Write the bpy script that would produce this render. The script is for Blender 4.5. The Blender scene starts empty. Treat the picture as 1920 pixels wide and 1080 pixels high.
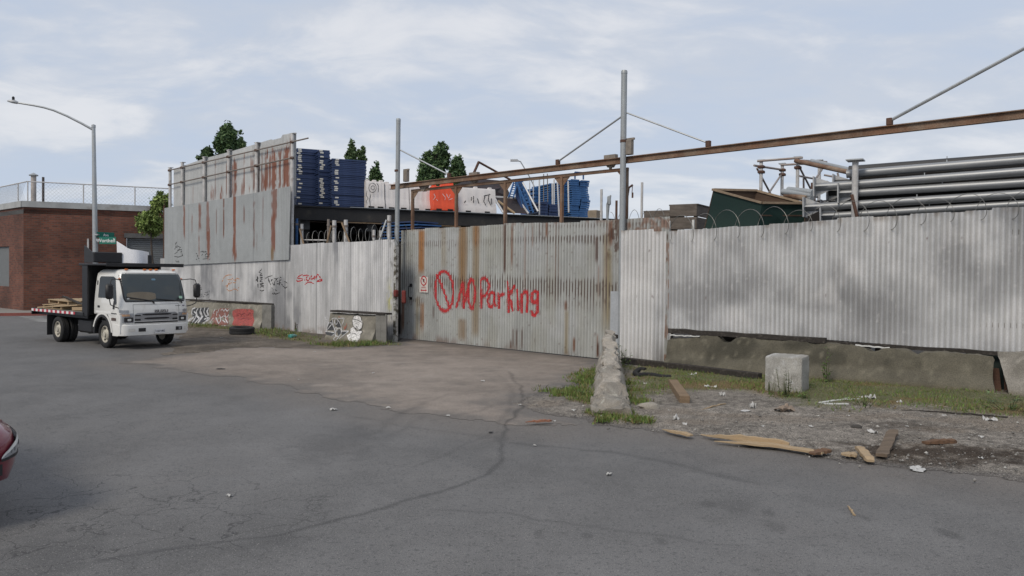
import bpy, math, random
import numpy as np
from mathutils import Vector, Matrix, Euler, noise as mnoise

# ---------------------------------------------------------------- camera, sky, sun, exposure
SC = bpy.context.scene
H_EYE, F_PX = 2.05, 1500.0
PITCH, ROLL = math.atan(27/1500.0), math.radians(0.6)
_r, _u0 = Vector((1,0,0)), Vector((0,math.sin(PITCH),math.cos(PITCH)))
FWD = Vector((0,math.cos(PITCH),-math.sin(PITCH)))
RIGHT = _r*math.cos(ROLL) + _u0*math.sin(ROLL)
UPV = _u0*math.cos(ROLL) - _r*math.sin(ROLL)
cam_d = bpy.data.cameras.new('camera'); cam = bpy.data.objects.new('camera', cam_d)
SC.collection.objects.link(cam); SC.camera = cam
cam_d.sensor_width = 36.0; cam_d.lens = 36.0*F_PX/1920.0
cam_d.clip_start = 0.05; cam_d.clip_end = 3000
cam.matrix_world = Matrix(((RIGHT.x,UPV.x,-FWD.x,0),(RIGHT.y,UPV.y,-FWD.y,0),(RIGHT.z,UPV.z,-FWD.z,H_EYE),(0,0,0,1)))

SUN_DIR = Vector((-0.50,-0.72,0.80)).normalized()
sl = bpy.data.lights.new('sun','SUN'); sun = bpy.data.objects.new('sun', sl); SC.collection.objects.link(sun)
sl.energy = 1.5; sl.angle = math.radians(18); sl.color = (1.0,0.905,0.77)
sun.rotation_euler = SUN_DIR.to_track_quat('Z','Y').to_euler()

world = bpy.data.worlds.new("World"); SC.world = world; world.use_nodes = True
def build_world():
    nt = world.node_tree; N = nt.nodes; L = nt.links
    for n in list(N): N.remove(n)
    out = N.new('ShaderNodeOutputWorld'); bg = N.new('ShaderNodeBackground'); bg.inputs['Strength'].default_value = 0.1
    sky = N.new('ShaderNodeTexSky'); sky.sky_type = 'NISHITA'; sky.sun_disc = False
    sky.sun_elevation = math.asin(SUN_DIR.z); sky.sun_rotation = math.atan2(SUN_DIR.x, SUN_DIR.y)
    tc = N.new('ShaderNodeTexCoord'); sep = N.new('ShaderNodeSeparateXYZ'); L.new(tc.outputs['Generated'], sep.inputs[0])
    def math_(op,a,b=None,clamp=False):
        m = N.new('ShaderNodeMath'); m.operation = op; m.use_clamp = clamp
        for i,x in enumerate((a,b)):
            if x is None: continue
            if isinstance(x,(int,float)): m.inputs[i].default_value = x
            else: L.new(x, m.inputs[i])
        return m.outputs[0]
    den = math_('ADD', math_('MAXIMUM', sep.outputs[2], 0.0), 0.22)
    cx, cy = math_('DIVIDE', sep.outputs[0], den), math_('DIVIDE', sep.outputs[1], den)
    def noise(sx, sy, off, detail, rough, dist=0.0):
        c = N.new('ShaderNodeCombineXYZ'); L.new(math_('MULTIPLY',cx,sx), c.inputs[0]); L.new(math_('MULTIPLY',cy,sy), c.inputs[1]); c.inputs[2].default_value = off
        n = N.new('ShaderNodeTexNoise'); n.inputs['Scale'].default_value = 1.0; n.inputs['Detail'].default_value = detail
        n.inputs['Roughness'].default_value = rough; n.inputs['Distortion'].default_value = dist
        L.new(c.outputs[0], n.inputs['Vector']); return n.outputs[0]
    def ramp(x, lo, hi):
        m = N.new('ShaderNodeMapRange'); m.interpolation_type = 'SMOOTHSTEP'; L.new(x, m.inputs[0])
        m.inputs[1].default_value = lo; m.inputs[2].default_value = hi; return m.outputs[0]
    def mix(f, a, b):
        m = N.new('ShaderNodeMix'); m.data_type = 'RGBA'; L.new(f, m.inputs[0])
        for i,x in ((6,a),(7,b)):
            if isinstance(x, tuple): m.inputs[i].default_value = (*x,1)
            else: L.new(x, m.inputs[i])
        return m.outputs[2]
    big = noise(0.75, 1.05, 3.1, 4, 0.5, 0.6)
    med = noise(1.9, 2.6, 7.7, 7, 0.55, 0.4)
    wisp = noise(4.5, 6.5, 1.2, 5, 0.6, 0.8)
    comb = math_('ADD', math_('ADD', math_('MULTIPLY',big,0.48), math_('MULTIPLY',med,0.36)), math_('MULTIPLY',wisp,0.16))
    cover = ramp(comb, 0.39, 0.56)
    blue, grey, white = (4.25,4.85,5.9), (4.75,5.1,5.75), (6.2,6.3,6.6)
    col = mix(cover, blue, grey)
    bright = math_('MULTIPLY', ramp(med, 0.43, 0.62), ramp(comb, 0.44, 0.58))
    col = mix(bright, col, white)
    low = ramp(sep.outputs[2], 0.16, 0.0)
    col = mix(math_('MULTIPLY', low, 0.45), col, (4.35,4.95,6.0))
    fin = N.new('ShaderNodeMix'); fin.data_type = 'RGBA'; fin.inputs[0].default_value = 0.92
    L.new(sky.outputs[0], fin.inputs[6]); L.new(col, fin.inputs[7])
    L.new(fin.outputs[2], bg.inputs['Color']); L.new(bg.outputs[0], out.inputs[0])
build_world()
SC.view_settings.view_transform = 'Standard'; SC.view_settings.look = 'None'
SC.view_settings.exposure = 0.33; SC.view_settings.gamma = 1.0; SC.view_settings.use_curve_mapping = False
SC.cycles.max_bounces = 6; SC.cycles.diffuse_bounces = 3; SC.cycles.glossy_bounces = 3; SC.cycles.transparent_max_bounces = 8
SC.cycles.use_denoising = True

# ---------------------------------------------------------------- helpers
rng = random.Random(5); NR = np.random.RandomState(11)
COL = SC.collection
EYE = Vector((0,0,H_EYE))
def ray(px, py): return FWD + RIGHT*((px-960)/F_PX) - UPV*((py-540)/F_PX)
def G(px, py, z=0.0):
    d = ray(px,py); return EYE + d*((z-H_EYE)/d.z)
def at(px, py, Y):
    d = ray(px,py); return EYE + d*(Y/d.y)
class Frame:
    """vertical plane: u runs to the right along it, w comes out of it towards the street, z is up"""
    def __init__(s, p, q):
        s.o = Vector((p.x,p.y,0)); s.d = Vector((q.x-p.x,q.y-p.y,0)).normalized(); s.n = Vector((s.d.y,-s.d.x,0))
        s.L = (Vector((q.x,q.y,0))-s.o).length
    def world(s, u, w, z): return s.o + s.d*u + s.n*w + Vector((0,0,z))
    def hit(s, px, py, w=0.0):
        r = ray(px,py); t = ((s.o + s.n*w) - EYE).dot(s.n)/r.dot(s.n); return EYE + r*t
    def uz(s, px, py, w=0.0):
        p = s.hit(px,py,w); return (p-s.o).dot(s.d), p.z
    def mat(s): return Matrix(((s.d.x,-s.n.x,0,s.o.x),(s.d.y,-s.n.y,0,s.o.y),(0,0,1,0),(0,0,0,1)))   # local x=u, y=-w, z

def _hash(ix, iy, seed):
    h = (ix.astype(np.int64)*374761393 + iy.astype(np.int64)*668265263 + seed*974634777) & 0x7fffffff
    h = ((h ^ (h >> 13))*1274126177) & 0x7fffffff
    return ((h ^ (h >> 16)) & 0xffff)/65535.0
def vnoise(x, y, seed=0):
    x = np.asarray(x,float); y = np.asarray(y,float)
    ix, iy = np.floor(x), np.floor(y); fx, fy = x-ix, y-iy
    fx = fx*fx*(3-2*fx); fy = fy*fy*(3-2*fy)
    a, b, c, d = _hash(ix,iy,seed), _hash(ix+1,iy,seed), _hash(ix,iy+1,seed), _hash(ix+1,iy+1,seed)
    return (a*(1-fx)+b*fx)*(1-fy) + (c*(1-fx)+d*fx)*fy
def fbm(x, y, seed=0, octv=4):
    s, a, t = 0.0, 0.5, 0.0
    for k in range(octv):
        s = s + a*vnoise(np.asarray(x)*2**k, np.asarray(y)*2**k, seed+17*k); t += a; a *= 0.5
    return s/t
def sstep(a, b, x):
    t = np.clip((np.asarray(x,float)-a)/(b-a), 0, 1); return t*t*(3-2*t)
def lerp3(a, b, m): m = np.asarray(m)[...,None]; return a*(1-m) + np.asarray(b)*m

def tag(o, label=None, cat=None, group=None, kind=None):
    if label: o['label'] = label
    if cat: o['category'] = cat
    if group: o['group'] = group
    if kind: o['kind'] = kind
    return o
MW = {}
def wm(o): return MW.get(o.name, Matrix.Identity(4)) if o else Matrix.Identity(4)
def thing(name, label, cat, loc=(0,0,0), rz=0.0, group=None, mat=None):
    o = bpy.data.objects.new(name, None); COL.objects.link(o); o.empty_display_size = 0.2
    m = mat if mat is not None else Matrix.Translation(Vector(loc)) @ Matrix.Rotation(rz,4,'Z')
    o.matrix_world = m; MW[o.name] = m.copy()
    return tag(o, label, cat, group)

def mesh_np(name, co, quads=None, tris=None, col=None, smooth=False):
    me = bpy.data.meshes.new(name); co = np.asarray(co,np.float32).reshape(-1,3)
    nq = 0 if quads is None else len(quads); ntr = 0 if tris is None else len(tris)
    me.vertices.add(len(co)); me.vertices.foreach_set('co', co.ravel())
    loops = np.concatenate([np.asarray(x,np.int32).ravel() for x in (quads,tris) if x is not None and len(x)])
    me.loops.add(len(loops)); me.loops.foreach_set('vertex_index', loops)
    starts = np.concatenate([np.arange(nq)*4, nq*4+np.arange(ntr)*3]).astype(np.int32)
    me.polygons.add(nq+ntr); me.polygons.foreach_set('loop_start', starts)
    me.polygons.foreach_set('loop_total', np.concatenate([np.full(nq,4),np.full(ntr,3)]).astype(np.int32))
    me.update(calc_edges=True); me.validate()
    if smooth: me.polygons.foreach_set('use_smooth', np.ones(nq+ntr,bool))
    if col is not None: set_col(me, col)
    return me
def set_col(me, col):
    a = me.attributes.get('Col') or me.attributes.new('Col','FLOAT_COLOR','POINT')
    c = np.ones((len(me.vertices),4),np.float32); c[:,:3] = np.asarray(col,np.float32).reshape(-1,3); a.data.foreach_set('color', c.ravel())
def set_val(me, name, v):
    a = me.attributes.new(name,'FLOAT','POINT'); a.data.foreach_set('value', np.asarray(v,np.float32).ravel())
def link(name, me, mat=None, parent=None, m=None):
    o = bpy.data.objects.new(name, me); COL.objects.link(o)
    if mat is not None:
        for x in (mat if isinstance(mat,(list,tuple)) else [mat]): me.materials.append(x)
    if parent: o.parent = parent
    if m is not None: o.matrix_local = m
    MW[o.name] = wm(parent) @ (m if m is not None else Matrix.Identity(4))
    return o
def grid_quads(nv, nu):
    i = np.arange((nv-1)*(nu-1)); r, c = i//(nu-1), i%(nu-1); a = r*nu+c
    return np.stack([a, a+1, a+nu+1, a+nu],1)

class MB:
    """collects shapes (world or local coordinates) and links them as ONE mesh object"""
    def __init__(s): s.v = []; s.f = []; s.mi = []; s.k = 0
    def add(s, vs, fs):
        b = len(s.v); s.v += [Vector(x) for x in vs]; s.f += [tuple(i+b for i in f) for f in fs]; s.mi += [s.k]*len(fs); return s
    def box(s, c, size, rz=0.0, rot=None):
        R = rot if rot is not None else Matrix.Rotation(rz,3,'Z'); c = Vector(c); h = [x/2 for x in size]
        vs = [c + R @ Vector((sx*h[0],sy*h[1],sz*h[2])) for sz in (-1,1) for sy in (-1,1) for sx in (-1,1)]
        return s.add(vs, [(0,2,3,1),(4,5,7,6),(0,1,5,4),(2,6,7,3),(0,4,6,2),(1,3,7,5)])
    def bbox(s, c, size, bv=0.01, rz=0.0, rot=None):
        """box with chamfered edges"""
        R = rot if rot is not None else Matrix.Rotation(rz,3,'Z'); c = Vector(c); h = [x/2 for x in size]; b = min(bv, min(h)*0.9)
        vs, ix = [], {}
        for sx in (-1,1):
            for sy in (-1,1):
                for sz in (-1,1):
                    for a in range(3):
                        p = [sx*(h[0]-b), sy*(h[1]-b), sz*(h[2]-b)]; p[a] = (sx,sy,sz)[a]*h[a]
                        ix[(sx,sy,sz,a)] = len(vs); vs.append(c + R @ Vector(p))
        fs = []
        for a in range(3):
            o = [k for k in range(3) if k != a]
            for sg in (-1,1):
                q = []
                for (p1,p2) in ((-1,-1),(1,-1),(1,1),(-1,1)):
                    k = [0,0,0]; k[a] = sg; k[o[0]] = p1; k[o[1]] = p2; q.append(ix[(*k,a)])
                flip = (sg > 0) == (a == 1)
                fs.append(tuple(q[::-1]) if flip else tuple(q))
        for a in range(3):
            o = [k for k in range(3) if k != a]
            for s1 in (-1,1):
                for s2 in (-1,1):
                    def key(t, fa):
                        k = [0,0,0]; k[a] = t; k[o[0]] = s1; k[o[1]] = s2; return ix[(*k,fa)]
                    q = [key(-1,o[0]), key(1,o[0]), key(1,o[1]), key(-1,o[1])]
                    nrm = (vs[q[1]]-vs[q[0]]).cross(vs[q[2]]-vs[q[0]]); ctr = sum((vs[i] for i in q), Vector())/4 - c
                    fs.append(tuple(q) if nrm.dot(ctr) > 0 else tuple(q[::-1]))
        for sx in (-1,1):
            for sy in (-1,1):
                for sz in (-1,1):
                    q = [ix[(sx,sy,sz,a)] for a in range(3)]
                    nrm = (vs[q[1]]-vs[q[0]]).cross(vs[q[2]]-vs[q[0]]); ctr = sum((vs[i] for i in q), Vector())/3 - c
                    fs.append(tuple(q) if nrm.dot(ctr) > 0 else tuple(q[::-1]))
        return s.add(vs, fs)
    def bar(s, p, q, w, h, up=(0,0,1), bv=0.0):
        p, q = Vector(p), Vector(q); d = (q-p); L = d.length; d.normalize(); up = Vector(up)
        sd = d.cross(up)
        if sd.length < 1e-4: sd = d.cross(Vector((1,0,0)))
        sd.normalize(); u2 = sd.cross(d)
        R = Matrix((d,sd,u2)).transposed()
        return s.bbox((p+q)/2,(L,w,h),bv,rot=R) if bv else s.box((p+q)/2,(L,w,h),rot=R)
    def tube(s, pts, r, n=8, cap=True):
        pts = [Vector(p) for p in pts]; rs = r if isinstance(r,(list,tuple)) else [r]*len(pts)
        ref = None; vs = []
        for i,p in enumerate(pts):
            t = (pts[min(i+1,len(pts)-1)] - pts[max(i-1,0)]).normalized()
            if ref is None:
                ref = t.cross(Vector((0,0,1)))
                if ref.length < 1e-3: ref = t.cross(Vector((1,0,0)))
            ref = (ref - t*ref.dot(t)).normalized(); b = t.cross(ref)
            for k in range(n):
                a = 2*math.pi*k/n; vs.append(p + (ref*math.cos(a)+b*math.sin(a))*rs[i])
        fs = [(i*n+k, i*n+(k+1)%n, (i+1)*n+(k+1)%n, (i+1)*n+k) for i in range(len(pts)-1) for k in range(n)]
        if cap: fs += [tuple(range(n))[::-1], tuple((len(pts)-1)*n+k for k in range(n))]
        return s.add(vs, fs)
    def lathe(s, prof, c, axis=(0,0,1), n=24, closed=False):
        """prof: (radius, along axis)"""
        ax = Vector(axis).normalized(); a1 = ax.cross(Vector((0,0,1)))
        if a1.length < 1e-3: a1 = Vector((1,0,0))
        a1.normalize(); a2 = ax.cross(a1); c = Vector(c); vs = []
        for (r,t) in prof:
            for k in range(n):
                a = 2*math.pi*k/n; vs.append(c + ax*t + (a1*math.cos(a)+a2*math.sin(a))*r)
        m = len(prof)
        fs = [(i*n+k, i*n+(k+1)%n, ((i+1)%m)*n+(k+1)%n, ((i+1)%m)*n+k) for i in range(m if closed else m-1) for k in range(n)]
        if not closed:
            if prof[0][0] > 1e-5: fs.append(tuple(range(n))[::-1])
            if prof[-1][0] > 1e-5: fs.append(tuple((m-1)*n+k for k in range(n)))
        return s.add(vs, fs)
    def prism(s, poly, t):
        """poly: 3D points of a planar outline, t: thickness vector"""
        n = len(poly); t = Vector(t); a = [Vector(p) for p in poly]; vs = a + [p+t for p in a]
        nrm = Vector((0,0,0))
        for i in range(n): nrm += a[i].cross(a[(i+1)%n])
        if nrm.dot(t) > 0: 
            fs = [tuple(range(n))[::-1], tuple(range(n,2*n))] + [(i,(i+1)%n,n+(i+1)%n,n+i) for i in range(n)]
        else:
            fs = [tuple(range(n)), tuple(range(n,2*n))[::-1]] + [((i+1)%n,i,n+i,n+(i+1)%n) for i in range(n)]
        return s.add(vs, fs)
    def loft(s, rings, cap=True, closed=True):
        n = len(rings[0]); vs = [p for r in rings for p in r]; m = n if closed else n-1
        fs = [(i*n+k, i*n+(k+1)%n, (i+1)*n+(k+1)%n, (i+1)*n+k) for i in range(len(rings)-1) for k in range(m)]
        if cap: fs += [tuple(range(n))[::-1], tuple((len(rings)-1)*n+k for k in range(n))]
        return s.add(vs, fs)
    def mesh(s, name, inv=None, smooth=False, angle=None):
        me = bpy.data.meshes.new(name)
        me.from_pydata([(inv @ v if inv else v) for v in s.v], [], s.f); me.update()
        if any(s.mi): me.polygons.foreach_set('material_index', s.mi)
        if smooth:
            me.polygons.foreach_set('use_smooth', [True]*len(me.polygons))
            me.set_sharp_from_angle(angle=math.radians(angle or 40))
        return me
    def build(s, name, mat, parent=None, world=True, loc=None, smooth=False, angle=None, paint=None):
        if parent is not None:
            inv = wm(parent).inverted() if world else None
            me = s.mesh(name, inv, smooth, angle); o = link(name, me, mat, parent)
        else:
            if loc is None and world:
                xs = [v.x for v in s.v]; ys = [v.y for v in s.v]; zs = [v.z for v in s.v]
                loc = Vector(((min(xs)+max(xs))/2,(min(ys)+max(ys))/2,min(zs)))
            m = Matrix.Translation(Vector(loc if loc is not None else (0,0,0)))
            me = s.mesh(name, m.inverted() if world else None, smooth, angle); o = link(name, me, mat, None, m)
        if paint:
            co = np.array([v[:] for v in s.v]); set_col(me, paint(co))
        return o

# ---------------------------------------------------------------- materials
MATS = {}
def mat_(name, rgb=(0.5,0.5,0.5), rough=0.6, metal=0.0, var=0.18, vs=4.0, fine=0.10, fs=60.0, bump=0.15, bs=30.0, bd=0.01, attr=False, stretch=(1,1,1), spec=0.4, coat=0.0, tint=None, tv=(0.5,0.72), ts=3.0, alpha=None, trans=0.0, rvar=0.1):
    if name in MATS: return MATS[name]
    m = bpy.data.materials.new(name); m.use_nodes = True; nt = m.node_tree; N = nt.nodes; L = nt.links
    b = N['Principled BSDF']; tc = N.new('ShaderNodeTexCoord'); mp = N.new('ShaderNodeMapping'); L.new(tc.outputs['Object'], mp.inputs[0]); mp.inputs['Scale'].default_value = stretch
    def noise(sc, det=5, ro=0.6):
        n = N.new('ShaderNodeTexNoise'); n.inputs['Scale'].default_value = sc; n.inputs['Detail'].default_value = det; n.inputs['Roughness'].default_value = ro
        L.new(mp.outputs[0], n.inputs['Vector']); return n.outputs[0]
    def mr(x, a, c, lo, hi):
        r = N.new('ShaderNodeMapRange'); L.new(x, r.inputs[0]); r.inputs[1].default_value = a; r.inputs[2].default_value = c; r.inputs[3].default_value = lo; r.inputs[4].default_value = hi; return r.outputs[0]
    n1 = noise(vs); n2 = noise(fs, 3)
    f1 = mr(n1, 0.25, 0.75, 1-var, 1+var); f2 = mr(n2, 0.38, 0.62, 1-fine, 1+fine)
    mu = N.new('ShaderNodeMath'); mu.operation = 'MULTIPLY'; L.new(f1, mu.inputs[0]); L.new(f2, mu.inputs[1])
    if attr:
        a = N.new('ShaderNodeAttribute'); a.attribute_name = 'Col'; src = a.outputs['Color']
    else:
        c = N.new('ShaderNodeRGB'); c.outputs[0].default_value = (*rgb,1); src = c.outputs[0]
    if tint:
        n3 = noise(ts, 6, 0.65); x = N.new('ShaderNodeMix'); x.data_type = 'RGBA'; L.new(mr(n3, tv[0], tv[1], 0, 1), x.inputs[0]); L.new(src, x.inputs[6]); x.inputs[7].default_value = (*tint,1); src = x.outputs[2]
    sc = N.new('ShaderNodeVectorMath'); sc.operation = 'SCALE'; L.new(src, sc.inputs[0]); L.new(mu.outputs[0], sc.inputs['Scale'])
    L.new(sc.outputs[0], b.inputs['Base Color'])
    L.new(mr(n1, 0.3, 0.7, max(0.02,rough-rvar*rough), min(1,rough+rvar*rough)), b.inputs['Roughness'])
    b.inputs['Metallic'].default_value = metal; b.inputs['Specular IOR Level'].default_value = spec
    b.inputs['Coat Weight'].default_value = coat
    if trans: b.inputs['Transmission Weight'].default_value = trans
    if alpha is not None: b.inputs['Alpha'].default_value = alpha
    if bump:
        bp = N.new('ShaderNodeBump'); bp.inputs['Strength'].default_value = bump; bp.inputs['Distance'].default_value = bd
        L.new(noise(bs, 4), bp.inputs['Height']); L.new(bp.outputs[0], b.inputs['Normal'])
    MATS[name] = m; return m

m_galv  = mat_('galvanised_steel', (0.42,0.44,0.45), 0.45, 0.55, var=0.2, vs=3, tint=(0.30,0.29,0.27), tv=(0.5,0.8))
m_pole  = mat_('grey_steel_pole', (0.33,0.35,0.36), 0.5, 0.3, var=0.12, vs=2, tint=(0.22,0.20,0.18), tv=(0.55,0.85))
m_rust  = mat_('rusty_steel', (0.17,0.095,0.06), 0.85, 0.0, var=0.35, vs=2.5, fine=0.2, tint=(0.25,0.20,0.15), tv=(0.42,0.72), ts=1.3)
m_rustd = mat_('dark_rusty_steel', (0.10,0.055,0.04), 0.9, 0.0, var=0.35, vs=6, fine=0.2)
m_sheet = mat_('weathered_corrugated_metal', rough=0.5, metal=0.12, var=0.07, vs=3, fine=0.06, fs=45, bump=0.08, attr=True)
m_conc  = mat_('weathered_concrete', rough=0.9, var=0.14, vs=7, fine=0.22, fs=70, bump=0.5, bs=45, bd=0.02, attr=True)
m_paint = {}
def paint_mat(name, rgb, rough=0.55, thin=0.45, full=1.0): 
    new = 'spray_paint_'+name not in MATS; m = mat_('spray_paint_'+name, rgb, rough, 0, var=0.22, vs=9, fine=0.18, fs=50, bump=0)
    if new:
        nt = m.node_tree; n = nt.nodes.new('ShaderNodeTexNoise'); n.inputs['Scale'].default_value = 30; n.inputs['Detail'].default_value = 4; tc = nt.nodes.new('ShaderNodeTexCoord'); nt.links.new(tc.outputs['Object'],n.inputs['Vector'])
        r = nt.nodes.new('ShaderNodeMapRange'); nt.links.new(n.outputs[0],r.inputs[0]); r.inputs[1].default_value = 0.36; r.inputs[2].default_value = 0.52; r.inputs[3].default_value = thin; r.inputs[4].default_value = full; nt.links.new(r.outputs[0],nt.nodes['Principled BSDF'].inputs['Alpha'])
    return m
m_wood  = mat_('old_grey_timber', (0.085,0.072,0.06), 0.9, 0, var=0.4, vs=3, fine=0.25, stretch=(0.7,8,8), bump=0.4, bs=14, bd=0.01)
m_woodl = mat_('raw_yellow_timber', (0.37,0.275,0.17), 0.8, 0, var=0.25, vs=3, fine=0.18, stretch=(0.7,8,8), bump=0.3, bs=14, tint=(0.25,0.17,0.10), tv=(0.5,0.8))
m_woodb = mat_('brown_timber', (0.20,0.14,0.088), 0.85, 0, var=0.3, vs=3, fine=0.2, stretch=(0.7,8,8), bump=0.3, bs=14)
m_black = mat_('black_rubber', (0.018,0.018,0.019), 0.75, 0, var=0.25, vs=8, bump=0.1)
m_blackp= mat_('black_painted_steel', (0.016,0.016,0.018), 0.45, 0, var=0.25, vs=5, bump=0.03)
# ---------------------------------------------------------------- ground, road, driveway, verge
FG = Frame(G(745,634.5), G(1165,678.5))
FL0 = Frame(G(497.5,616), G(741,641)); FL = Frame(FL0.world(-9.0,0,0), FL0.world(FL0.L,0,0))
FR = Frame(G(1164,681), G(1920,736))

def poly_sd(x, y, poly):
    """signed distance to a ground polygon, positive inside"""
    x = np.asarray(x); y = np.asarray(y); best = np.full(x.shape, 1e9); ins = np.zeros(x.shape,bool)
    n = len(poly)
    for i in range(n):
        (ax,ay),(bx,by) = poly[i], poly[(i+1)%n]
        dx, dy = bx-ax, by-ay; t = np.clip(((x-ax)*dx+(y-ay)*dy)/(dx*dx+dy*dy+1e-12),0,1)
        best = np.minimum(best, (x-ax-t*dx)**2+(y-ay-t*dy)**2)
        c = ((ay > y) != (by > y)) & (x < (bx-ax)*(y-ay)/((by-ay) if abs(by-ay) > 1e-9 else 1e-9)+ax); ins ^= c
    d = np.sqrt(best); return np.where(ins, d, -d)
def gp(pts): return [(lambda p:(p.x,p.y))(G(*q)) for q in pts]
def line_d(x, y, pts):
    """distance to a polyline on the ground, and the position 0..1 along it"""
    best = np.full(x.shape,1e9); along = np.zeros(x.shape); n = len(pts)-1
    for i in range(n):
        (ax,ay),(bx,by) = pts[i], pts[i+1]; dx, dy = bx-ax, by-ay
        t = np.clip(((x-ax)*dx+(y-ay)*dy)/(dx*dx+dy*dy+1e-12),0,1); d = (x-ax-t*dx)**2+(y-ay-t*dy)**2
        m = d < best; best = np.where(m,d,best); along = np.where(m,(i+t)/n,along)
    return np.sqrt(best), along

NU_, NV_ = 880, 470
_s = np.linspace(-0.86,0.86,NU_); _iy = np.linspace(1/4.0,1/64.0,NV_); _yy = 1/_iy
GX = _yy[:,None]*_s[None,:]; GY = np.repeat(_yy[:,None],NU_,1)
NQ = grid_quads(NV_,NU_)

DRIVE = gp([(228,681),(300,669),(372,659),(450,648),(600,653),(735,646),(752,622),(1150,660),(1150,680),(1118,695),(1080,722),(1005,737),(965,757),(1010,776),(1080,789),(1110,800),(960,798),(880,788),(760,776),(690,758),(620,746),(540,728),(450,711),(330,694)])
VERGE = gp([(1122,672),(1168,660),(2300,760),(2300,980),(1920,906),(1820,893),(1700,880),(1600,866),(1500,851),(1380,826),(1250,812),(1110,800),(1080,789),(1010,776),(965,757),(1005,737),(1080,722),(1118,695)])
STRIP = gp([(250,603),(330,596),(500,604),(745,632),(745,648),(610,655),(450,652),(372,662),(300,668),(322,648),(335,630),(300,615)])
GRASSP = [gp([(1125,684),(1190,690),(1250,690),(1430,705),(1560,690),(1860,733),(2000,755),(2000,800),(1800,783),(1740,768),(1560,768),(1430,742),(1300,735),(1215,745),(1185,760),(1170,700)]),
          gp([(1118,690),(1128,700),(1112,745),(1100,760),(1040,745),(1010,735),(1080,715)]),
          gp([(1108,778),(1182,778),(1180,792),(1125,793)])]
LGRASS = [gp([(490,612),(610,632),(610,650),(520,640),(470,625)]), gp([(600,640),(745,640),(735,650),(620,654)]), gp([(345,605),(480,615),(490,625),(350,615)])]

wob = (fbm(GX*1.7,GY*1.7,3)-0.5)*0.9 + (fbm(GX*9,GY*9,5)-0.5)*0.25
sd_drive = poly_sd(GX,GY,DRIVE)+wob*0.7; sd_verge = poly_sd(GX,GY,VERGE)+wob*0.55; sd_strip = poly_sd(GX,GY,STRIP)+wob*0.7

def tyre(pts, w, s, x, y, seed):
    p = gp(pts); d, a = line_d(x+(fbm(x*2.2,y*2.2,seed)-0.5)*0.18, y+(fbm(x*2.2,y*2.2,seed+5)-0.5)*0.18, p)
    w = w*(0.45+1.1*fbm(a*9,a*0,seed+2)); return s*np.exp(-(d/w)**2)*(0.45+0.55*fbm(x*5,y*5,seed+1))*sstep(0,0.06,a)*sstep(1.0,0.94,a)
CRK = [([(942,690),(962,705),(980,735),(975,765),(950,797),(938,830),(940,866),(910,890),(860,912),(750,945),(640,973),(500,1005),(380,1025),(225,1040),(120,1062)],0.034,0.68),
       ([(930,700),(960,725),(962,760),(930,800)],0.05,0.25),
       ([(940,828),(1040,838),(1150,848),(1290,878),(1425,909)],0.05,0.48),
       ([(1290,880),(1360,893),(1428,910)],0.07,0.38),
       ([(665,835),(720,800),(745,778),(850,735)],0.07,0.28),([(720,830),(770,795),(800,775)],0.07,0.22),
       ([(760,880),(850,845),(940,806)],0.03,0.30),
       ([(640,775),(760,800),(860,812),(935,822)],0.06,0.30),
       ([(200,1045),(400,1035),(560,1008)],0.16,0.22),
       ([(800,790),(900,770),(975,745)],0.05,0.22),([(700,760),(840,742),(960,730)],0.05,0.2),
       ([(790,955),(950,965),(1080,985),(1240,1005),(1420,1030)],0.025,0.35),
       ([(0,700),(160,718),(320,735),(470,745)],0.05,0.15)]
mark = np.zeros_like(GX)
for k,(p,w,s) in enumerate(CRK): mark = np.maximum(mark, tyre(p,w,s,GX,GY,40+7*k))
# small dark repairs and oil drips
for (px,py,r,s) in ((640,830,0.75,0.30),(1380,950,0.22,0.22),(1330,945,0.1,0.3),(1440,962,0.09,0.35),(1450,985,0.12,0.3),(1780,1002,0.1,0.4),(1620,970,0.08,0.35),(1010,998,0.07,0.4),(1100,1003,0.07,0.35),(1240,1015,0.06,0.35),(110,1040,0.5,0.25),(60,1055,0.35,0.25),(940,824,0.16,0.35)):
    p = G(px,py); d = np.hypot(GX-p.x,(GY-p.y)*0.55)+(fbm(GX*6,GY*6,9)-0.5)*r*0.9
    mark = np.maximum(mark, s*sstep(r,r*0.2,d))
# road colour
r1 = fbm(GX*0.35,GY*0.35,21); r2 = fbm(GX*1.6,GY*1.1,22); r3 = fbm(GX*7,GY*7,23)
base = 0.137*(1+0.42*(r1-0.5)+0.34*(r2-0.5)+0.22*(r3-0.5))
asph = np.stack([base*1.0, base*0.985, base*0.98],-1)
pale = sstep(0.62,0.78,fbm(GX*2.1+5,GY*2.1,31))*0.4; asph = lerp3(asph, (0.165,0.16,0.157), pale)
dust = sstep(-1.6,0.1,np.maximum(sd_drive,np.maximum(sd_verge,sd_strip)))*(0.35+0.5*r2); asph = lerp3(asph, (0.165,0.142,0.122), np.clip(dust*0.8,0,1))
far = sstep(17,32,GY)*0.35; asph = lerp3(asph,(0.15,0.148,0.147),far)
asph = lerp3(asph, (0.030,0.030,0.032), np.clip(mark,0,0.85))
Z0 = (fbm(GX*0.25,GY*0.25,61)-0.5)*0.0
road_me = mesh_np('road', np.stack([GX,GY,Z0],-1), NQ, col=asph, smooth=True)
ck = sstep(0,1,np.clip(1-np.hypot((GX+3.6)/2.6,(GY-6.6)/1.8),0,1)*2)+0.35*np.clip(1-np.hypot((GX+1.9)/2.2,(GY-7.6)/2.2),0,1)+0.7*np.clip(1-np.hypot((GX+5.5)/3.5,(GY-10.5)/4),0,1)
set_val(road_me,'crackmask',np.clip(ck,0,1))
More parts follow.
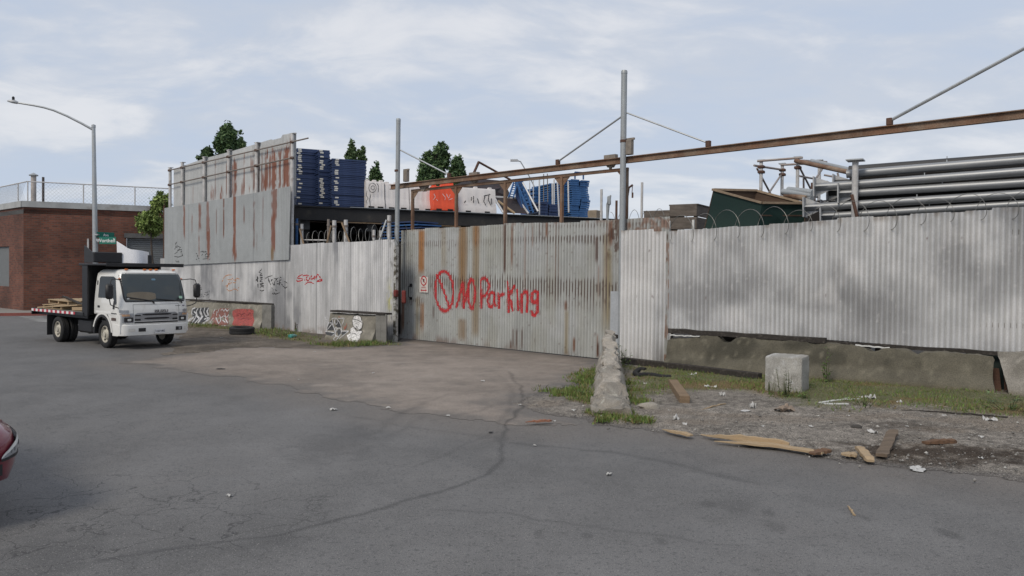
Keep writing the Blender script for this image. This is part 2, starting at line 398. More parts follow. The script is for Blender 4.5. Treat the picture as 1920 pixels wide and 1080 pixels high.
def road_material():
    m = mat_('asphalt', rough=0.85, var=0.05, vs=1.2, fine=0.30, fs=130, bump=0.55, bs=150, bd=0.006, attr=True, spec=0.3)
    nt = m.node_tree; N = nt.nodes; L = nt.links; b = N['Principled BSDF']
    src = b.inputs['Base Color'].links[0].from_socket
    tc = N.new('ShaderNodeTexCoord'); no = N.new('ShaderNodeTexNoise'); no.inputs['Scale'].default_value = 2.2; no.inputs['Detail'].default_value = 5; L.new(tc.outputs['Object'], no.inputs['Vector'])
    mx = N.new('ShaderNodeMix'); mx.data_type = 'RGBA'; mx.blend_type = 'LINEAR_LIGHT'; mx.inputs[0].default_value = 0.35; L.new(tc.outputs['Object'], mx.inputs[6]); L.new(no.outputs[1], mx.inputs[7])
    vo = N.new('ShaderNodeTexVoronoi'); vo.feature = 'DISTANCE_TO_EDGE'; vo.inputs['Scale'].default_value = 1.7; L.new(mx.outputs[2], vo.inputs['Vector'])
    r = N.new('ShaderNodeMapRange'); L.new(vo.outputs['Distance'], r.inputs[0]); r.inputs[1].default_value = 0.004; r.inputs[2].default_value = 0.017; r.inputs[3].default_value = 0.62; r.inputs[4].default_value = 0.0
    a = N.new('ShaderNodeAttribute'); a.attribute_name = 'crackmask'; mu = N.new('ShaderNodeMath'); mu.operation = 'MULTIPLY'; L.new(r.outputs[0], mu.inputs[0]); L.new(a.outputs['Fac'], mu.inputs[1])
    x = N.new('ShaderNodeMix'); x.data_type = 'RGBA'; L.new(mu.outputs[0], x.inputs[0]); L.new(src, x.inputs[6]); x.inputs[7].default_value = (0.028,0.028,0.03,1)
    def sp(scale, lo, hi, prev, colr, amt):
        n = N.new('ShaderNodeTexNoise'); n.inputs['Scale'].default_value = scale; n.inputs['Detail'].default_value = 2; L.new(tc.outputs['Object'], n.inputs['Vector']); q = N.new('ShaderNodeMapRange'); L.new(n.outputs[0], q.inputs[0]); q.inputs[1].default_value = lo; q.inputs[2].default_value = hi; q.inputs[4].default_value = amt
        y = N.new('ShaderNodeMix'); y.data_type = 'RGBA'; L.new(q.outputs[0], y.inputs[0]); L.new(prev, y.inputs[6]); y.inputs[7].default_value = (*colr,1); return y.outputs[2]
    o = sp(75, 0.62, 0.70, x.outputs[2], (0.30,0.29,0.27), 0.95); o = sp(48, 0.60, 0.70, o, (0.04,0.04,0.042), 0.75); o = sp(21, 0.56, 0.72, o, (0.075,0.075,0.077), 0.65); L.new(o, b.inputs['Base Color'])
    return m
road = tag(link('road', road_me, road_material()), kind='structure')

g = MB(); g.add([(-900,-60,-0.03),(900,-60,-0.03),(900,1600,-0.03),(-900,1600,-0.03)],[(0,1,2,3)])
tag(g.build('ground', mat_('bare_ground',(0.135,0.133,0.131),0.95,var=0.2,vs=0.15,fine=0.25,fs=40,bump=0.4,bs=60), loc=(0,0,0)), kind='structure')

def sub_sheet(name, sd, z, col, mat, smooth=True):
    fm = (sd.ravel()[NQ] > 0).all(1); q = NQ[fm]; used = np.unique(q); remap = np.full(GX.size,-1); remap[used] = np.arange(len(used))
    co = np.stack([GX,GY,z],-1).reshape(-1,3)[used]
    return tag(link(name, mesh_np(name, co, remap[q], col=col.reshape(-1,3)[used], smooth=smooth), mat), kind='structure')
# driveway
d1 = fbm(GX*0.5+9,GY*0.5,71); d2 = fbm(GX*2.5,GY*2.5,72); d3 = fbm(GX*10,GY*10,73)
dc = np.stack([0.24+0*d1,0.207+0*d1,0.18+0*d1],-1)*(1+0.45*(d1-0.5)+0.3*(d2-0.5)+0.25*(d3-0.5))[...,None]
dc = lerp3(dc,(0.31,0.275,0.245),sstep(0.6,0.8,fbm(GX*1.2,GY*3.0,75))*0.45)
dc = lerp3(dc,(0.15,0.135,0.122),sstep(0.58,0.75,fbm(GX*1.6,GY*1.6,76))*0.4)
dc = lerp3(dc,(0.045,0.042,0.04),np.clip(mark*0.9,0,0.8))
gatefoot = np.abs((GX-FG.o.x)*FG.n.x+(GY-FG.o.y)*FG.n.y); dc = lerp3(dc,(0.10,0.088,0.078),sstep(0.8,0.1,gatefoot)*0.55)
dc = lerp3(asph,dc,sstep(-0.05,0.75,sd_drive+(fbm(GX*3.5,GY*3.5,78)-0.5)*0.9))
m_dirt = mat_('dusty_concrete', rough=0.95, var=0.10, vs=2, fine=0.25, fs=90, bump=0.5, bs=110, bd=0.006, attr=True, spec=0.2)
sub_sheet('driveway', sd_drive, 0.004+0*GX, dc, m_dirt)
# verge: gravel and soil, slightly lumpy
def in_any(polys, x, y): 
    s = np.full(np.shape(x),-1e9)
    for p in polys: s = np.maximum(s, poly_sd(x,y,p))
    return s
sd_g = in_any(GRASSP,GX,GY)+(fbm(GX*1.1,GY*1.1,83)-0.5)*1.1+(fbm(GX*4,GY*4,84)-0.5)*0.8
edge = sstep(0.0,0.7,sd_verge)
vz = 0.003 + edge*(0.03*fbm(GX*1.3,GY*1.3,81) + 0.022*fbm(GX*6,GY*6,82)) + sstep(-0.2,0.7,sd_g)*0.03*edge
v1 = fbm(GX*1.0,GY*1.0,91); v2 = fbm(GX*4,GY*4,92); v3 = vnoise(GX*16,GY*16,93)
vc = np.stack([0.235+0*v1,0.212+0*v1,0.185+0*v1],-1)*(1+0.5*(v1-0.5)+0.5*(v2-0.5)+0.75*(v3-0.5))[...,None]
vc = lerp3(vc,(0.235,0.195,0.155),sstep(0.55,0.75,fbm(GX*0.8+4,GY*1.5,94))*0.55)
for (px,py,rx,ry,s) in ((1745,850,1.2,0.32,0.95),(1810,852,1.0,0.4,0.85),(1720,870,1.1,0.2,0.9),(1660,850,0.5,0.3,0.7),(1700,802,0.6,0.45,0.6),(1880,868,0.9,0.3,0.6),(1560,838,0.4,0.15,0.5)):
    p = G(px,py); d = np.hypot((GX-p.x)/rx,(GY-p.y)/ry)+(v2-0.5)*0.9; vc = lerp3(vc,(0.05,0.036,0.026),s*0.8*sstep(1.3,0.3,d+0.5*(v3-0.5)))
gm = sstep(-0.25,0.55,sd_g); vc = lerp3(vc,(0.12,0.125,0.05),gm*0.8)
ora = sstep(0.52,0.7,fbm(GX*0.9,GY*1.6,97))*sstep(-0.3,0.4,sd_g); vc = lerp3(vc,(0.20,0.125,0.06),ora*0.6)
vc = lerp3(asph*1.05,vc,sstep(-0.02,0.38,sd_verge+(fbm(GX*6,GY*6,79)-0.5)*0.5))
m_grav = mat_('gravelly_soil', rough=0.95, var=0.10, vs=3, fine=0.55, fs=55, bump=1.0, bs=60, bd=0.03, attr=True, spec=0.2)
sub_sheet('gravel_verge', sd_verge, vz, vc, m_grav)
# dirt strip along the far fence
sd_lg = in_any(LGRASS,GX,GY)+(fbm(GX*1.3,GY*1.3,103)-0.5)*0.9
sc_ = np.stack([0.165+0*v1,0.142+0*v1,0.118+0*v1],-1)*(1+0.7*(v1-0.5)+0.6*(v2-0.5)+0.3*(v3-0.5))[...,None]
sc_ = lerp3(sc_,(0.075,0.066,0.058),sstep(0.5,0.7,fbm(GX*1.4,GY*1.4,104))*0.6)
sc_ = lerp3(sc_,(0.13,0.115,0.05),sstep(-0.2,0.5,sd_lg)*0.65)
sub_sheet('dirt_strip', sd_strip, 0.005+0.02*v1*sstep(0,0.6,sd_strip), sc_, m_grav)

# ---- grass blades and loose stones (too many to count)
def scatter(polys, n, seed, dens):
    r = np.random.RandomState(seed); out = []
    for p in polys:
        xs = [q[0] for q in p]; ys = [q[1] for q in p]
        x = r.uniform(min(xs)-0.4,max(xs)+0.4,n); y = r.uniform(min(ys)-0.4,max(ys)+0.4,n)
        k = dens(x,y) > r.uniform(0,1,n); out.append(np.stack([x[k],y[k]],1))
    return np.concatenate(out)
def blades(name, pts, h, seed, cols, z=0.02):
    r = np.random.RandomState(seed); n = len(pts); a = r.uniform(0,6.283,n); hh = h*r.uniform(0.4,1.3,n); w = r.uniform(0.004,0.010,n)*(1+h*4); lean = r.uniform(0.1,0.9,n)*hh; la = r.uniform(0,6.283,n)
    bx, by = pts[:,0], pts[:,1]; dx, dy = np.cos(a)*w, np.sin(a)*w
    v = np.stack([np.stack([bx-dx,by-dy,np.full(n,z)],1), np.stack([bx+dx,by+dy,np.full(n,z)],1), np.stack([bx+np.cos(la)*lean,by+np.sin(la)*lean,z+hh],1)],1).reshape(-1,3)
    ci = np.asarray(cols)[r.randint(0,len(cols),n)]*r.uniform(0.7,1.25,(n,1)); c = np.repeat(ci,3,0)
    return mesh_np(name, v, None, np.arange(3*n).reshape(-1,3), col=c)
def gdens(x,y): return np.clip(sstep(-0.15,0.6,in_any(GRASSP,x,y)+(fbm(x*1.1,y*1.1,83)-0.5)*1.1+(fbm(x*4,y*4,84)-0.5)*0.8),0,1)*(0.15+0.85*sstep(0.35,0.6,fbm(x*2.3,y*2.3,111)))
def lgdens(x,y): return np.clip(sstep(-0.1,0.5,in_any(LGRASS,x,y)+(fbm(x*1.3,y*1.3,103)-0.5)*0.9),0,1)*(0.1+0.9*sstep(0.4,0.65,fbm(x*2,y*2,112)))
m_grass = mat_('grass_blade', rough=0.7, var=0.1, bump=0, attr=True, spec=0.25)
gcols = [(0.12,0.19,0.04),(0.15,0.21,0.055),(0.09,0.15,0.035),(0.13,0.19,0.05),(0.21,0.19,0.08),(0.18,0.14,0.065)]
tag(link('grass', blades('grass', scatter(GRASSP,60000,3,gdens), 0.07, 4, gcols, 0.03), m_grass), kind='stuff')
tag(link('grass_tufts', blades('grass_tufts', scatter(LGRASS,9000,5,lgdens), 0.10, 6, gcols, 0.02), m_grass), kind='stuff')
def stones():
    r = np.random.RandomState(9); n = 9000
    s = r.uniform(-0.1,0.8,n); y = 1/r.uniform(1/19.0,1/7.2,n); x = s*y
    sd = poly_sd(x,y,VERGE)+(fbm(x*1.7,y*1.7,3)-0.5)*0.6; k = (sd > -0.5*r.uniform(0,1,n)**3)&(gdens(x,y) < 0.5+0.5*r.uniform(0,1,n)); x, y = x[k], y[k]; n = len(x)
    base = np.array([(1,0,0),(0,1,0),(-1,0,0),(0,-1,0),(0,0,1),(0,0,-1)],float); tri = np.array([(0,1,4),(1,2,4),(2,3,4),(3,0,4),(1,0,5),(2,1,5),(3,2,5),(0,3,5)])
    sz = 0.006+0.022*r.power(0.35,n)**3; v = base[None]*sz[:,None,None]*r.uniform(0.55,1.3,(n,6,1)); a = r.uniform(0,6.28,n); c_, s_ = np.cos(a)[:,None], np.sin(a)[:,None]
    v = np.stack([v[...,0]*c_-v[...,1]*s_, v[...,0]*s_+v[...,1]*c_, v[...,2]*0.7],-1); v[...,0] += x[:,None]; v[...,1] += y[:,None]; v[...,2] += 0.032+sz[:,None]*0.2
    t = (tri[None]+np.arange(n)[:,None,None]*6).reshape(-1,3); g_ = r.uniform(0.10,0.30,(n,1))*np.array([[1,0.95,0.88]]); g_[r.uniform(0,1,n) > 0.93] = (0.42,0.41,0.38)
    return mesh_np('loose_stones', v.reshape(-1,3), None, t, col=np.repeat(g_,6,0))
tag(link('loose_stones', stones(), mat_('stone', rough=0.9, var=0.1, bump=0, attr=True)), kind='stuff')

yd = MB(); yd.prism([FL.world(-8,-0.12,0.0035),FL.world(FL.L,-0.12,0.0035),FG.world(0,-0.25,0.0035),FR.world(0.1,-0.2,0.0035),FR.world(26,-0.2,0.0035),FR.world(26,-40,0.0035),FL.world(-8,-40,0.0035)],Vector((0,0,0.003)))
tag(yd.build('added_dark_ground', mat_('bounce_dimming_dark',(0.042,0.038,0.034),0.95,var=0.3,vs=0.8,fine=0.25,bump=0.5), loc=(0,0,0)), kind='structure')  # unseen dark ground added to dim reflections and undersides behind the fences
# ---------------------------------------------------------------- corrugated sheets
PITCH_C, AMP = 0.095, 0.019
def corr_w(u): return AMP*np.cos(2*math.pi*np.asarray(u)/PITCH_C)
def corr(name, fr, upts, bot, top, colfn, parent=None, w0=0.0, nv=46, spp=8, wfn=None, mat=None, edge=0.0):
    """upts: breakpoints (u) with bottom and top heights; a corrugated sheet grid in the frame's own coordinates"""
    u0, u1 = upts[0], upts[-1]; nu = int((u1-u0)/PITCH_C*spp)+1; u = np.linspace(u0,u1,nu)
    b = np.interp(u,upts,bot); t = np.interp(u,upts,top); sk = np.floor(u/0.665); t = t + edge*(_hash(sk,0*sk,91)-0.5) + edge*0.4*(u/0.665-sk-0.5)*(_hash(sk,0*sk,92)-0.5); f = np.linspace(0,1,nv)[:,None]
    Z = b[None,:]*(1-f)+t[None,:]*f; U = np.repeat(u[None,:],nv,0)
    W = w0 + corr_w(U) + (wfn(U,Z) if wfn else 0)
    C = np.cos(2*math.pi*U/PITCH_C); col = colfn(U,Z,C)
    valley_shade_dirt = sstep(-0.1,-0.9,C)*(0.16+0.45*fbm(U*2.2,Z*0.8,77)); col = lerp3(col,(0.13,0.128,0.122),valley_shade_dirt)  # dirt and rib shade painted together into the valley colour
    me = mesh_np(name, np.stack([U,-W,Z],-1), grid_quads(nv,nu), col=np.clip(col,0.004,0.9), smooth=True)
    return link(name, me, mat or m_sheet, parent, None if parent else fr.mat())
def stroke_mesh(mb, fr, strokes, width, w0, surf=True, jit=0.12, wfn=None, seed=1):
    """painted lines: ribbons that follow the corrugations 4 mm proud of the sheet; strokes are lists of (u,z)"""
    r = random.Random(seed)
    for st in strokes:
        pts = []
        for (a,b) in zip(st[:-1],st[1:]):
            n = max(1,int(math.hypot(b[0]-a[0],b[1]-a[1])/0.012)); pts += [(a[0]+(b[0]-a[0])*k/n, a[1]+(b[1]-a[1])*k/n) for k in range(n)]
        pts.append(st[-1]); 
        for _ in range(3): pts = [pts[0]] + [((pts[i-1][0]+2*pts[i][0]+pts[i+1][0])/4,(pts[i-1][1]+2*pts[i][1]+pts[i+1][1])/4) for i in range(1,len(pts)-1)] + [pts[-1]]
        n = len(pts); rows = []; M_ = 5
        for i,(u,z) in enumerate(pts):
            a, b = pts[max(i-2,0)], pts[min(i+2,n-1)]; dx, dz = b[0]-a[0], b[1]-a[1]; l = math.hypot(dx,dz) or 1; nx, nz = -dz/l, dx/l
            h = width/2*(1+jit*math.sin(i*0.13+seed)+jit*(mnoise.noise((i*0.15,seed,0))))*(0.75+0.25*min(1,min(i,n-1-i)/6))
            row = []
            for k in range(M_):
                t = -1+2*k/(M_-1); uu, zz = u+nx*h*t, z+nz*h*t
                w = w0 + 0.004 + (float(corr_w(uu)) if surf else 0) + (wfn(uu,zz) if wfn else 0)
                row.append(fr.world(uu,w,zz))
            rows.append(row)
        vs = [p for r_ in rows for p in r_]
        mb.add(vs, [(i*M_+k, i*M_+k+1, (i+1)*M_+k+1, (i+1)*M_+k) for i in range(n-1) for k in range(M_-1)])
def zp(pts, ox, oy, sc): return [(ox+x/sc, oy+y/sc) for (x,y) in pts]
def graffiti(name, fr, strokes_px, wpx, colour, parent, w0=0.0, surf=True, label=None, seed=1, paint=None, wfn=None):
    mb = MB(); st = [[fr.uz(px,py,w0) for (px,py) in s] for s in strokes_px]
    d = (fr.hit(*strokes_px[0][0],w0)-EYE).length
    stroke_mesh(mb, fr, st, wpx*d/F_PX, w0, surf, seed=seed, wfn=(lambda a,b: float(wfn(np.float64(a),np.float64(b)))) if wfn else None)
    o = mb.build(name, paint or paint_mat(colour[0],colour[1]), parent)
    if label: o['label'] = label
    return o
def ell(cx, cy, rx, ry, a0=0, a1=360, n=36, tilt=0): 
    o = []
    for k in range(n+1):
        a = math.radians(a0+(a1-a0)*k/n); x, y = rx*math.cos(a), ry*math.sin(a); t = math.radians(tilt); o.append((cx+x*math.cos(t)-y*math.sin(t), cy+x*math.sin(t)+y*math.cos(t)))
    return o
RUST, DRUST, ORANGE = np.array((0.18,0.075,0.035)), np.array((0.085,0.036,0.02)), np.array((0.34,0.15,0.04))
P_RED, P_BLK, P_ORG, P_WHT = ('red',(0.50,0.03,0.035)), ('black',(0.02,0.02,0.022)), ('orange',(0.55,0.24,0.09)), ('white',(0.70,0.69,0.68))

# ---- sliding gate
def upx(fr, px, py=500, w=0): return fr.uz(px,py,w)[0]
GU0, GU1 = upx(FG,752), upx(FG,1255)
gt_u = [GU0]+[upx(FG,x) for x in (855,1002,1145,1255)]; gt_z = [FG.uz(x,y)[1] for x,y in ((752,431),(855,425),(1002,418),(1145,412.5),(1255,406))]
def gate_col(U,Z,C):
    n1 = fbm(U*1.2,Z*1.2,201); n2 = fbm(U*12,Z*0.9,202); n3 = fbm(U*30,Z*5,203)
    c = np.ones(U.shape+(3,))*np.array((0.39,0.40,0.385)); c = c*(1+0.28*(n1-0.5)+0.28*(n2-0.5)+0.12*(n3-0.5))[...,None]
    sh = np.floor((U-GU0)/0.62); c = c*(0.94+0.12*_hash(sh,0*sh,7))[...,None]
    c = lerp3(c,(0.45,0.46,0.465),0.5*sstep(0.5,0.72,fbm(U*0.9+3,Z*1.3,204)))
    c = lerp3(c,(0.31,0.30,0.24),0.38*sstep(0.5,0.75,fbm(U*1.9,Z*0.6,205)))
    top = np.interp(U,gt_u,gt_z); zz = Z/top
    def streak(px,wpx,y0,y1,col,s,soft=0.35):
        nonlocal c
        u0, zt = FG.uz(px,y0); _, zb = FG.uz(px,y1); w = wpx/44
        w = w*(0.75+0.5*fbm(Z*1.1+px,0*Z,206)); m = np.exp(-((U-u0)/w)**4)*sstep(zb,zb+(zt-zb)*soft,Z)*sstep(zt+0.10,zt-0.05,Z)*(0.7+0.6*fbm(U*16,Z*1.0,207+int(px)))
        c = lerp3(c,col,np.clip(m*s,0,0.95))
    for a in ((791,6,433,522,ORANGE,1.05,0.25),(792,4,570,632,ORANGE*0.8,0.7,0.5),(868,8,426,590,np.array((0.24,0.14,0.055)),0.9),(867,7,600,645,np.array((0.22,0.13,0.05)),0.6),(893,7,424,640,np.array((0.22,0.145,0.06)),0.72,0.1),(893,5,424,470,ORANGE*0.8,0.6),
              (833,5,431,520,np.array((0.25,0.19,0.10)),0.45),(947,1.4,421,520,DRUST,0.95,0.2),(944,1.0,421,450,RUST,0.9),(960,1.6,425,510,RUST,0.8),(972,1.0,475,520,DRUST,0.6),(985,1.0,430,560,RUST,0.45),(999,1.0,425,470,RUST,0.6),
              (1012,1.4,418,452,DRUST,0.8),(1018,1.3,418,455,DRUST,0.85),(1025,1.3,418,450,RUST,0.8),(1120,2.2,446,500,DRUST,0.95),(1122,1.3,500,570,RUST,0.5),(1145,3.0,415,470,RUST,0.9),(1137,5,440,660,np.array((0.26,0.20,0.10)),0.55),(1143,4,470,640,np.array((0.26,0.20,0.09)),0.6),
              (1062,2.6,567,584,RUST,0.95),(1063,3.0,584,668,np.array((0.24,0.18,0.08)),0.7,0.1),(962,1.2,618,658,DRUST,0.85),(958,1.0,640,656,DRUST,0.8),(969,1.1,620,658,DRUST,0.8),(979,1.0,620,660,DRUST,0.8),(1077,1.6,636,664,RUST,0.9),(1120,1.4,630,672,RUST,0.8),(1121,1.2,645,674,DRUST,0.9),(813,1.5,575,600,DRUST,0.5),
              (756,3,560,630,RUST*1.1,0.8),(752,3,590,636,DRUST,0.7),(783,4,560,632,np.array((0.26,0.2,0.09)),0.55,0.1),(800,2,436,470,RUST,0.25)):
        streak(*a)
    hval = _hash(np.floor(U/PITCH_C+0.5),0*U,31); val = sstep(0.35,-0.6,C)
    def ticks(pts, up, dn, s, prof):
        nonlocal c
        us = [FG.uz(x,y)[0] for x,y in pts]; zs = [FG.uz(x,y)[1] for x,y in pts]; zc = np.interp(U,us,zs); st = np.interp(U,[upx(FG,x) for x,_ in prof],[v for _,v in prof])
        up_, dn_ = up*(0.5+hval), dn*(0.4+1.2*hval); m = val*sstep(zc+up_,zc+up_*0.4,Z)*sstep(zc-dn_,zc-dn_*0.3,Z)*st*s
        c = lerp3(c, DRUST*0.8, np.clip(m,0,0.9))
    hs_ = sstep(0.70,0.95,hval)*sstep(0.35,0.6,fbm(U*0.9+2,0*Z,221))*np.interp(U,[upx(FG,760),upx(FG,930),upx(FG,1000),GU1],[0.25,0.55,1.0,1.0]); tl = top-0.25-2.6*_hash(np.floor(U/PITCH_C+0.5),0*U,33)**2; c = lerp3(c,RUST*0.9,np.clip(sstep(0.3,-0.6,C)*hs_*sstep(tl-0.3,tl+0.2,Z)*(0.35+0.6*fbm(U*9,Z*1.6,222)),0,0.8))
    ticks([(752,525),(800,527),(1000,534),(1150,542)],0.24,0.34,1.25,[(752,0.35),(790,0.3),(805,0.7),(850,0.9),(885,0.6),(930,0.75),(1000,0.8),(1080,0.85),(1150,0.9)])
    ticks([(752,562),(800,563),(1150,570)],0.12,0.2,1.0,[(752,0.9),(790,0.9),(800,0.1),(1000,0.15),(1150,0.5)])
    ticks([(800,456),(1000,447),(1150,445)],0.07,0.16,1.2,[(752,0.1),(800,0.4),(830,0.5),(860,0.1),(940,0.3),(1000,0.5),(1060,0.9),(1150,1.0)])
    ticks([(1000,424),(1150,420)],0.03,0.09,0.8,[(752,0.0),(1000,0.2),(1050,0.6),(1150,0.8)])
    rz = sstep(0.30,0.02,Z)*sstep(0.42,0.7,fbm(U*3,Z*2,211)); c = lerp3(c,RUST*0.8,np.clip(rz*np.interp(U,[GU0,upx(FG,800),upx(FG,880),GU1],[1.0,0.8,0.3,0.5]),0,0.85))
    tz = sstep(top-0.10,top-0.0,Z)*sstep(0.45,0.7,fbm(U*6,Z,212)); c = lerp3(c,RUST,tz*0.5)
    rbox = np.exp(-((U-FG.uz(1150,460)[0])/0.25)**2)*sstep(2.3,2.6,Z)*sstep(0.5,0.62,fbm(U*7,Z*4,213)); c = lerp3(c,DRUST,np.clip(rbox,0,0.9))
    over = sstep(upx(FG,1165),upx(FG,1180),U)*sstep(0.45,0.6,fbm(U*5,Z*5,214)); c = lerp3(c,RUST*1.2,over*0.7)
    sp = sstep(0.88,0.93,vnoise(U*22,Z*14,215)); c = lerp3(c,DRUST,sp*0.4)
    return c
def gate_w(U,Z): sk = np.floor(U/0.665); return 0.026*(fbm(U*0.5,Z*0.7,231)-0.5)+0.006*(_hash(sk,0*sk,93)-0.5)
gate = thing('sliding_gate','wide rusty corrugated metal sliding gate with red no parking graffiti','gate',mat=FG.mat())
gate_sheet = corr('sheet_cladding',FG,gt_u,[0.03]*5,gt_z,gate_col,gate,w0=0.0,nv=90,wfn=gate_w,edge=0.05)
FGL = gate
# rails behind the sheets, the tall hanging frame above them, gussets and trolleys
fr_ = MB(); uzf = lambda x,y,w=-0.08: FG.world(*(lambda a:(a[0],w,a[1]))(FG.uz(x,y,w)))
fr_.bar(uzf(772,358), uzf(1178,317), 0.06, 0.075)
for (xt,yt,xb,yb) in ((774,358,773,436),(856,349,854,430),(948,340,948,425),(1054,329.5,1053,420),(1175,318,1174,420)):
    a, b = uzf(xt,yt), uzf(xb,yb); b = Vector((a.x,a.y,b.z-0.6)); fr_.bar(a,b,0.075,0.075,up=(FG.d.x,FG.d.y,0))
    ua, za = FG.uz(xt,yt,-0.08)
    for sg in (-1,1):
        if (xt < 780 and sg < 0) or (xt > 1170 and sg > 0): continue
        fr_.prism([FG.world(ua,-0.075,za-0.03),FG.world(ua+sg*0.27,-0.075,za-0.03),FG.world(ua,-0.075,za-0.30)],FG.n*(-0.012))
for z in (0.25,1.6,2.9): fr_.bar(FG.world(GU0+0.05,-0.06,z),FG.world(GU1,-0.06,z),0.05,0.08)
fr_.build('gate_frame', m_rust, gate)
for (x,y0,y1) in ((795,350,357),(889,334,349),(1145,303,320)):
    t = MB(); ua, za = FG.uz(x,y0,-0.08); _, zb = FG.uz(x,y1,-0.08)
    t.prism([FG.world(ua-0.17,-0.03,za+0.16),FG.world(ua+0.17,-0.03,za+0.16),FG.world(ua+0.17,-0.03,za),FG.world(ua+0.06,-0.03,za-0.14),FG.world(ua-0.06,-0.03,za-0.14),FG.world(ua-0.17,-0.03,za)],FG.n*(-0.11))
    t.bar(FG.world(ua,-0.08,za-0.1),FG.world(ua,-0.08,zb),0.04,0.06,up=FG.d); t.build('trolley', mat_('grey_brown_plate',(0.22,0.19,0.16),0.7,var=0.3,vs=8), gate)
h = MB(); a, b = FG.uz(769,536), FG.uz(769,558)
h.tube([FG.world(a[0]+0.03,0.0,a[1]+0.02),FG.world(a[0],0.07,a[1]-0.03),FG.world(b[0],0.07,b[1]+0.03),FG.world(b[0]+0.03,0.0,b[1]-0.02)],0.014,6)
h.box(FG.world(a[0]+0.05,0.018,a[1]+0.02),(0.09,0.02,0.10),rz=math.atan2(FG.d.y,FG.d.x)); h.box(FG.world(b[0]+0.05,0.018,b[1]-0.02),(0.09,0.02,0.08),rz=math.atan2(FG.d.y,FG.d.x))
h.build('handle', m_blackp, gate)
S = lambda *p: zp(p,740,500,6.857)
np_strokes = [zp(ell(640,315,118,255,-100,262,50,-2),740,500,6.857), S((536,92),(600,225),(650,360),(702,525)),
  S((788,535),(830,400),(878,190),(882,350),(884,540)), S((884,540),(915,400),(968,165)), zp(ell(990,350,38,195,-90,272,40),740,500,6.857),
  S((1110,180),(1112,350),(1114,540)), S((1104,185),(1130,148),(1165,148),(1200,185),(1213,250),(1195,335),(1160,378),(1118,385)),
  S((1285,340),(1245,330),(1212,370),(1198,440),(1212,508),(1245,520),(1275,480),(1290,400),(1288,345),(1290,450),(1302,518)),
  S((1330,330),(1338,430),(1345,542)), S((1340,430),(1362,375),(1388,352),(1412,358)),
  S((1455,180),(1460,350),(1464,595)), S((1548,235),(1510,310),(1466,395)), S((1476,395),(1505,470),(1522,575)),
  S((1580,285),(1584,400),(1588,572)), S((1625,345),(1634,450),(1640,602)), S((1636,400),(1665,325),(1695,318),(1716,370),(1715,470),(1697,592)),
  S((1848,330),(1800,318),(1766,355),(1757,420),(1785,465),(1822,450),(1845,390),(1850,328)), S((1850,330),(1846,440),(1838,560),(1812,625),(1775,622),(1752,555))]
graffiti('lettering', FG, np_strokes, 5.4, P_RED, gate, label='red spray painted words No Parking with a crossed circle', seed=3, wfn=gate_w)
graffiti('overspray', FG, np_strokes, 9.5, P_RED, gate, w0=-0.0025, seed=4, wfn=gate_w, paint=paint_mat('red_mist',(0.42,0.05,0.05),0.7,0.0,0.42))
# latch stain blob and small patch sheet
pz = MB(); a, b = FG.uz(1146,546), FG.uz(1158,650); q = [FG.world(a[0],0.02,a[1]),FG.world(b[0]+0.02,0.02,a[1]),FG.world(b[0]+0.02,0.02,0.1),FG.world(a[0],0.02,0.1)]; pz.prism(q,FG.n*0.004)
pz.build('patch_plate', mat_('pale_zinc_plate',(0.40,0.42,0.44),0.5,0.2,var=0.1), gate)

# ---- gantry: posts, beam, struts
gan = thing('gate_gantry','rusty overhead track beam held by two tall grey steel posts above the gate','gantry',G(1165,679))
def post(pt, pb, r, zt=None):
    b = pb; m = MB(); t = at(*pt, b.y); m.tube([b,Vector((b.x,b.y,0.6)),Vector((t.x*0.5+b.x*0.5,b.y,t.z*0.5)),t],r,16); m.lathe([(r*1.06,-0.02),(r*1.06,0.03),(r*0.9,0.06),(0.0,0.075)],t); return m, t
pb1 = FG.world(upx(FG,743,500,0.35),0.35,0); pb2 = FG.world(upx(FG,1165,560,0.16),0.16,0)
m1, t1 = post((747,226),pb1,0.068); m1.build('post', m_pole, gan, smooth=True)
m2, t2 = post((1170.5,137),pb2,0.070); m2.build('post', m_pole, gan, smooth=True)
BW = 0.02
def ibeam(p, q, wd, ht, tf=0.018, tw=0.014):
    m = MB(); m.bar(p+Vector((0,0,ht/2)),q+Vector((0,0,ht/2)),wd,tf); m.bar(p-Vector((0,0,ht/2)),q-Vector((0,0,ht/2)),wd,tf); m.bar(p,q,tw,ht-tf-0.002); return m
bl, br_ = FG.uz(733,351,BW), FG.uz(1920,214,BW); slope = (br_[1]-bl[1])/(br_[0]-bl[0]); ue = br_[0]+4
beam_a, beam_b = FG.world(bl[0],BW,bl[1]), FG.world(ue,BW,br_[1]+slope*4)
ibeam(beam_a,beam_b,0.11,0.13).build('beam', m_rust, gan)
def bz(u): return bl[1]+slope*(u-bl[0])
def strut(pt0, w0_, pxb, r=0.022):
    u, _ = FG.uz(pxb[0],pxb[1],BW); b = FG.world(u,BW,bz(u)+0.16); m = MB(); m.tube([pt0,b],r,8); m.build('strut', m_galv, gan, smooth=True)
    k = MB(); k.bbox(FG.world(u,BW,bz(u)+0.145),(0.10,0.09,0.13),0.008,rz=math.atan2(FG.d.y,FG.d.x)); k.build('bracket', m_rustd, gan)
strut(at(750,281,pb1.y),0,(842,331)); strut(at(1165,219,pb2.y),0,(1046,306)); strut(at(1174,211,pb2.y),0,(1328,272),0.018)
up3 = FG.uz(1668,232,BW)[0]; p3t = FG.world(up3+5.6,0.1,bz(up3)+3.25)
r3 = FG.hit(1920,91,0.05); b3 = FG.world(up3,BW,bz(up3)+0.16); strut(b3+(r3-b3)*1.5,0,(1668,232),0.030)
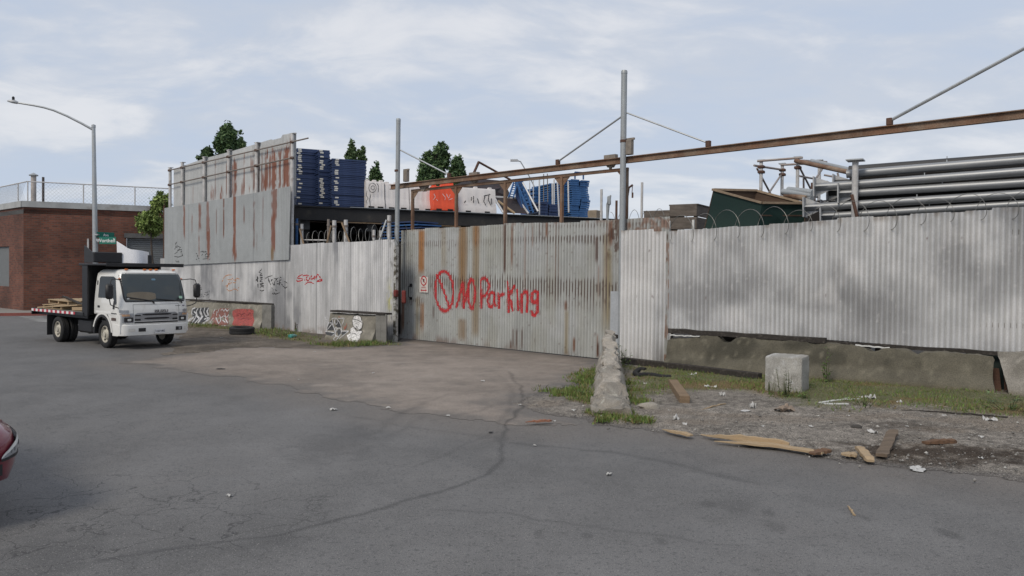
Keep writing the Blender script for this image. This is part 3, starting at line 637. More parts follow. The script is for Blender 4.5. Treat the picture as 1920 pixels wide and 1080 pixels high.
for (pb,zz) in ((pb1,0),(pb2,0)):
    u = (pb-FG.o).dot(FG.d); k = MB(); k.bbox(FG.world(u+0.13,0.1,bz(u)+0.27),(0.17,0.12,0.34),0.01,rz=math.atan2(FG.d.y,FG.d.x)); k.bbox(FG.world(u+0.14,0.1,bz(u)+0.46),(0.26,0.05,0.05),0.005,rz=math.atan2(FG.d.y,FG.d.x)); k.build('bracket', mat_('grey_brown_plate'), gan)
    c = MB(); zc = bz(u)+0.42; x_ = at(0,0,1); c.lathe([(0.078,-0.03),(0.078,0.03)],Vector((pb.x,pb.y,zc))); c.build('clamp', m_rustd, gan)

# ---- left street fence
LA = [(300,500),(541,487),(542,459),(640,454),(735,449.5),(741,449)]
lf_u, lf_t = [], []
for (x,y) in LA:
    u,z = FL.uz(x,y); lf_u.append(u); lf_t.append(z)
lf_u[2] = lf_u[1]+0.005; lf_t[0] = lf_t[1] = 2.55
def left_col(U,Z,C):
    n1 = fbm(U*1.1,Z*0.45,301); n2 = fbm(U*7,Z*0.7,302); n3 = fbm(U*26,Z*1.6,303)
    c = np.ones(U.shape+(3,))*np.array((0.53,0.53,0.535))*(1+0.65*(n1-0.5)+0.40*(n2-0.5)+0.25*(n3-0.5))[...,None]
    c = lerp3(c,(0.21,0.215,0.23),0.75*sstep(0.52,0.74,fbm(U*0.9+7,Z*0.8+2,304)))
    c = lerp3(c,(0.72,0.715,0.71),0.65*sstep(0.52,0.72,fbm(U*4,Z*0.35,305)))
    ww = 0.95; jt = np.abs(((U+0.31*np.sin(np.floor(U/ww)*3))%ww)-0.5*ww); lines = sstep(0.014,0.004,jt); c = lerp3(c,(0.10,0.10,0.105),lines*(0.3+0.5*_hash(np.floor(U/ww),0*U,3)))
    sh = np.floor((U+0.31*np.sin(np.floor(U/ww)*3))/ww+0.5); c = c*(0.9+0.2*_hash(sh,0*sh,8))[...,None]
    ru = FL.uz(741,540)[0]; yel = np.exp(-(((U-FL.uz(731,555)[0])/0.11)**2))*np.exp(-((Z-1.25)/0.45)**2)*sstep(0.35,0.6,fbm(U*15,Z*6,306)); c = lerp3(c,(0.50,0.48,0.14),yel*0.75)
    peel = sstep(ru-0.55,ru-0.05,U)*sstep(0.55,0.66,fbm(U*9,Z*7,307)); c = lerp3(c,(0.16,0.155,0.14),peel*0.7)
    c = lerp3(c,(0.24,0.17,0.13),sstep(0.35,0.02,Z)*sstep(0.45,0.7,fbm(U*2.5,Z*3,308))*0.6)
    return c
def left_w(U,Z): return 0.035*(fbm(U*0.55,Z*0.3,311)-0.5)
lfence = thing('corrugated_fence','pale grey corrugated street fence with small painted tags, left of the gate','fence',mat=FL.mat())
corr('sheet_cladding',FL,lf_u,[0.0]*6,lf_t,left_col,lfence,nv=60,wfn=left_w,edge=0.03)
lp = MB(); u = FL.uz(741,600)[0]; lp.box(FL.world(u+0.02,0.0,1.42),(0.10,0.10,2.84),rz=math.atan2(FL.d.y,FL.d.x))
lp.build('end_post', mat_('peeling_white_post',(0.42,0.42,0.40),0.8,0,var=0.3,vs=6,tint=(0.09,0.08,0.06),tv=(0.47,0.58),ts=7), lfence)
bx = MB(); u_, z_ = FL.uz(744,550); bx.bbox(FL.world(u_+0.03,0.06,z_),(0.12,0.12,0.20),0.02,rz=math.atan2(FL.d.y,FL.d.x)); bx.bbox(FL.world(u_+0.20,-0.1,z_-0.1),(0.14,0.10,0.38),0.03,rz=math.atan2(FL.d.y,FL.d.x)); bx.build('latch', mat_('red_rusty_latch',(0.20,0.035,0.03),0.8,0,var=0.4,vs=9,tint=(0.06,0.03,0.02),tv=(0.45,0.6),ts=9), lfence)
T = lambda *p: zp(p,340,480,6.75)
graffiti('graffiti', FL, [T((1532,235),(1490,255),(1468,280),(1500,284),(1532,288),(1535,305),(1500,318),(1468,322),(1464,300)),T((1560,212),(1556,270),(1566,312)),T((1535,252),(1600,240)),T((1602,245),(1580,285),(1598,320),(1628,292),(1620,252),(1602,245)),T((1652,248),(1640,282),(1660,300),(1690,252),(1688,300)),T((1722,215),(1705,290)),T((1716,216),(1750,260),(1785,312),(1750,322),(1712,326)),T((1785,315),(1755,300),(1718,318)),T((1566,360),(1600,334),(1640,330),(1676,350))],1.9,P_RED,lfence,wfn=left_w,label='red spray painted tag',seed=5)
graffiti('graffiti', FL, [T((1060,288),(1100,262),(1152,248)),T((1105,264),(1110,310),(1118,368)),T((1128,362),(1150,292),(1168,372)),T((1176,270),(1182,372)),T((1176,282),(1208,290),(1184,332)),T((1208,290),(1212,352),(1240,350)),T((1206,292),(1236,270)),T((1208,322),(1232,315)),T((1245,258),(1240,370)),T((1245,258),(1272,285),(1245,322),(1282,372),(1320,410),(1345,385),(1335,335),(1300,318)),T((1145,402),(1160,426)),T((1176,400),(1166,432)),T((1192,396),(1185,430),(1206,436)),T((1155,456),(1166,486)),T((1176,450),(1186,486),(1246,464))],1.3,P_BLK,lfence,wfn=left_w,label='black spray painted tag',seed=6)
graffiti('graffiti', FL, [T((1022,165),(985,205),(1022,222),(990,248),(1032,244)),T((990,268),(1032,272),(1000,292)),T((1032,292),(994,320),(1036,332)),T((1000,352),(1042,345),(1000,366),(1046,376)),zp(ell(1022,414,30,28),340,480,6.75),T((965,256),(968,330)),T((970,350),(971,402)),T((950,312),(965,256),(976,300))],1.4,P_BLK,lfence,wfn=left_w,label='black spray painted tag running upwards with an arrow',seed=7)
graffiti('graffiti', FL, [T((518,335),(540,280),(570,250),(600,240),(640,240)),T((600,270),(590,300),(640,300),(660,275)),T((660,300),(700,310),(690,340),(655,335)),T((700,280),(740,292),(742,350)),T((620,320),(590,370),(582,420),(610,445),(655,428)),T((570,380),(620,350),(650,330)),T((690,340),(700,290)),T((660,420),(690,418),(720,440),(732,395))],1.2,P_ORG,lfence,wfn=left_w,label='faint orange spray painted tag',seed=8)
graffiti('graffiti', FL, [T((200,405),(262,395)),T((225,385),(240,470)),T((240,420),(262,415),(240,450)),T((225,490),(240,525),(265,500),(255,480)),T((275,470),(285,520),(300,480),(310,520)),T((300,460),(340,465),(320,520)),T((330,450),(345,490),(360,440)),T((345,520),(360,555),(378,545))],1.0,('grey',(0.09,0.09,0.10)),lfence,wfn=left_w,label='thin grey scribbled tag',seed=9)

# ---- tall scaffold screen behind and above the left fence
scr = thing('scaffold_screen','tall rust streaked metal sheet screen on scaffold tubes above the left fence','screen',mat=FL.mat())
W1, W2, W3 = 0.07, -0.19, -0.105
def screen_streaks(c,U,Z,lst,fr,w):
    for (px,wpx,y0,y1,s,col) in lst:
        u0, zt = fr.uz(px,y0,w); _, zb = fr.uz(px,y1,w); ww = wpx/26*(0.6+0.8*fbm(Z*2.2+px,0*Z,401))
        m = sstep(1.3,0.6,np.abs(U-u0)/ww+0.55*(fbm(U*18,Z*3,402+int(px))-0.5)*2)*sstep(zb-0.1,zb+0.12,Z+(fbm(U*14,0*Z,403)-0.5)*0.5)*sstep(zt+0.1,zt-0.1,Z+(fbm(U*17,0*Z,404)-0.5)*0.6)*sstep(0.12,0.35,fbm(U*6,Z*2.5,405+int(px)))
        c = lerp3(c,col,np.clip(m*s,0,0.95))
    return c
RR = np.array((0.21,0.075,0.042))
def low_col(U,Z,C):
    c = np.ones(U.shape+(3,))*np.array((0.37,0.388,0.395))*(1+0.2*(fbm(U*0.8,Z*0.6,411)-0.5)+0.14*(fbm(U*9,Z*0.8,412)-0.5))[...,None]
    sh = np.floor(U/0.72); c = c*(0.95+0.1*_hash(sh,0*sh,9))[...,None]; c = lerp3(c,(0.12,0.125,0.13),sstep(0.012,0.003,np.abs((U%0.72)-0.36))*0.4)
    c = screen_streaks(c,U,Z,[(346,2.0,383,450,0.8,RR),(375,2.8,378,430,0.8,RR),(374,1.4,440,478,0.7,RR),(390,2.6,375,440,0.75,RR),(391,3.2,430,488,0.9,RR),(360,1.3,400,440,0.6,RR),(420,1.5,370,450,0.85,RR*0.8),(440,3.6,366,486,1.0,RR*1.1),(406,1.0,400,440,0.5,RR*0.7),(458,1.2,388,420,0.7,RR*0.8),(477,1.4,378,460,0.7,RR*0.7),(493,1.1,375,440,0.5,RR*0.7),(515,4.0,352,410,0.8,RR),(513,3.2,400,470,0.9,RR*1.05),(511,2.2,460,487,0.8,np.array((0.22,0.13,0.05))),(482,0.9,430,470,0.5,RR*0.7)],FL,W1)
    return c
def hi_col(U,Z,C):
    c = np.ones(U.shape+(3,))*np.array((0.48,0.49,0.49))*(1+0.18*(fbm(U*1.2,Z*0.6,421)-0.5)+0.3*(fbm(U*8,Z*0.5,422)-0.5))[...,None]
    sh = np.floor(U/0.72+0.3); c = c*(0.92+0.16*_hash(sh,0*sh,10))[...,None]
    c = screen_streaks(c,U,Z,[(538,4.2,276,352,1.05,RR*1.15),(514,4.0,278,354,1.0,RR*1.15),(525,2.6,280,350,0.95,RR),(545,2.0,262,300,0.8,RR),(506,2.0,296,352,0.9,RR),(484,2.2,300,358,0.85,RR),(533,2.0,290,352,0.9,RR),(500,3.2,288,356,0.9,RR),(497,4,330,356,0.9,RR),(492,1.4,280,356,0.8,RR*0.8),(473,2.6,292,330,0.6,RR),(477,1.6,320,360,0.8,RR*0.8),(458,1.8,294,362,0.7,RR),(441,3.2,300,368,0.95,RR),(436,1.6,300,370,0.7,RR),(426,2.2,305,366,0.7,RR*0.9),(404,1.3,300,374,0.6,RR*0.8),(398,2.6,350,378,0.7,RR),(415,2.6,355,375,0.8,RR),(468,2.0,345,362,0.7,RR),(456,3,348,364,0.7,RR),(362,1.0,350,380,0.3,RR)],FL,W2)
    return c
def pl(pts, w): 
    us, zs = zip(*[FL.uz(x,y,w) for x,y in pts]); return list(us), list(zs)
ub, zb_ = pl([(308,498),(420,493),(541,487)],W1); ut, zt_ = pl([(304,391),(420,372.5),(547,349)],W1)
u_all = sorted(set(ub+ut)); lo_u = [ub[0]]+[x for x in u_all if ub[0] < x < ub[-1]]+[ub[-1]]
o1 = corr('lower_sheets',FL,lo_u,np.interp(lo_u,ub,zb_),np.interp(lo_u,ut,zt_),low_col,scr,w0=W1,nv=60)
# the sheet corner flares out to the upper right
co = np.zeros(len(o1.data.vertices)*3,np.float32); o1.data.vertices.foreach_get('co',co); co = co.reshape(-1,3); f_ = np.clip((co[:,0]-(ub[-1]-0.9))/0.9,0,1)*np.clip((co[:,2]-zb_[-1])/(zt_[-1]-zb_[-1]),0,1); co[:,0] += f_*(ut[-1]-ub[-1]); co[:,1] -= 0.05*f_; o1.data.vertices.foreach_set('co',co.ravel()); o1.data.update()
uh, zh = pl([(326,317),(384,297),(430,285),(470,273),(509,261),(511,262.5),(528,258),(529,253),(555,248)],W2)
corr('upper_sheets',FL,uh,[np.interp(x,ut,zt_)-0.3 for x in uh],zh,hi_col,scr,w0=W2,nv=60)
for (x,yt) in ((320,315),(343,305),(384,295),(430,282),(482.5,268),(549.5,251)):
    u,z = FL.uz(x,yt,W3); m = MB(); m.tube([FL.world(u,W3+0.02,0),FL.world(u,W3+0.02,z)],0.062,10); m.box(FL.world(u,W3,z+0.01),(0.22,0.15,0.02),rz=math.atan2(FL.d.y,FL.d.x))
    for yy_ in (0,1):
        pass
    m.build('scaffold_post', mat_('pale_galvanised_post',(0.50,0.49,0.48),0.55,0.1,var=0.25,vs=5,tint=(0.20,0.16,0.13),tv=(0.58,0.8)), scr, smooth=True)
for (a,b) in (((317,319.5),(578,259)),((317,346.5),(549,295.5))):
    ua,za = FL.uz(*a,W3+0.07); u2,z2 = FL.uz(*b,W3+0.07); m = MB(); m.tube([FL.world(ua,W3+0.075,za),FL.world(u2,W3+0.075,z2)],0.026,8); m.build('rail', mat_('grey_rusty_tube',(0.22,0.19,0.17),0.7,0.2,var=0.3,vs=2), scr, smooth=True)
    for x in (320,343,384,430,482.5,549.5):
        cl = MB(); u = FL.uz(x,320,W3)[0]; z = za+(z2-za)*(u-ua)/(u2-ua); cl.bbox(FL.world(u,W3+0.05,z),(0.15,0.10,0.09),0.015,rz=math.atan2(FL.d.y,FL.d.x))
        cl.build('tube_clamp', m_rustd, scr)
Q = lambda *p: zp(p,280,430,3.84)
graffiti('graffiti', FL, [Q((195,90),(190,125),(205,130)),Q((180,150),(200,118),(225,130),(200,165),(180,180)),Q((205,150),(235,145),(225,185)),Q((180,195),(210,200),(240,190),(235,160)),Q((190,225),(205,240)),Q((200,235),(215,225),(215,242))],1.0,P_BLK,scr,w0=W1,label='small black tag on the grey sheets',seed=11)
graffiti('graffiti', FL, [Q((335,165),(350,190),(340,220)),Q((350,190),(365,230)),Q((368,165),(390,155),(380,190)),Q((385,165),(415,160),(400,200),(430,195)),Q((400,150),(420,185)),Q((415,205),(440,170),(432,220)),Q((385,215),(420,210))],0.9,P_BLK,scr,w0=W1,label='second black tag on the grey sheets',seed=12)

# ---- right street fence
RT = [(1164,431),(1226,428),(1226.5,433),(1318,430),(1319,428.5),(1378,423),(1506,416),(1613,409),(1707,404),(1708,400.5),(1809,394.5),(1810,392.5),(1925,388),(2350,366)]
RB = [(1164,681),(1240,683),(1250,684),(1262,684),(1400,690)]
rt_u, rt_z = zip(*[FR.uz(x,y) for x,y in RT]); rb_u = [rt_u[0], upx(FR,1252,600), upx(FR,1258,600), upx(FR,1550,600), upx(FR,1920,600), rt_u[-1]]
rb_z = [0.0,0.0] + [FR.uz(x,y)[1] for x,y in ((1258,622),(1550,637),(1920,664))]; rb_z.append(rb_z[-1])
def right_col(U,Z,C):
    n1 = fbm(U*0.75,Z*0.75,501); n2 = fbm(U*2.2,Z*1.8,502); n3 = fbm(U*22,Z*1.2,503)
    c = np.ones(U.shape+(3,))*np.array((0.555,0.557,0.557))*(1+0.20*(n2-0.5)+0.20*(n3-0.5))[...,None]
    pt = sstep(0.42,0.66,n1*0.6+n2*0.25+0.15*fbm(U*9,Z*2,509)); c = lerp3(c,(0.31,0.31,0.312),0.72*pt)
    for (px,py,rx,ry,s) in ((1290,560,0.9,0.55,0.5),(1400,540,0.8,0.5,0.55),(1560,560,1.0,0.45,0.6),(1640,590,0.7,0.6,0.5),(1780,470,0.5,0.8,0.5),(1860,540,0.6,0.5,0.45),(1700,600,0.5,0.5,0.35)):
        u0,z0 = FR.uz(px,py); d = np.hypot((U-u0)/rx,(Z-z0)/ry)+(n2-0.5)*1.3; c = lerp3(c,(0.25,0.25,0.255),s*1.1*sstep(1.2,0.1,d))
    c = lerp3(c,(0.72,0.71,0.70),0.55*sstep(0.56,0.75,fbm(U*1.1+9,Z*0.9,504)))
    first = sstep(upx(FR,1232,520),upx(FR,1222,520),U); c = lerp3(c,(0.74,0.73,0.715),first*0.6)
    top = np.interp(U,rt_u,rt_z); c = lerp3(c,(0.22,0.17,0.12),sstep(0.14,0.0,top-Z)*sstep(0.45,0.75,fbm(U*7,Z*2,505))*0.6)
    sc1 = sstep(0.9,0.98,vnoise(U/PITCH_C,np.floor((top-Z)/1.02)*3.3,506))*sstep(0.03,0.015,np.abs(((top-Z)%1.02)-0.5)); c = lerp3(c,DRUST,sc1*0.7)
    spk = sstep(0.86,0.92,vnoise(U*16,Z*16,507)); c = lerp3(c,(0.62,0.61,0.6),spk*0.4)
    c = lerp3(c,(0.17,0.15,0.13),sstep(0.5,0.0,Z)*sstep(0.4,0.7,fbm(U*4,Z*3,508))*0.5)
    return c
rfence = thing('corrugated_fence','long whitish corrugated street fence with grey paint patches, right of the gate','fence',mat=FR.mat())
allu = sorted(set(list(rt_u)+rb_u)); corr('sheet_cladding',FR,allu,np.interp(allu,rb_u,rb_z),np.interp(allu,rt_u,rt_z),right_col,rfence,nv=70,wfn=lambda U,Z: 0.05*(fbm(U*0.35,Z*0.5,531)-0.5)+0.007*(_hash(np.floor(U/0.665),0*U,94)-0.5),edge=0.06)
for z in (1.2,2.0,2.9):
    rr_ = MB(); rr_.bar(FR.world(0.1,-0.05,z),FR.world(rt_u[-1],-0.05,z),0.05,0.09); rr_.build('rail', m_wood, rfence)
u = 0.3
while u < rt_u[-1]:
    rp = MB(); rp.box(FR.world(u,-0.13,1.35),(0.09,0.09,2.7),rz=math.atan2(FR.d.y,FR.d.x)); rp.build('support_post', m_wood, rfence); u += 2.4
# ---------------------------------------------------------------- timbers, barriers and blocks along the fences
def axes(p, q):
    d = Vector((q.x-p.x,q.y-p.y,0)).normalized(); return d, Vector((d.y,-d.x,0))   # along, towards the street
def conc_col(co, seed, base=(0.27,0.26,0.24), dark=(0.10,0.095,0.08)):
    x, y, z = co[:,0], co[:,1], co[:,2]; a = x*1.0-y*0.8
    c = np.ones((len(co),3))*np.array(base)*(1+0.4*(fbm(a*1.5,z*1.5,seed)-0.5)+0.4*(fbm(a*6,z*6,seed+1)-0.5))[:,None]
    c = lerp3(c, dark, 0.65*sstep(0.5,0.72,fbm(a*1.3+3,z*2.2,seed+2))); c = lerp3(c, np.minimum(np.array(base)*1.7,0.5), 0.6*sstep(0.64,0.78,fbm(a*11,z*9,seed+3)))
    return lerp3(c,(0.13,0.11,0.06),sstep(0.16,0.0,z)*0.5)
JP = [(0.305,0.0),(0.305,0.07),(0.17,0.32),(0.16,0.36),(0.105,0.74),(0.09,0.80),(0.0,0.81)]
def jersey(name, p, q, hfn, label, seed, cols, jag=0.012, wfn=None, n=None, cat='barrier', group=None, base=(0.27,0.26,0.24), dark=(0.10,0.095,0.08), prof=JP, endtilt=0.0):
    d, nn = axes(p,q); L = (Vector((q.x,q.y,0))-Vector((p.x,p.y,0))).length; n = n or max(8,int(L/0.06)); mb = MB(); rings = []
    # finer profile
    pr = []
    for (a,b) in zip(prof[:-1],prof[1:]):
        m = max(1,int(math.hypot(b[0]-a[0],b[1]-a[1])/0.06)); pr += [(a[0]+(b[0]-a[0])*k/m,a[1]+(b[1]-a[1])*k/m) for k in range(m)]
    pr.append(prof[-1]); full = [(w,z) for w,z in pr] + [(-w,z) for w,z in pr[::-1][1:]]
    for i in range(n+1):
        t = L*i/n; hs = hfn(t); ws = wfn(t) if wfn else 1.0; ring = []
        for (w,z) in full:
            zz = min(z, hs) if hs < 0.81 else z*hs/0.81; ww = w*ws
            k = jag*(1.0+1.5*(zz > hs-0.08)); v = mnoise.noise_vector((t*3.1+seed,w*4,zz*5))*k + mnoise.noise_vector((t*14+seed,w*13,zz*13))*k*0.7
            tt = t + (zz*endtilt if i == n else (-zz*endtilt if i == 0 else 0))
            ring.append(Vector((p.x,p.y,0)) + d*(tt+v.x) + nn*(ww+v.y) + Vector((0,0,max(0.0 if z == 0 else 0.01,zz+v.z*(z > 0)))))
        rings.append(ring)
    mb.loft(rings); o = mb.build(name, m_conc, smooth=True, angle=50, paint=lambda co: conc_col(co,seed,base,dark)); 
    return tag(o,label,cat,group)

# long broken barrier under the right fence
WB = 0.42
bq = [(1238,614+63),(1870,660)]
FB = Frame(FR.world(0,WB,0),FR.world(5,WB,0))
tops = [(1252,640),(1262,634),(1300,633),(1318,628),(1330,626),(1352,628),(1360,640),(1375,641),(1390,632),(1400,631.5),(1440,634),(1500,639),(1530,644),(1560,643),(1600,646),(1625,651),(1640,660),(1650,657),(1660,651),(1700,655),(1712,658),(1722,664),(1735,659),(1760,658),(1800,662),(1840,665),(1862,667)]
tu = []; tz_ = []
for x,y in tops:
    u,z = FB.uz(x,y,-0.1); tu.append(u); tz_.append(z)
ua, ub2 = FB.uz(1240,690,0.3)[0], FB.uz(1868,740,0.2)[0]
jersey('concrete_barrier', FB.world(ua,0,0), FB.world(ub2,0,0), lambda t: float(np.interp(ua+t,tu,tz_)), 'long mossy grey concrete barrier with broken top edge below the right fence', 3, None, base=(0.115,0.105,0.08), dark=(0.042,0.04,0.03), endtilt=-0.22)
ue2 = FB.uz(1893,738,0.2)[0]
jersey('concrete_barrier', FB.world(ue2,0.05,0), FB.world(ue2+3.2,0.05,0), lambda t: 0.74+0.03*math.sin(t*5), 'pale concrete barrier cut off by the right edge of the picture', 8, None, base=(0.30,0.28,0.25), dark=(0.13,0.12,0.10), endtilt=0.25)
gb = MB(); gb.bar(FB.world(ub2-0.5,-0.42,0.36),FB.world(ue2+0.6,-0.42,0.36),0.03,0.72); tag(gb.build('gap_shade_sheet', mat_('gap_shade_dark',(0.012,0.022,0.020),0.8,var=0.3)),'dark sheet standing for the shade in the gap between the two right hand barriers','board')  # dark sheet added to stand for shade in the gap
def slab(name, pts, th, mat, label, cat, nrm=None, group=None):
    m = MB(); m.prism(pts, th); return tag(m.build(name, mat), label, cat, group)
for (x0,x1,yb,lab) in ((1862,1873,732,'rusty brown steel plate standing at the broken end of the long barrier'),(1884,1892,733,'narrow rusty steel plate leaning on the barrier at the right edge')):
    a, b = FB.uz(x0,700,-0.15)[0], FB.uz(x1,700,-0.15)[0]; z1 = FB.uz(x0,690,-0.15)[1]
    slab('steel_plate',[FB.world(a,-0.15,0.0),FB.world(b+0.05,-0.15,0.0),FB.world(b,-0.17,z1),FB.world(a-0.02,-0.17,z1)],FB.n*0.02,m_rustd,lab,'plate')
# beam on the barrier
def plank(name, fr, w, p, q, wd, ht, mat, label, cat='plank', group=None, bv=0.008, droop=0.0):
    (u0,z0),(u1,z1) = fr.uz(*p,w), fr.uz(*q,w); m = MB(); n = 10; d = fr.d
    r_ = []
    for i in range(n+1):
        t = i/n; c = fr.world(u0+(u1-u0)*t,w,z0+(z1-z0)*t)+Vector((0,0,0.006*math.sin(i*2.1)-droop*4*t*(1-t))); e = 0.006*math.sin(i*3.7+u0)
        r_.append([c+fr.n*(wd/2)+Vector((0,0,ht/2+e)),c-fr.n*(wd/2)+Vector((0,0,ht/2-e)),c-fr.n*(wd/2)-Vector((0,0,ht/2)),c+fr.n*(wd/2+e)-Vector((0,0,ht/2))])
    m.loft(r_); return tag(m.build(name,mat),label,cat,group)
m_woodd = mat_('black_weathered_timber',(0.036,0.031,0.027),0.9,0,var=0.45,vs=3,fine=0.3,stretch=(6,6,6),bump=0.5,bs=12,tint=(0.10,0.09,0.08),tv=(0.55,0.8),ts=3)
plank('timber_beam', FB, 0.02, (1255,620), (1549,638.5), 0.16, 0.095, m_woodd, 'dark weathered timber beam lying on the left half of the broken barrier','timber')
plank('timber_board', FB, -0.28, (1500,639), (1960,668), 0.05, 0.07, m_woodd, 'long dark edge board along the foot of the right fence, above the barrier','board')
plank('white_strip', FB, 0.12, (1257,628.5), (1312,631), 0.05, 0.018, mat_('white_painted_wood',(0.55,0.55,0.53),0.7), 'short white painted strip wedged under the left end of the timber beam','strip')
plank('white_strip', FB, 0.05, (1604,647), (1668,653), 0.05, 0.022, mat_('white_painted_wood'), 'short white strip lying in a broken notch on the barrier top','strip')
plank('white_strip', FB, -0.05, (1318,638), (1352,640), 0.12, 0.09, m_woodb, 'brown timber offcut showing in the notch below the dark beam','timber')
# low timber on the ground in front of the barrier
ga, gb_ = G(1170,684), G(1425,716); FT = Frame(ga,gb_)
m = MB(); L = FT.L; m.bbox(FT.world(L/2,0,0.085),(L,0.16,0.17),0.012,rz=math.atan2(FT.d.y,FT.d.x)); tag(m.build('railway_sleeper',m_woodd),'long dark timber lying on the ground in front of the broken barrier','timber')
# squared timber block
pa, pb_ = G(1262,727), G(1284,760); d = (pb_-pa).normalized(); m = MB(); m.bbox((pa+pb_)/2+Vector((0,0,0.075)),((pb_-pa).length,0.16,0.15),0.008,rz=math.atan2(d.y,d.x))
tag(m.build('timber_block',m_woodb),'short square brown timber lying on the gravel beside the tapered barrier','timber')

# concrete cube
c1, c2 = G(1433,737), G(1503,743); fv = c2-c1; sv = Vector((-fv.y,fv.x,0)).normalized(); d = fv.normalized(); W_ = fv.length; D_ = 0.63; Hc = 0.66
m = MB(); n = 18; 
def cubept(a,b,c): 
    p = Vector((a,b,c)); k = 5.0
    q = Vector([math.copysign(abs(x)**1.0,x) for x in p]); s = (abs(p.x)**22+abs(p.y)**22+abs(p.z)**22)**(1/22.0); q = q/s if s else q
    q += mnoise.noise_vector(q*1.6)*0.02+mnoise.noise_vector(q*6)*0.022+mnoise.noise_vector(q*17)*0.014; return q
vs = []; fs = []
for ax in range(3):
    for sg in (-1,1):
        b0 = len(vs)
        for i in range(n+1):
            for j in range(n+1):
                p = [0,0,0]; p[ax] = sg; p[(ax+1)%3] = -1+2*i/n; p[(ax+2)%3] = -1+2*j/n; q = cubept(*p)
                vs.append(c1 + d*((q.x+1)/2*W_) + sv*((q.y+1)/2*D_) + Vector((0,0,max(0.0,(q.z+1)/2*Hc))))
        for i in range(n):
            for j in range(n):
                a = b0+i*(n+1)+j; f = (a,a+n+1,a+n+2,a+1); fs.append(f if sg > 0 else f[::-1])
m.add(vs,fs)
def cube_col(co):
    c = conc_col(co,60,(0.37,0.36,0.335),(0.25,0.24,0.215)); z = co[:,2]; u = (co[:,0]-c1.x)*d.x+(co[:,1]-c1.y)*d.y
    for (uu,w,z0,z1) in ((0.22,0.012,0.15,0.5),(0.33,0.014,0.12,0.45),(0.58,0.016,0.1,0.52),(0.6,0.03,0.05,0.2)):
        c = lerp3(c,(0.55,0.54,0.51),0.75*np.exp(-((u-uu*W_*1.1-0.02*np.sin(z*20))/w)**2)*sstep(z0,z0+0.1,z)*sstep(z1,z1-0.1,z))
    c = lerp3(c,(0.09,0.09,0.05),0.7*np.exp(-((u-0.42*W_)/0.1)**2)*sstep(0.38,0.15,z)*sstep(0.35,0.6,fbm(u*12,z*12,61))); return c
tag(m.build('concrete_block',m_conc,smooth=True,angle=60,paint=cube_col),'pale rough concrete cube standing on the grass in front of the right fence','block')

# tapered barrier between drive and verge, seen end on
q1, q0 = G(1142,690), G(1146,783)
def tap(t): return float(np.interp(t/TL,[0,0.06,0.30,0.42,0.46,0.60,0.64,0.78,0.82,1.0],[0.10,0.15,0.34,0.44,0.40,0.56,0.50,0.68,0.76,0.80]))
TL = (Vector((q1.x,q1.y,0))-Vector((q0.x,q0.y,0))).length
jersey('tapered_barrier', q0, q1, tap, 'rough concrete barrier end that tapers to the ground between driveway and grass', 21, None, jag=0.034, base=(0.33,0.30,0.26), dark=(0.17,0.155,0.13), wfn=lambda t: 0.92)
m = MB(); p = at(1147,631,q1.y-0.3); m.bbox(p+Vector((0.02,0,0.0)),(0.22,0.14,0.09),0.02,rz=0.5); tag(m.build('timber_offcut',m_woodd),'dark timber offcut resting on the high end of the tapered barrier','timber')

# graffiti barriers along the left fence
a0, a1 = G(340,606), G(487,617); FJ = Frame(a0,a1)
d_, n_ = axes(a0,a1)
def painted_barrier(p, q, label, seed, h=0.80):
    return jersey('concrete_barrier', p, q, lambda t: h+0.012*math.sin(t*3), label, seed, None, jag=0.008, base=(0.235,0.22,0.185), dark=(0.12,0.11,0.09))
jl = painted_barrier(FJ.world(-0.3,-0.3,0), FJ.world(FJ.L,-0.3,0), 'long concrete barrier covered in graffiti behind the flatbed truck', 31, 0.86)
m = MB(); m.box(FJ.world(FJ.L+0.28,-0.32,0.43),(0.50,0.50,0.86),rz=math.atan2(FJ.d.y,FJ.d.x)); tag(m.build('wooden_box',mat_('grey_plywood',(0.20,0.195,0.18),0.85,var=0.25,vs=4,tint=(0.10,0.10,0.09))),'grey plywood box closing the end of the graffiti barrier','box')
m = MB(); m.bar(FJ.world(-0.2,-0.33,0.90),FJ.world(FJ.L+0.5,-0.33,0.89),0.30,0.05); tag(m.build('timber_plank',m_woodd),'dark plank on top of the long graffiti barrier','plank')
def slope_frame(fr, p, q, w):   # ribbons on the sloping face: w follows the profile
    pass
def jw(z): return float(np.interp(z,[0,0.07,0.32,0.36,0.74,0.80],[0.305,0.305,0.17,0.16,0.105,0.09]))
def on_barrier(name, fr, strokes_px, wpx, colour, parent, off=-0.3, label=None, seed=1, fill=False, lift=0.0):
    mb = MB(); st = []
    for s in strokes_px:
        o = []
        for (px,py) in s:
            w = off+0.2
            for _ in range(6):
                u,z = fr.uz(px,py,w); w = off+jw(max(0,min(0.8,z)))+0.012+lift
            o.append((u,z))
        st.append(o)
    d = (fr.hit(*strokes_px[0][0],0)-EYE).length
    if fill:
        for o in st:
            us = [a for a,b in o]; zs = [b for a,b in o]; cu, cz = sum(us)/len(us), sum(zs)/len(zs); rings = [o]; K = 6
            vs = []; n = len(o)
            for k in range(K+1):
                f = 1-k/K
                for (a,b) in o:
                    uu, zz = cu+(a-cu)*f, cz+(b-cz)*f; vs.append(fr.world(uu, off+jw(max(0,min(0.8,zz)))+0.012+lift, zz))
            mb.add(vs,[(k*n+i,k*n+(i+1)%n,(k+1)*n+(i+1)%n,(k+1)*n+i) for k in range(K) for i in range(n)])
    else:
        stroke_mesh(mb, fr, st, wpx*d/F_PX, 0, False, seed=seed, wfn=lambda u,z: off+jw(max(0,min(0.8,z)))+0.012+lift)
    o = mb.build(name, paint_mat(*colour), parent)
    if label: o['label'] = label
    return o
T = lambda *p: zp(p,340,480,6.75)
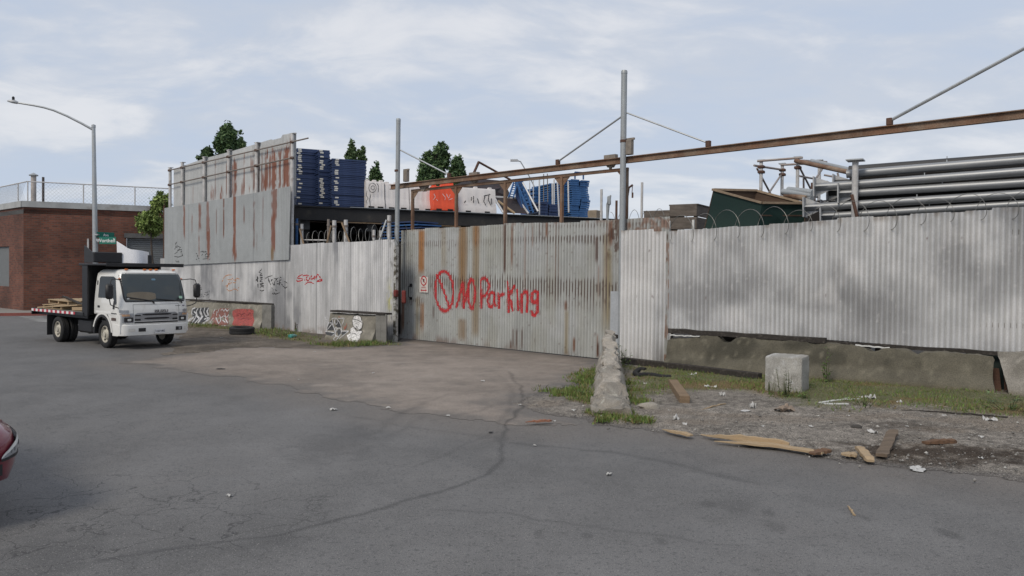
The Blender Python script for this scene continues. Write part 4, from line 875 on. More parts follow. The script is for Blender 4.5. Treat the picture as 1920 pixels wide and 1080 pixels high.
P_SLV = ('silver',(0.55,0.55,0.56)); P_GRY = ('dark_grey',(0.05,0.053,0.057)); P_DRD = ('dull_red',(0.36,0.075,0.065)); P_BRN = ('faded_red',(0.24,0.105,0.085))
on_barrier('graffiti_fill',FJ,[T((650,690),(700,670),(790,668),(880,672),(915,690),(910,760),(925,820),(900,885),(800,895),(690,888),(640,870),(665,800),(645,740))],0,P_DRD,jl,fill=True,label='solid dull red paint patch')
on_barrier('graffiti_fill',FJ,[T((140,660),(350,650),(345,740),(360,800),(250,880),(80,870),(150,790),(130,720)),],0,P_GRY,jl,fill=True)
on_barrier('graffiti_fill',FJ,[T((400,700),(500,660),(610,665),(590,760),(600,860),(520,890),(380,880),(370,800))],0,P_BRN,jl,fill=True)
on_barrier('graffiti',FJ,[T((180,655),(140,670),(130,730),(165,760),(120,810),(60,850),(110,870)),T((215,660),(190,700),(200,760),(230,790),(180,840),(160,870)),T((250,655),(235,720),(270,770),(215,850),(240,885)),T((300,650),(285,710),(310,760),(345,770),(355,800),(310,830),(250,880)),T((345,655),(330,700),(350,760)),T((130,800),(160,780)),T((290,800),(320,790)),T((70,850),(160,865),(260,885)),T((160,700),(190,730),(175,790),(140,840)),T((240,690),(262,740),(240,800),(205,850)),T((320,690),(335,740),(330,800),(290,860)),T((60,845),(130,780))],2.5,P_SLV,jl,label='white bubble letters with grey shading',seed=15,lift=0.004)
on_barrier('graffiti',FJ,[T((430,670),(405,720),(430,760),(400,790),(370,830),(390,870)),T((480,665),(460,720)),T((500,690),(520,670),(540,700),(560,670),(580,700),(608,670)),T((505,780),(540,755),(580,780),(600,740)),T((360,830),(350,870),(400,888)),T((430,880),(500,888),(560,880)),T((560,840),(520,810)),T((450,700),(440,780),(470,850)),T((480,740),(500,820),(470,860)),T((550,720),(560,800),(590,850))],1.7,P_SLV,jl,label='faded red and white bubble letters',seed=16,lift=0.004)
on_barrier('graffiti',FJ,[T((700,760),(730,720),(760,750),(800,720),(830,750),(880,720)),T((720,800),(800,790),(870,805))],1.0,('maroon',(0.22,0.04,0.05)),jl,label='darker red scrawl on the red patch',seed=17,lift=0.004)
# second barrier near the gate
b0, b1 = G(609,637.5), G(697,644); FK = Frame(b0,b1)
jk = painted_barrier(FK.world(0,-0.3,0), FK.world(FK.L,-0.3,0), 'short concrete barrier with white outline graffiti beside the gate post', 41, 0.80)
m = MB(); m.bar(FK.world(0.10,-0.28,0.87),FK.world(FK.L+0.35,-0.30,0.85),0.34,0.05); tag(m.build('timber_plank',m_woodd),'weathered plank lying on the short graffiti barrier','plank')
for (o_,l_) in ((0.10,'grey upright board leaning at the right end of the short barrier'),(0.30,'second grey upright board, nearest the gate post')):
    m = MB(); m.bbox(FK.world(FK.L+o_,-0.18,0.42),(0.185,0.05,0.84),0.006,rz=math.atan2(FK.d.y,FK.d.x)+0.1); tag(m.build('upright_board',mat_('grey_plywood')),l_,'board')
Bz = lambda *p: zp(p,590,560,10.8)
on_barrier('graffiti_fill',FK,[Bz((240,640),(280,490),(360,420),(400,640)),Bz((215,670),(420,690),(360,760),(220,720)),Bz((440,430),(500,420),(540,560),(480,600),(420,540)),Bz((450,660),(500,610),(540,680),(480,760)),Bz((530,680),(680,660),(560,740))],0,P_GRY,jk,fill=True)
on_barrier('graffiti',FK,[Bz((235,640),(280,490),(350,490),(400,640)),Bz((240,640),(360,500)),Bz((350,410),(380,395),(440,395),(500,470),(540,560),(545,640)),Bz((360,420),(375,520),(405,620),(420,700)),Bz((480,400),(600,395),(575,480),(550,540)),zp(ell(435,460,32,60),590,560,10.8),zp(ell(480,680,60,90,tilt=18),590,560,10.8),zp(ell(430,625,26,36),590,560,10.8),Bz((210,660),(310,670),(400,690)),Bz((340,760),(420,700)),Bz((545,655),(690,655),(560,760),(500,810)),Bz((430,760),(380,830),(430,850),(500,770)),Bz((200,400),(240,370),(210,430),(250,420)),Bz((210,470),(240,460))],1.5,P_SLV,jk,label='white outline letters with grey fill',seed=18,lift=0.004)
# two white blobs with black outlines (plain stand-in shapes)
on_barrier('graffiti_fill',FK,[Bz((770,410),(800,355),(870,335),(930,365),(955,440),(970,490),(950,600),(890,640),(840,600),(790,580),(765,490)),Bz((730,600),(780,570),(830,640),(950,640),(960,680),(920,720),(920,790),(860,880),(760,900),(680,830),(650,740),(720,700))],0,P_WHT,jk,fill=True,lift=0.006)
on_barrier('graffiti',FK,[Bz((760,420),(795,350),(870,330),(935,365),(950,440)),Bz((760,415),(850,425),(920,455),(980,500)),Bz((755,430),(765,500),(800,585),(835,600),(850,550),(870,600),(900,635),(950,600),(975,500)),Bz((720,600),(715,660),(725,710)),Bz((820,600),(840,660),(880,640)),Bz((880,640),(960,650),(970,680),(925,720)),Bz((770,710),(820,700),(850,740))],0.9,P_BLK,jk,label='white rounded blob shapes outlined in black',seed=19,lift=0.010)
on_barrier('graffiti',FK,[Bz((590,560),(610,620),(620,540)),Bz((600,640),(640,560),(650,500)),Bz((480,360),(520,380))],1.4,('rust_red',(0.40,0.13,0.08)),jk,label='orange red scrawl',seed=20,lift=0.004)

# tyre lying in front of the graffiti barrier
def tyre_mesh(mb, c, axis, R, w, n=40):
    prof = [(R*0.62,-w*0.40),(R*0.70,-w*0.5),(R*0.88,-w*0.5),(R*0.96,-w*0.44),(R,-w*0.34),(R*0.985,-w*0.2),(R,-w*0.17),(R*0.985,-0.02),(R*0.985,0.02),(R,w*0.17),(R*0.985,w*0.2),(R,w*0.34),(R*0.96,w*0.44),(R*0.88,w*0.5),(R*0.70,w*0.5),(R*0.62,w*0.40),(R*0.58,0.0)]
    mb.lathe(prof,c,axis,n,closed=True); return mb
pt = G(449,628); tr = 0.395; m = tyre_mesh(MB(), pt+Vector((0,tr*0.6,0.125)), (0.03,-0.04,1), tr, 0.235)
tag(m.build('tyre',m_black,smooth=True,angle=35),'old black tyre lying flat in front of the red painted barrier','tyre')
# black corrugated hose
hp = []
for (x,y) in ((1210,694),(1200,693),(1193,697),(1191,701),(1197,704),(1210,703),(1225,704),(1240,707),(1258,707.5)):
    hp.append(G(x,y,0.055))
def smooth_path(p, k=6):
    out = []
    for i in range(len(p)-1):
        p0, p1, p2, p3 = p[max(i-1,0)], p[i], p[i+1], p[min(i+2,len(p)-1)]
        for j in range(k):
            t = j/k; out.append(0.5*((2*p1)+(p2-p0)*t+(2*p0-5*p1+4*p2-p3)*t*t+(3*p1-p0-3*p2+p3)*t**3))
    return out+[p[-1]]
hs = smooth_path(hp,10); m = MB(); m.tube(hs,[0.05+0.007*(k%2) for k in range(len(hs))],10); tag(m.build('drain_hose',m_black),'curved black ribbed hose lying on the grass near the gate corner','hose')
# ---------------------------------------------------------------- yard behind the fences: raised deck and what is stacked on it
pA, pB = at(553,385,29.2), at(1140,412,34.8); FD = Frame(pA,pB); ZD = pA.z
DL = FD.L+0.6; RZD = math.atan2(FD.d.y,FD.d.x)
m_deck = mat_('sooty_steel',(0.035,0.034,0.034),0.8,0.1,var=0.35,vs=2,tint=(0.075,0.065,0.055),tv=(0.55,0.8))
m_darkw = mat_('dark_filler',(0.018,0.016,0.015),0.9,0,var=0.3,vs=2)
deck = thing('loading_deck','long dark steel storage deck raised on columns behind the left fence and gate','deck',FD.world(0,0,0),RZD)
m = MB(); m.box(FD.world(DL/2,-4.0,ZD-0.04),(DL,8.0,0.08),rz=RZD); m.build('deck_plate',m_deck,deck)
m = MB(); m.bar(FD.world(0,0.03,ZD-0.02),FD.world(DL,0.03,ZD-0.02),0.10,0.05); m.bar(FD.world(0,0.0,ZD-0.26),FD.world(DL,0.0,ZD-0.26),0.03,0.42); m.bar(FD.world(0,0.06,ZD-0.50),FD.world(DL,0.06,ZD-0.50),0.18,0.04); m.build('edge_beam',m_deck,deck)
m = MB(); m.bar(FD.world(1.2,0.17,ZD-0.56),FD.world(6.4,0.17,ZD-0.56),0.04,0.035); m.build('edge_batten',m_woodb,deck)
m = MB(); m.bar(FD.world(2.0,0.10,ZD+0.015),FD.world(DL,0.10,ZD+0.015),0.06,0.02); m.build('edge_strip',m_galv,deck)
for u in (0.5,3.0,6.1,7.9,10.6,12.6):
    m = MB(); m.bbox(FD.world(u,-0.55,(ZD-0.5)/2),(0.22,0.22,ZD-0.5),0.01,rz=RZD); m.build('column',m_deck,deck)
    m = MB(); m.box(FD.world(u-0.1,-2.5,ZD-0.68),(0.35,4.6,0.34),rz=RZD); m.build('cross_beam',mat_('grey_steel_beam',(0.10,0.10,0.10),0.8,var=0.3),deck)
m = MB(); m.box(FD.world(DL/2,-7.9,(ZD-0.1)/2),(DL,0.1,ZD-0.1),rz=RZD); m.build('shade_back_wall',m_darkw,deck)  # back and side walls added to block light and keep the underside dark
m = MB(); m.box(FD.world(0.05,-4.2,(ZD-0.6)/2),(0.1,7.3,ZD-0.6),rz=RZD); m.build('shade_side_wall',m_darkw,deck)
m = MB(); m.box(FD.world(DL-0.05,-4.2,(ZD-0.6)/2),(0.1,7.3,ZD-0.6),rz=RZD); m.build('shade_side_wall',m_darkw,deck)

m_navy = mat_('navy_painted_steel',(0.026,0.046,0.115),0.5,0,var=0.3,vs=3,fine=0.15,tint=(0.05,0.055,0.07),tv=(0.6,0.85))
m_blue = mat_('blue_painted_steel',(0.032,0.105,0.26),0.5,0,var=0.3,vs=3,fine=0.15,tint=(0.10,0.15,0.22),tv=(0.58,0.85))
m_sticker = mat_('white_label',(0.62,0.61,0.57),0.6,var=0.15)
def board_proto(mat, lw, ld, th):
    """a scaffold deck: frame with a lipped edge, lying flat; local origin at its near left corner"""
    m = MB(); m.bbox((lw/2,ld/2,th*0.5),(lw,ld,th*0.62),0.006); m.bbox((lw/2,0.012,th*0.5),(lw+0.012,0.03,th*0.92),0.006); m.bbox((lw/2,ld-0.012,th*0.5),(lw+0.012,0.03,th*0.92),0.006)
    return m.mesh('scaffold_deck')
def stack(frame, pxl, pxr, ytop, w, n, depth, mat, label, group, z0=None, jit=0.015, clip=None, wav=0.0, seed=1, rz=0.0):
    r = random.Random(seed); z0 = ZD+0.03 if z0 is None else z0
    ul, ur = frame.uz(pxl,380,w)[0], frame.uz(pxr,380,w)[0]; zt = frame.uz((pxl+pxr)/2,ytop,w)[1]; th = (zt-z0)/n
    proto = None; rzb = math.atan2(frame.d.y,frame.d.x)+rz
    for k in range(n):
        p = frame.world(ul+r.uniform(-jit,jit)+wav*math.sin(k*0.55+seed), w+r.uniform(-jit,jit)*1.5, z0+k*th)
        M_ = Matrix.Translation(p) @ Matrix.Rotation(rzb+r.uniform(-0.006,0.006),4,'Z')
        if proto is None:
            me = board_proto(mat, ur-ul, depth, th); o = link('scaffold_deck', me, mat, None, M_); proto = o
            if clip:
                cm = MB(); cm.box((clip,-0.008,th*0.5),(0.13,0.012,th*0.7)); cme = cm.mesh('label_plate')
        else:
            o = proto.copy(); COL.objects.link(o); o.matrix_world = M_; MW[o.name] = M_
        tag(o,label,'scaffold deck',group)
        if clip and r.random() < 0.55: c = link('label_plate',cme,m_sticker if not cme.materials else None,o); c.matrix_local = Matrix.Translation((r.uniform(-0.03,0.05),0,0))
GB = 'blue scaffold decks stacked on the deck'
stack(FD,556,600,279,-1.9,30,2.6,m_navy,'navy scaffold deck in the tall stack right beside the rusty screen',GB,clip=0.10,seed=3)
stack(FD,597,618,281,-1.2,29,2.4,m_navy,'navy scaffold deck in the narrow stack between two wide navy stacks',GB,clip=0.12,seed=4)
stack(FD,622,686,299,-0.55,27,2.6,m_navy,'navy scaffold deck in the wide stack beside the first white barrier',GB,clip=0.16,seed=5)
stack(FD,1003,1028,352,-3.6,9,1.6,m_blue,'bright blue scaffold deck in the stack behind the upright tubes',GB,seed=6,wav=0.03)
stack(FD,1029,1053,344,-2.6,16,1.8,m_blue,'bright blue scaffold deck in the stack left of the brown frame post',GB,seed=7,wav=0.04)
stack(FD,1055,1071,340,-1.6,17,1.8,m_blue,'bright blue scaffold deck in the stack right of the brown frame post',GB,seed=8,wav=0.03)
stack(FD,1072,1087,336,-1.1,18,2.0,m_blue,'bright blue scaffold deck in the bulging stack second from the deck end',GB,seed=9,wav=0.05)
stack(FD,1088,1104,338,-1.1,18,2.0,m_blue,'bright blue scaffold deck in the stack at the right end of the deck',GB,seed=10,wav=0.05)
stack(FD,1014,1028,378,-0.6,5,1.4,m_navy,'dark blue scaffold deck in the low front stack, left one of two',GB,seed=11,wav=0.02)
stack(FD,1030,1050,383,-0.6,5,1.4,m_navy,'dark blue scaffold deck in the low front stack, right one of two',GB,seed=12,wav=0.02)
m = MB(); uu = FD.uz(1076,334,-1.0)[0]; zz = FD.uz(1076,336,-1.0)[1]
for (a,b) in (((0,0),(0,0.30)),((0,0.30),(0.42,0.30)),((0.42,0.30),(0.42,0))): m.bar(FD.world(uu+a[0],-0.9,zz+a[1]),FD.world(uu+b[0],-0.9,zz+b[1]),0.06,0.06,up=(0.3,0.9,0.1))
tag(m.build('small_trestle',m_blue),'small blue steel trestle standing on top of the tallest blue stack','trestle')

# plastic barriers on the deck
m_plw = mat_('white_plastic',(0.68,0.645,0.625),0.55,0,var=0.1,vs=2,fine=0.05,bump=0.05,tint=(0.42,0.36,0.33),tv=(0.55,0.85),ts=2)
m_plo = mat_('orange_plastic',(0.72,0.085,0.03),0.5,0,var=0.15,vs=2,fine=0.05,bump=0.05)
def plastic_barrier(name, fr, pxl, pxr, w, h, mat, label, seed, z0=None):
    ul, ur = fr.uz(pxl,370,w)[0], fr.uz(pxr,370,w)[0]; L = ur-ul; z0 = ZD+0.05 if z0 is None else z0
    prof = [(0.30,0.0),(0.30,0.16),(0.235,0.34),(0.22,0.40),(0.16,0.86),(0.13,0.93),(0.09,0.95)]
    rings = []; n = 44
    for i in range(n+1):
        t = i/n; u = ul+0.004+t*(L-0.008); e = 1.0 if 0 < i < n else 0.985; fl = 0.009*sstep(-0.2,0.5,math.sin(t*math.pi*2*4.5+seed))
        half = [(a*e-(float(fl) if 0.2 < b < 0.9 else 0), b*h/0.95) for a,b in prof]
        ring = [fr.world(u,w+a,z0+b) for a,b in half]+[fr.world(u,w-a,z0+b) for a,b in half[::-1]]; rings.append(ring)
    m = MB(); m.loft(rings)
    o = m.build(name,mat,smooth=True,angle=35); tag(o,label,'barrier','plastic barriers along the deck edge' if 'white' in label else None)
    lg = MB(); 
    for f in (0.12,0.5,0.88): lg = MB(); lg.bbox(fr.world(ul+L*f,w,z0+h+0.03),(0.16,0.14,0.07),0.02,rz=RZD); lg.build('filler_lug',mat,o)
    for f in (0.25,0.75):
        ft = MB(); ft.box(fr.world(ul+L*f,w+0.285,z0+0.03),(0.22,0.05,0.06),rz=RZD); ft.build('fork_slot',m_darkw,o)
    return o
hB = FD.uz(700,341,-0.5)[1]-ZD-0.05
w1 = plastic_barrier('plastic_barrier',FD,684,718,-0.45,hB,m_plw,'white plastic barrier with a black curled eye tag, next to the navy stack',1)
plastic_barrier('plastic_barrier',FD,719,764,-0.5,hB*0.97,m_plw,'white plastic barrier on the deck behind the left grey post',2)
plastic_barrier('plastic_barrier',FD,765,809,-0.5,hB*0.96,m_plw,'white plastic barrier on the deck just left of the orange one',3)
oB = plastic_barrier('plastic_barrier',FD,808,850,-0.12,hB*0.92,m_plo,'orange red plastic barrier on the deck among the white ones',4)
plastic_barrier('plastic_barrier',FD,826,848,-1.2,hB*1.17,m_plo,'second orange red plastic barrier poking up behind the first',6)
w4 = plastic_barrier('plastic_barrier',FD,855,926,-0.45,hB*0.97,m_plw,'white plastic barrier with black paint smears, rightmost on the deck',5)
def flat_tag(name, fr, w, px, wpx, colour, parent, label, seed): return graffiti(name, fr, px, wpx, colour, parent, w0=w, surf=False, label=label, seed=seed)
Z5 = lambda *p: zp(p,640,200,3.43)
flat_tag('graffiti',FD,-0.14,[zp(ell(200,522,24,30),640,200,3.43),zp(ell(203,522,12,13),640,200,3.43),Z5((225,490),(240,510),(238,550)),Z5((165,540),(160,570),(172,590),(160,610),(165,625)),Z5((190,560),(182,600),(186,640))],1.1,P_BLK,w1,'black curled eye shaped tag',31)
flat_tag('graffiti',FD,-0.14,[Z5((790,620),(800,605)),Z5((838,580),(835,605)),Z5((850,575),(850,620)),Z5((875,590),(885,625)),Z5((925,570),(915,610),(930,635)),Z5((950,560),(945,600),(962,635)),Z5((915,575),(960,565)),Z5((965,590),(968,630))],2.0,P_BLK,w4,'black smeared paint marks',32)
flat_tag('graffiti',FD,0.20,[Z5((595,560),(605,580),(590,600)),Z5((650,560),(670,585),(665,600)),Z5((675,560),(690,590),(700,565)),Z5((690,600),(715,590)),Z5((610,595),(620,605))],1.0,P_WHT,oB,'white scribbles',33)

# dark panels, blue frames and tubes leaning at the middle of the deck
def quad_px(fr, pts, th=0.04): 
    """panel through picture points, each with its own offset w"""
    return [fr.hit(x,y,w) for x,y,w in pts], fr.n*(-th)
Z6 = lambda x,y,w: (900+x/8, 300+y/8, w)
m_tarp = mat_('dark_debris_netting',(0.032,0.027,0.030),0.85,0,var=0.35,vs=3,tint=(0.09,0.03,0.035),tv=(0.55,0.75),ts=2.5,stretch=(1,1,6))
for (pts,lab,mt) in (([Z6(-440,400,-1.6),Z6(-120,270,-2.4),Z6(330,310,-2.4),Z6(400,400,-2.2),Z6(470,560,-1.3),Z6(210,545,-1.2),Z6(180,450,-1.2),Z6(-440,450,-1.2)],'dark reddish netting sheet heaped behind the white and orange barriers',m_tarp),
                     ([Z6(200,548,-1.1),Z6(555,572,-1.1),Z6(722,806,-0.15),Z6(345,790,-0.15)],'dark brown panel with pale edges leaning on the deck',m_tarp)):
    p_, t_ = quad_px(FD,pts); m = MB(); m.prism(p_,t_); o = tag(m.build('leaning_panel',mt),lab,'panel')
    if 'brown' in lab:
        for (i,j) in ((0,1),(1,2),(0,3)):
            e = MB(); e.bar(p_[i]+FD.n*0.03,p_[j]+FD.n*0.03,0.04,0.07); e.build('edge_frame',mat_('pale_aluminium',(0.62,0.61,0.60),0.5,0.2),o)
def tubeline(name, fr, a, b, r, mat, label, cat='tube', group=None):
    m = MB(); m.tube([fr.hit(*a),fr.hit(*b)],r,8); return tag(m.build(name,mat,smooth=True),label,cat,group)
m_alu = mat_('pale_aluminium')
tubeline('scaffold_tube',FD,Z6(200,560,-0.4),Z6(350,790,-0.1),0.04,m_alu,'pale tube leaning left of the brown panel on the deck')
tubeline('scaffold_tube',FD,Z6(270,615,-0.35),Z6(520,800,-0.05),0.05,m_woodl,'pale timber leaning in front of the brown panel','timber')
tubeline('scaffold_tube',FD,Z6(640,340,-0.9),Z6(870,770,-0.2),0.04,m_alu,'long white tube leaning steeply to the right on the deck')
for k,(a,b,c,lab) in enumerate((((890,280),(890,822),-0.4,'thick white upright tube left of the blue stacks'),((745,320),(748,640),-1.2,'thin grey upright tube behind the leaning white tube'),((800,310),(800,640),-1.2,'thin upright tube just left of the thick white one'),((955,210),(955,640),-1.4,'tall thin brownish upright tube, left of a pair'),((1010,205),(1018,650),-1.4,'tall thin brownish upright tube, right of a pair'),((1085,350),(1087,690),-0.9,'white upright tube in front of the blue stacks, left of two close ones'),((1112,290),(1112,700),-0.9,'white upright tube in front of the blue stacks, right of two close ones'),((1160,310),(1187,845),-0.3,'white tube leaning slightly, left of the brown frame post'),((1322,318),(1330,785),-0.5,'white upright tube right of the brown frame post'))):
    tubeline('upright_tube',FD,Z6(*a,c),Z6(b[0],b[1],c),0.035 if k not in (1,2,3,4) else 0.022,m_alu if k not in (3,4) else mat_('grey_rusty_tube'),lab,group='upright tubes on the deck')
def ladder_frame(pa, pb, pc, pd, lab, n=7):
    """leaning blue frame: two rails pa-pb and pd-pc with rungs"""
    A,B,C_,D = [FD.hit(*p) for p in (pa,pb,pc,pd)]; o = thing('ladder_frame',lab,'frame',Vector((A.x,A.y,ZD)))
    for (p,q) in ((A,B),(D,C_)): m = MB(); m.bar(p,q,0.05,0.07); m.build('rail',m_blue,o)
    for k in range(n): t = (k+0.5)/n; m = MB(); m.bar(A+(B-A)*t,D+(C_-D)*t,0.03,0.04); m.build('rung',m_blue,o)
    return o
ladder_frame(Z6(540,310,-1.0),Z6(740,800,-0.2),Z6(800,790,-0.2),Z6(625,300,-1.0),'blue ladder frame leaning to the right, frontmost of three')
ladder_frame(Z6(505,340,-1.2),Z6(430,560,-0.6),Z6(500,570,-0.6),Z6(560,320,-1.2),'blue ladder frame leaning to the left behind the brown panel')
ladder_frame(Z6(545,305,-1.3),Z6(650,760,-0.5),Z6(705,770,-0.5),Z6(620,300,-1.3),'blue ladder frame half hidden behind the frontmost one',9)
p_, t_ = quad_px(FD,[Z6(530,310,-1.5),Z6(625,300,-1.5),Z6(660,560,-0.9),Z6(730,790,-0.4),Z6(640,760,-0.4),Z6(540,560,-0.9)],0.06); m = MB(); m.prism(p_,t_); tag(m.build('steel_sheet',m_navy),'dark blue steel sheet standing behind the leaning ladder frames','sheet')
for (a,b,lab,r) in (((882,352),(838,330),None,0),):
    pass
m = MB(); q = [FD.hit(1080/1,0,0)]; 
# bent mast behind the deck
mast = MB(); mast.tube([FD.hit(898,304,-3.5),FD.hit(934,324,-3.5),FD.hit(957,337,-3.5)],0.05,6); mast.tube([FD.hit(898,303,-3.5),FD.hit(886,330,-3.5)],0.06,6); mast.tube([FD.hit(886,330,-3.5),FD.hit(884,350,-3.5),Vector((FD.hit(884,350,-3.5).x,FD.hit(884,350,-3.5).y,ZD))],0.07,6)
tag(mast.build('hoist_jib',m_rustd,smooth=True),'dark folded hoist jib rising behind the barriers on the deck','hoist')

# blue frames low behind the gate, seen under the deck
FQ = Frame(FG.world(0,-1.6,0),FG.world(5,-1.6,0))
for k in range(7):
    y = 418+k*5.5; a, b = FQ.hit(738,y+2,0), FQ.hit(800+6*(k%4),y+3 if k < 3 else y+1,0); b.z = a.z-0.01
    o = tag(MB().bar(a,b,1.0,0.045).build('scaffold_deck',m_blue if k%2 else m_navy),'blue scaffold deck in the low pile just behind the gate, under the storage deck','scaffold deck','blue scaffold decks piled behind the gate')
m = MB(); a = FQ.world(FQ.uz(730,440)[0],-0.5,0); 
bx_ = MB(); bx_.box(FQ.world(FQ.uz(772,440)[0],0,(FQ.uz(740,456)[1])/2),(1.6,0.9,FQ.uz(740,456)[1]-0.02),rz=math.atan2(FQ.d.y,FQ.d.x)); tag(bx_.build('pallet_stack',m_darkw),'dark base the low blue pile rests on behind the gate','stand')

# posts and braces behind the left fence, coils of razor wire
m_post = mat_('pale_galvanised_post',(0.44,0.43,0.42),0.55,0.15,var=0.25,vs=5,tint=(0.20,0.16,0.13),tv=(0.58,0.8))
FW = Frame(FL.world(0,-0.45,0),FL.world(5,-0.45,0)); R8 = lambda x,y: (540+x/8.31,340+y/8.31)
def fence_post(pt, r, label, mat=m_post, brace=None, bmat=None):
    x,y = R8(*pt); u,z = FW.uz(x,y); o = thing('pipe_post',label,'post',FW.world(u,0,0),group='pipe posts behind the left fence')
    m = MB(); m.tube([FW.world(u,0,0),FW.world(u,0,z)],r,10); m.build('pole',mat,o,smooth=True)
    c = MB(); c.lathe([(r*1.25,-0.03),(r*1.25,0.03)],FW.world(u,0,z-0.2)); c.build('collar',mat_('grey_rusty_tube'),o)
    if brace:
        a, b = FW.hit(*R8(*brace[0]),0.08), FW.hit(*R8(*brace[1]),0.35); b.z = min(b.z,2.6); m = MB(); m.tube([a,b],0.03,8); m.build('brace',bmat or m_woodb,o,smooth=True)
fence_post((138,580),0.045,'thin blue and grey pipe post nearest the rusty screen',m_blue)
fence_post((216,664),0.055,'short grey pipe post with a tan brace, second from the screen',brace=((180,740),(290,960)))
fence_post((632,590),0.045,'dark topped pipe post left of the middle pair, with a rusty brace',mat_('grey_rusty_tube'),brace=((670,690),(565,930)))
fence_post((722,608),0.065,'thick grey pipe post, left one of the middle pair')
fence_post((902,600),0.065,'thick grey pipe post with a long diagonal brace, right one of the middle pair',brace=((840,650),(1030,930)))
fence_post((1340,757),0.05,'short pipe post capped just above the wire, left of two low ones')
fence_post((1442,765),0.05,'short pipe post, right of two low ones')
fence_post((1577,530),0.06,'tall pipe post with a grey brace nearest the grey gate post',brace=((1535,600),(1350,890)),bmat=m_galv)
m = MB(); m.tube([FW.hit(*R8(250,912)),FW.hit(*R8(600,918))],0.025,6); tag(m.build('pipe_rail',m_post,smooth=True),'thin pale rail between the pipe posts behind the left fence','rail')
m_wire = mat_('razor_wire_steel',(0.22,0.215,0.20),0.5,0.4,var=0.3,vs=3)
def coil(name, fr, u0, u1, zfn, w, r, pitch, wire, label, seed=1, lean=0.9):
    rr = random.Random(seed); n = int((u1-u0)/pitch*20); pts = []; ph = [rr.uniform(0.75,1.2) for _ in range(200)]
    for i in range(n+1):
        t = i/n; u = u0+(u1-u0)*t; a = 2*math.pi*(u-u0)/pitch; k = ph[int(a/6.283)%200]*(1-(a/6.283)%1)+ph[(int(a/6.283)+1)%200]*((a/6.283)%1)
        pts.append(fr.world(u+pitch*0.5*lean*math.sin(a)*k, w+r*math.sin(a)*k, zfn(u)+r*math.cos(a)*k))
    m = MB(); m.tube(pts,wire,4); return tag(m.build(name,m_wire),label,'razor wire')
zt_l = lambda u: float(np.interp(u,lf_u[2:],lf_t[2:]))
coil('razor_wire',FL,FL.uz(560,440)[0],FL.uz(738,440)[0],lambda u: zt_l(u)+0.16,-0.42,0.30,0.36,0.008,'dense coil of razor wire along the top of the left fence',3,1.0)
zt_r = lambda u: float(np.interp(u,rt_u,rt_z))
coil('razor_wire',FR,FR.uz(1236,420)[0],rt_u[-1]-0.5,lambda u: zt_r(u)+0.04,-0.02,0.27,0.50,0.0065,'loose loops of thin razor wire along the top of the right fence',5,0.9)
coil('razor_wire',FG,FG.uz(1130,405)[0],FG.uz(1240,405)[0],lambda u: gt_z[-1]+0.06,-0.3,0.16,0.35,0.006,'small tangle of razor wire above the right end of the gate',7,0.9)

# ---------------------------------------------------------------- right yard
FY = lambda off: Frame(FR.world(0,-off,0),FR.world(5,-off,0))
RZR = math.atan2(FR.d.y,FR.d.x)
# stacked lamp poles with base plates
m_pole2 = mat_('galvanised_pole',(0.27,0.28,0.29),0.45,0.45,var=0.12,vs=1.5,fine=0.05,bump=0.02,tint=(0.30,0.30,0.30),tv=(0.55,0.85))
FP = FY(1.35); Z8 = lambda x,y: (1500+x/4.57, 280+y/4.57)
def lamp_pole(a, b, dia, w, label, plate=True, ext=2.2, mat=m_pole2, group=None):
    u0,z0 = FP.uz(*Z8(*a),w); u1,z1 = FP.uz(*Z8(*b),w); s = (z1-z0)/(u1-u0); u1 += ext; z1 = z0+s*(u1-u0)
    o = thing('steel_pole',label,'pole',FP.world(u0,w,z0),group=group); A, B = FP.world(u0,w,z0), FP.world(u1,w,z1)
    m = MB(); m.tube([A,(A+B)/2,B],[dia/2,dia/2*1.04,dia/2*1.08],18); m.build('shaft',mat,o,smooth=True)
    if plate:
        d = (B-A).normalized(); R = Matrix((d,FP.n,d.cross(FP.n))).transposed()
        pl_ = MB(); pl_.bbox(A-d*0.015,(0.03,0.44,0.44),0.006,rot=R); pl_.build('base_plate',mat_('dull_zinc',(0.42,0.425,0.43),0.55,0.2,var=0.15),o)
        for sx in (-1,1):
            g_ = MB(); e = Vector((0,0,1))*(sx); g_.prism([A+e*(dia/2),A+e*0.21,A+e*(dia/2)+d*0.30],FP.n*0.012); g_.build('gusset',mat_('dull_zinc'),o)
        g_ = MB(); g_.prism([A+FP.n*(dia/2),A+FP.n*0.21,A+FP.n*(dia/2)+d*0.28],Vector((0,0,0.012))); g_.build('gusset',mat_('dull_zinc'),o)
    for f in (0.35,0.75):
        p = A+(B-A)*f; b_ = MB(); b_.tube([p+Vector((0,0,dia/2-0.005)),p+Vector((0,0,dia/2+0.045))],0.010,6); b_.build('stud',m_galv,o)
    return o
lamp_pole((195,575),(1920,468),0.159,0.0,'grey steel pole, lowest of the front column in the pole pile')
lamp_pole((50,500),(1920,382),0.168,0.05,'grey steel pole with a big square base plate, second from the bottom of the pile')
lamp_pole((345,382),(1920,286),0.168,0.02,'grey steel pole, middle of the front column in the pole pile')
lamp_pole((138,325),(1920,190),0.172,0.05,'grey steel pole with a tall base plate, fourth from the bottom of the pile')
lamp_pole((400,212),(1920,92),0.175,-0.05,'dull grey steel pole, topmost of the pile',plate=False)
back = [((430,248),(1920,132)),((330,425),(1920,332)),((300,300),(1920,238)),((200,520),(1920,425)),((420,180),(1920,70)),((260,450),(1920,360)),((250,360),(1920,262)),((330,600),(1920,500))]
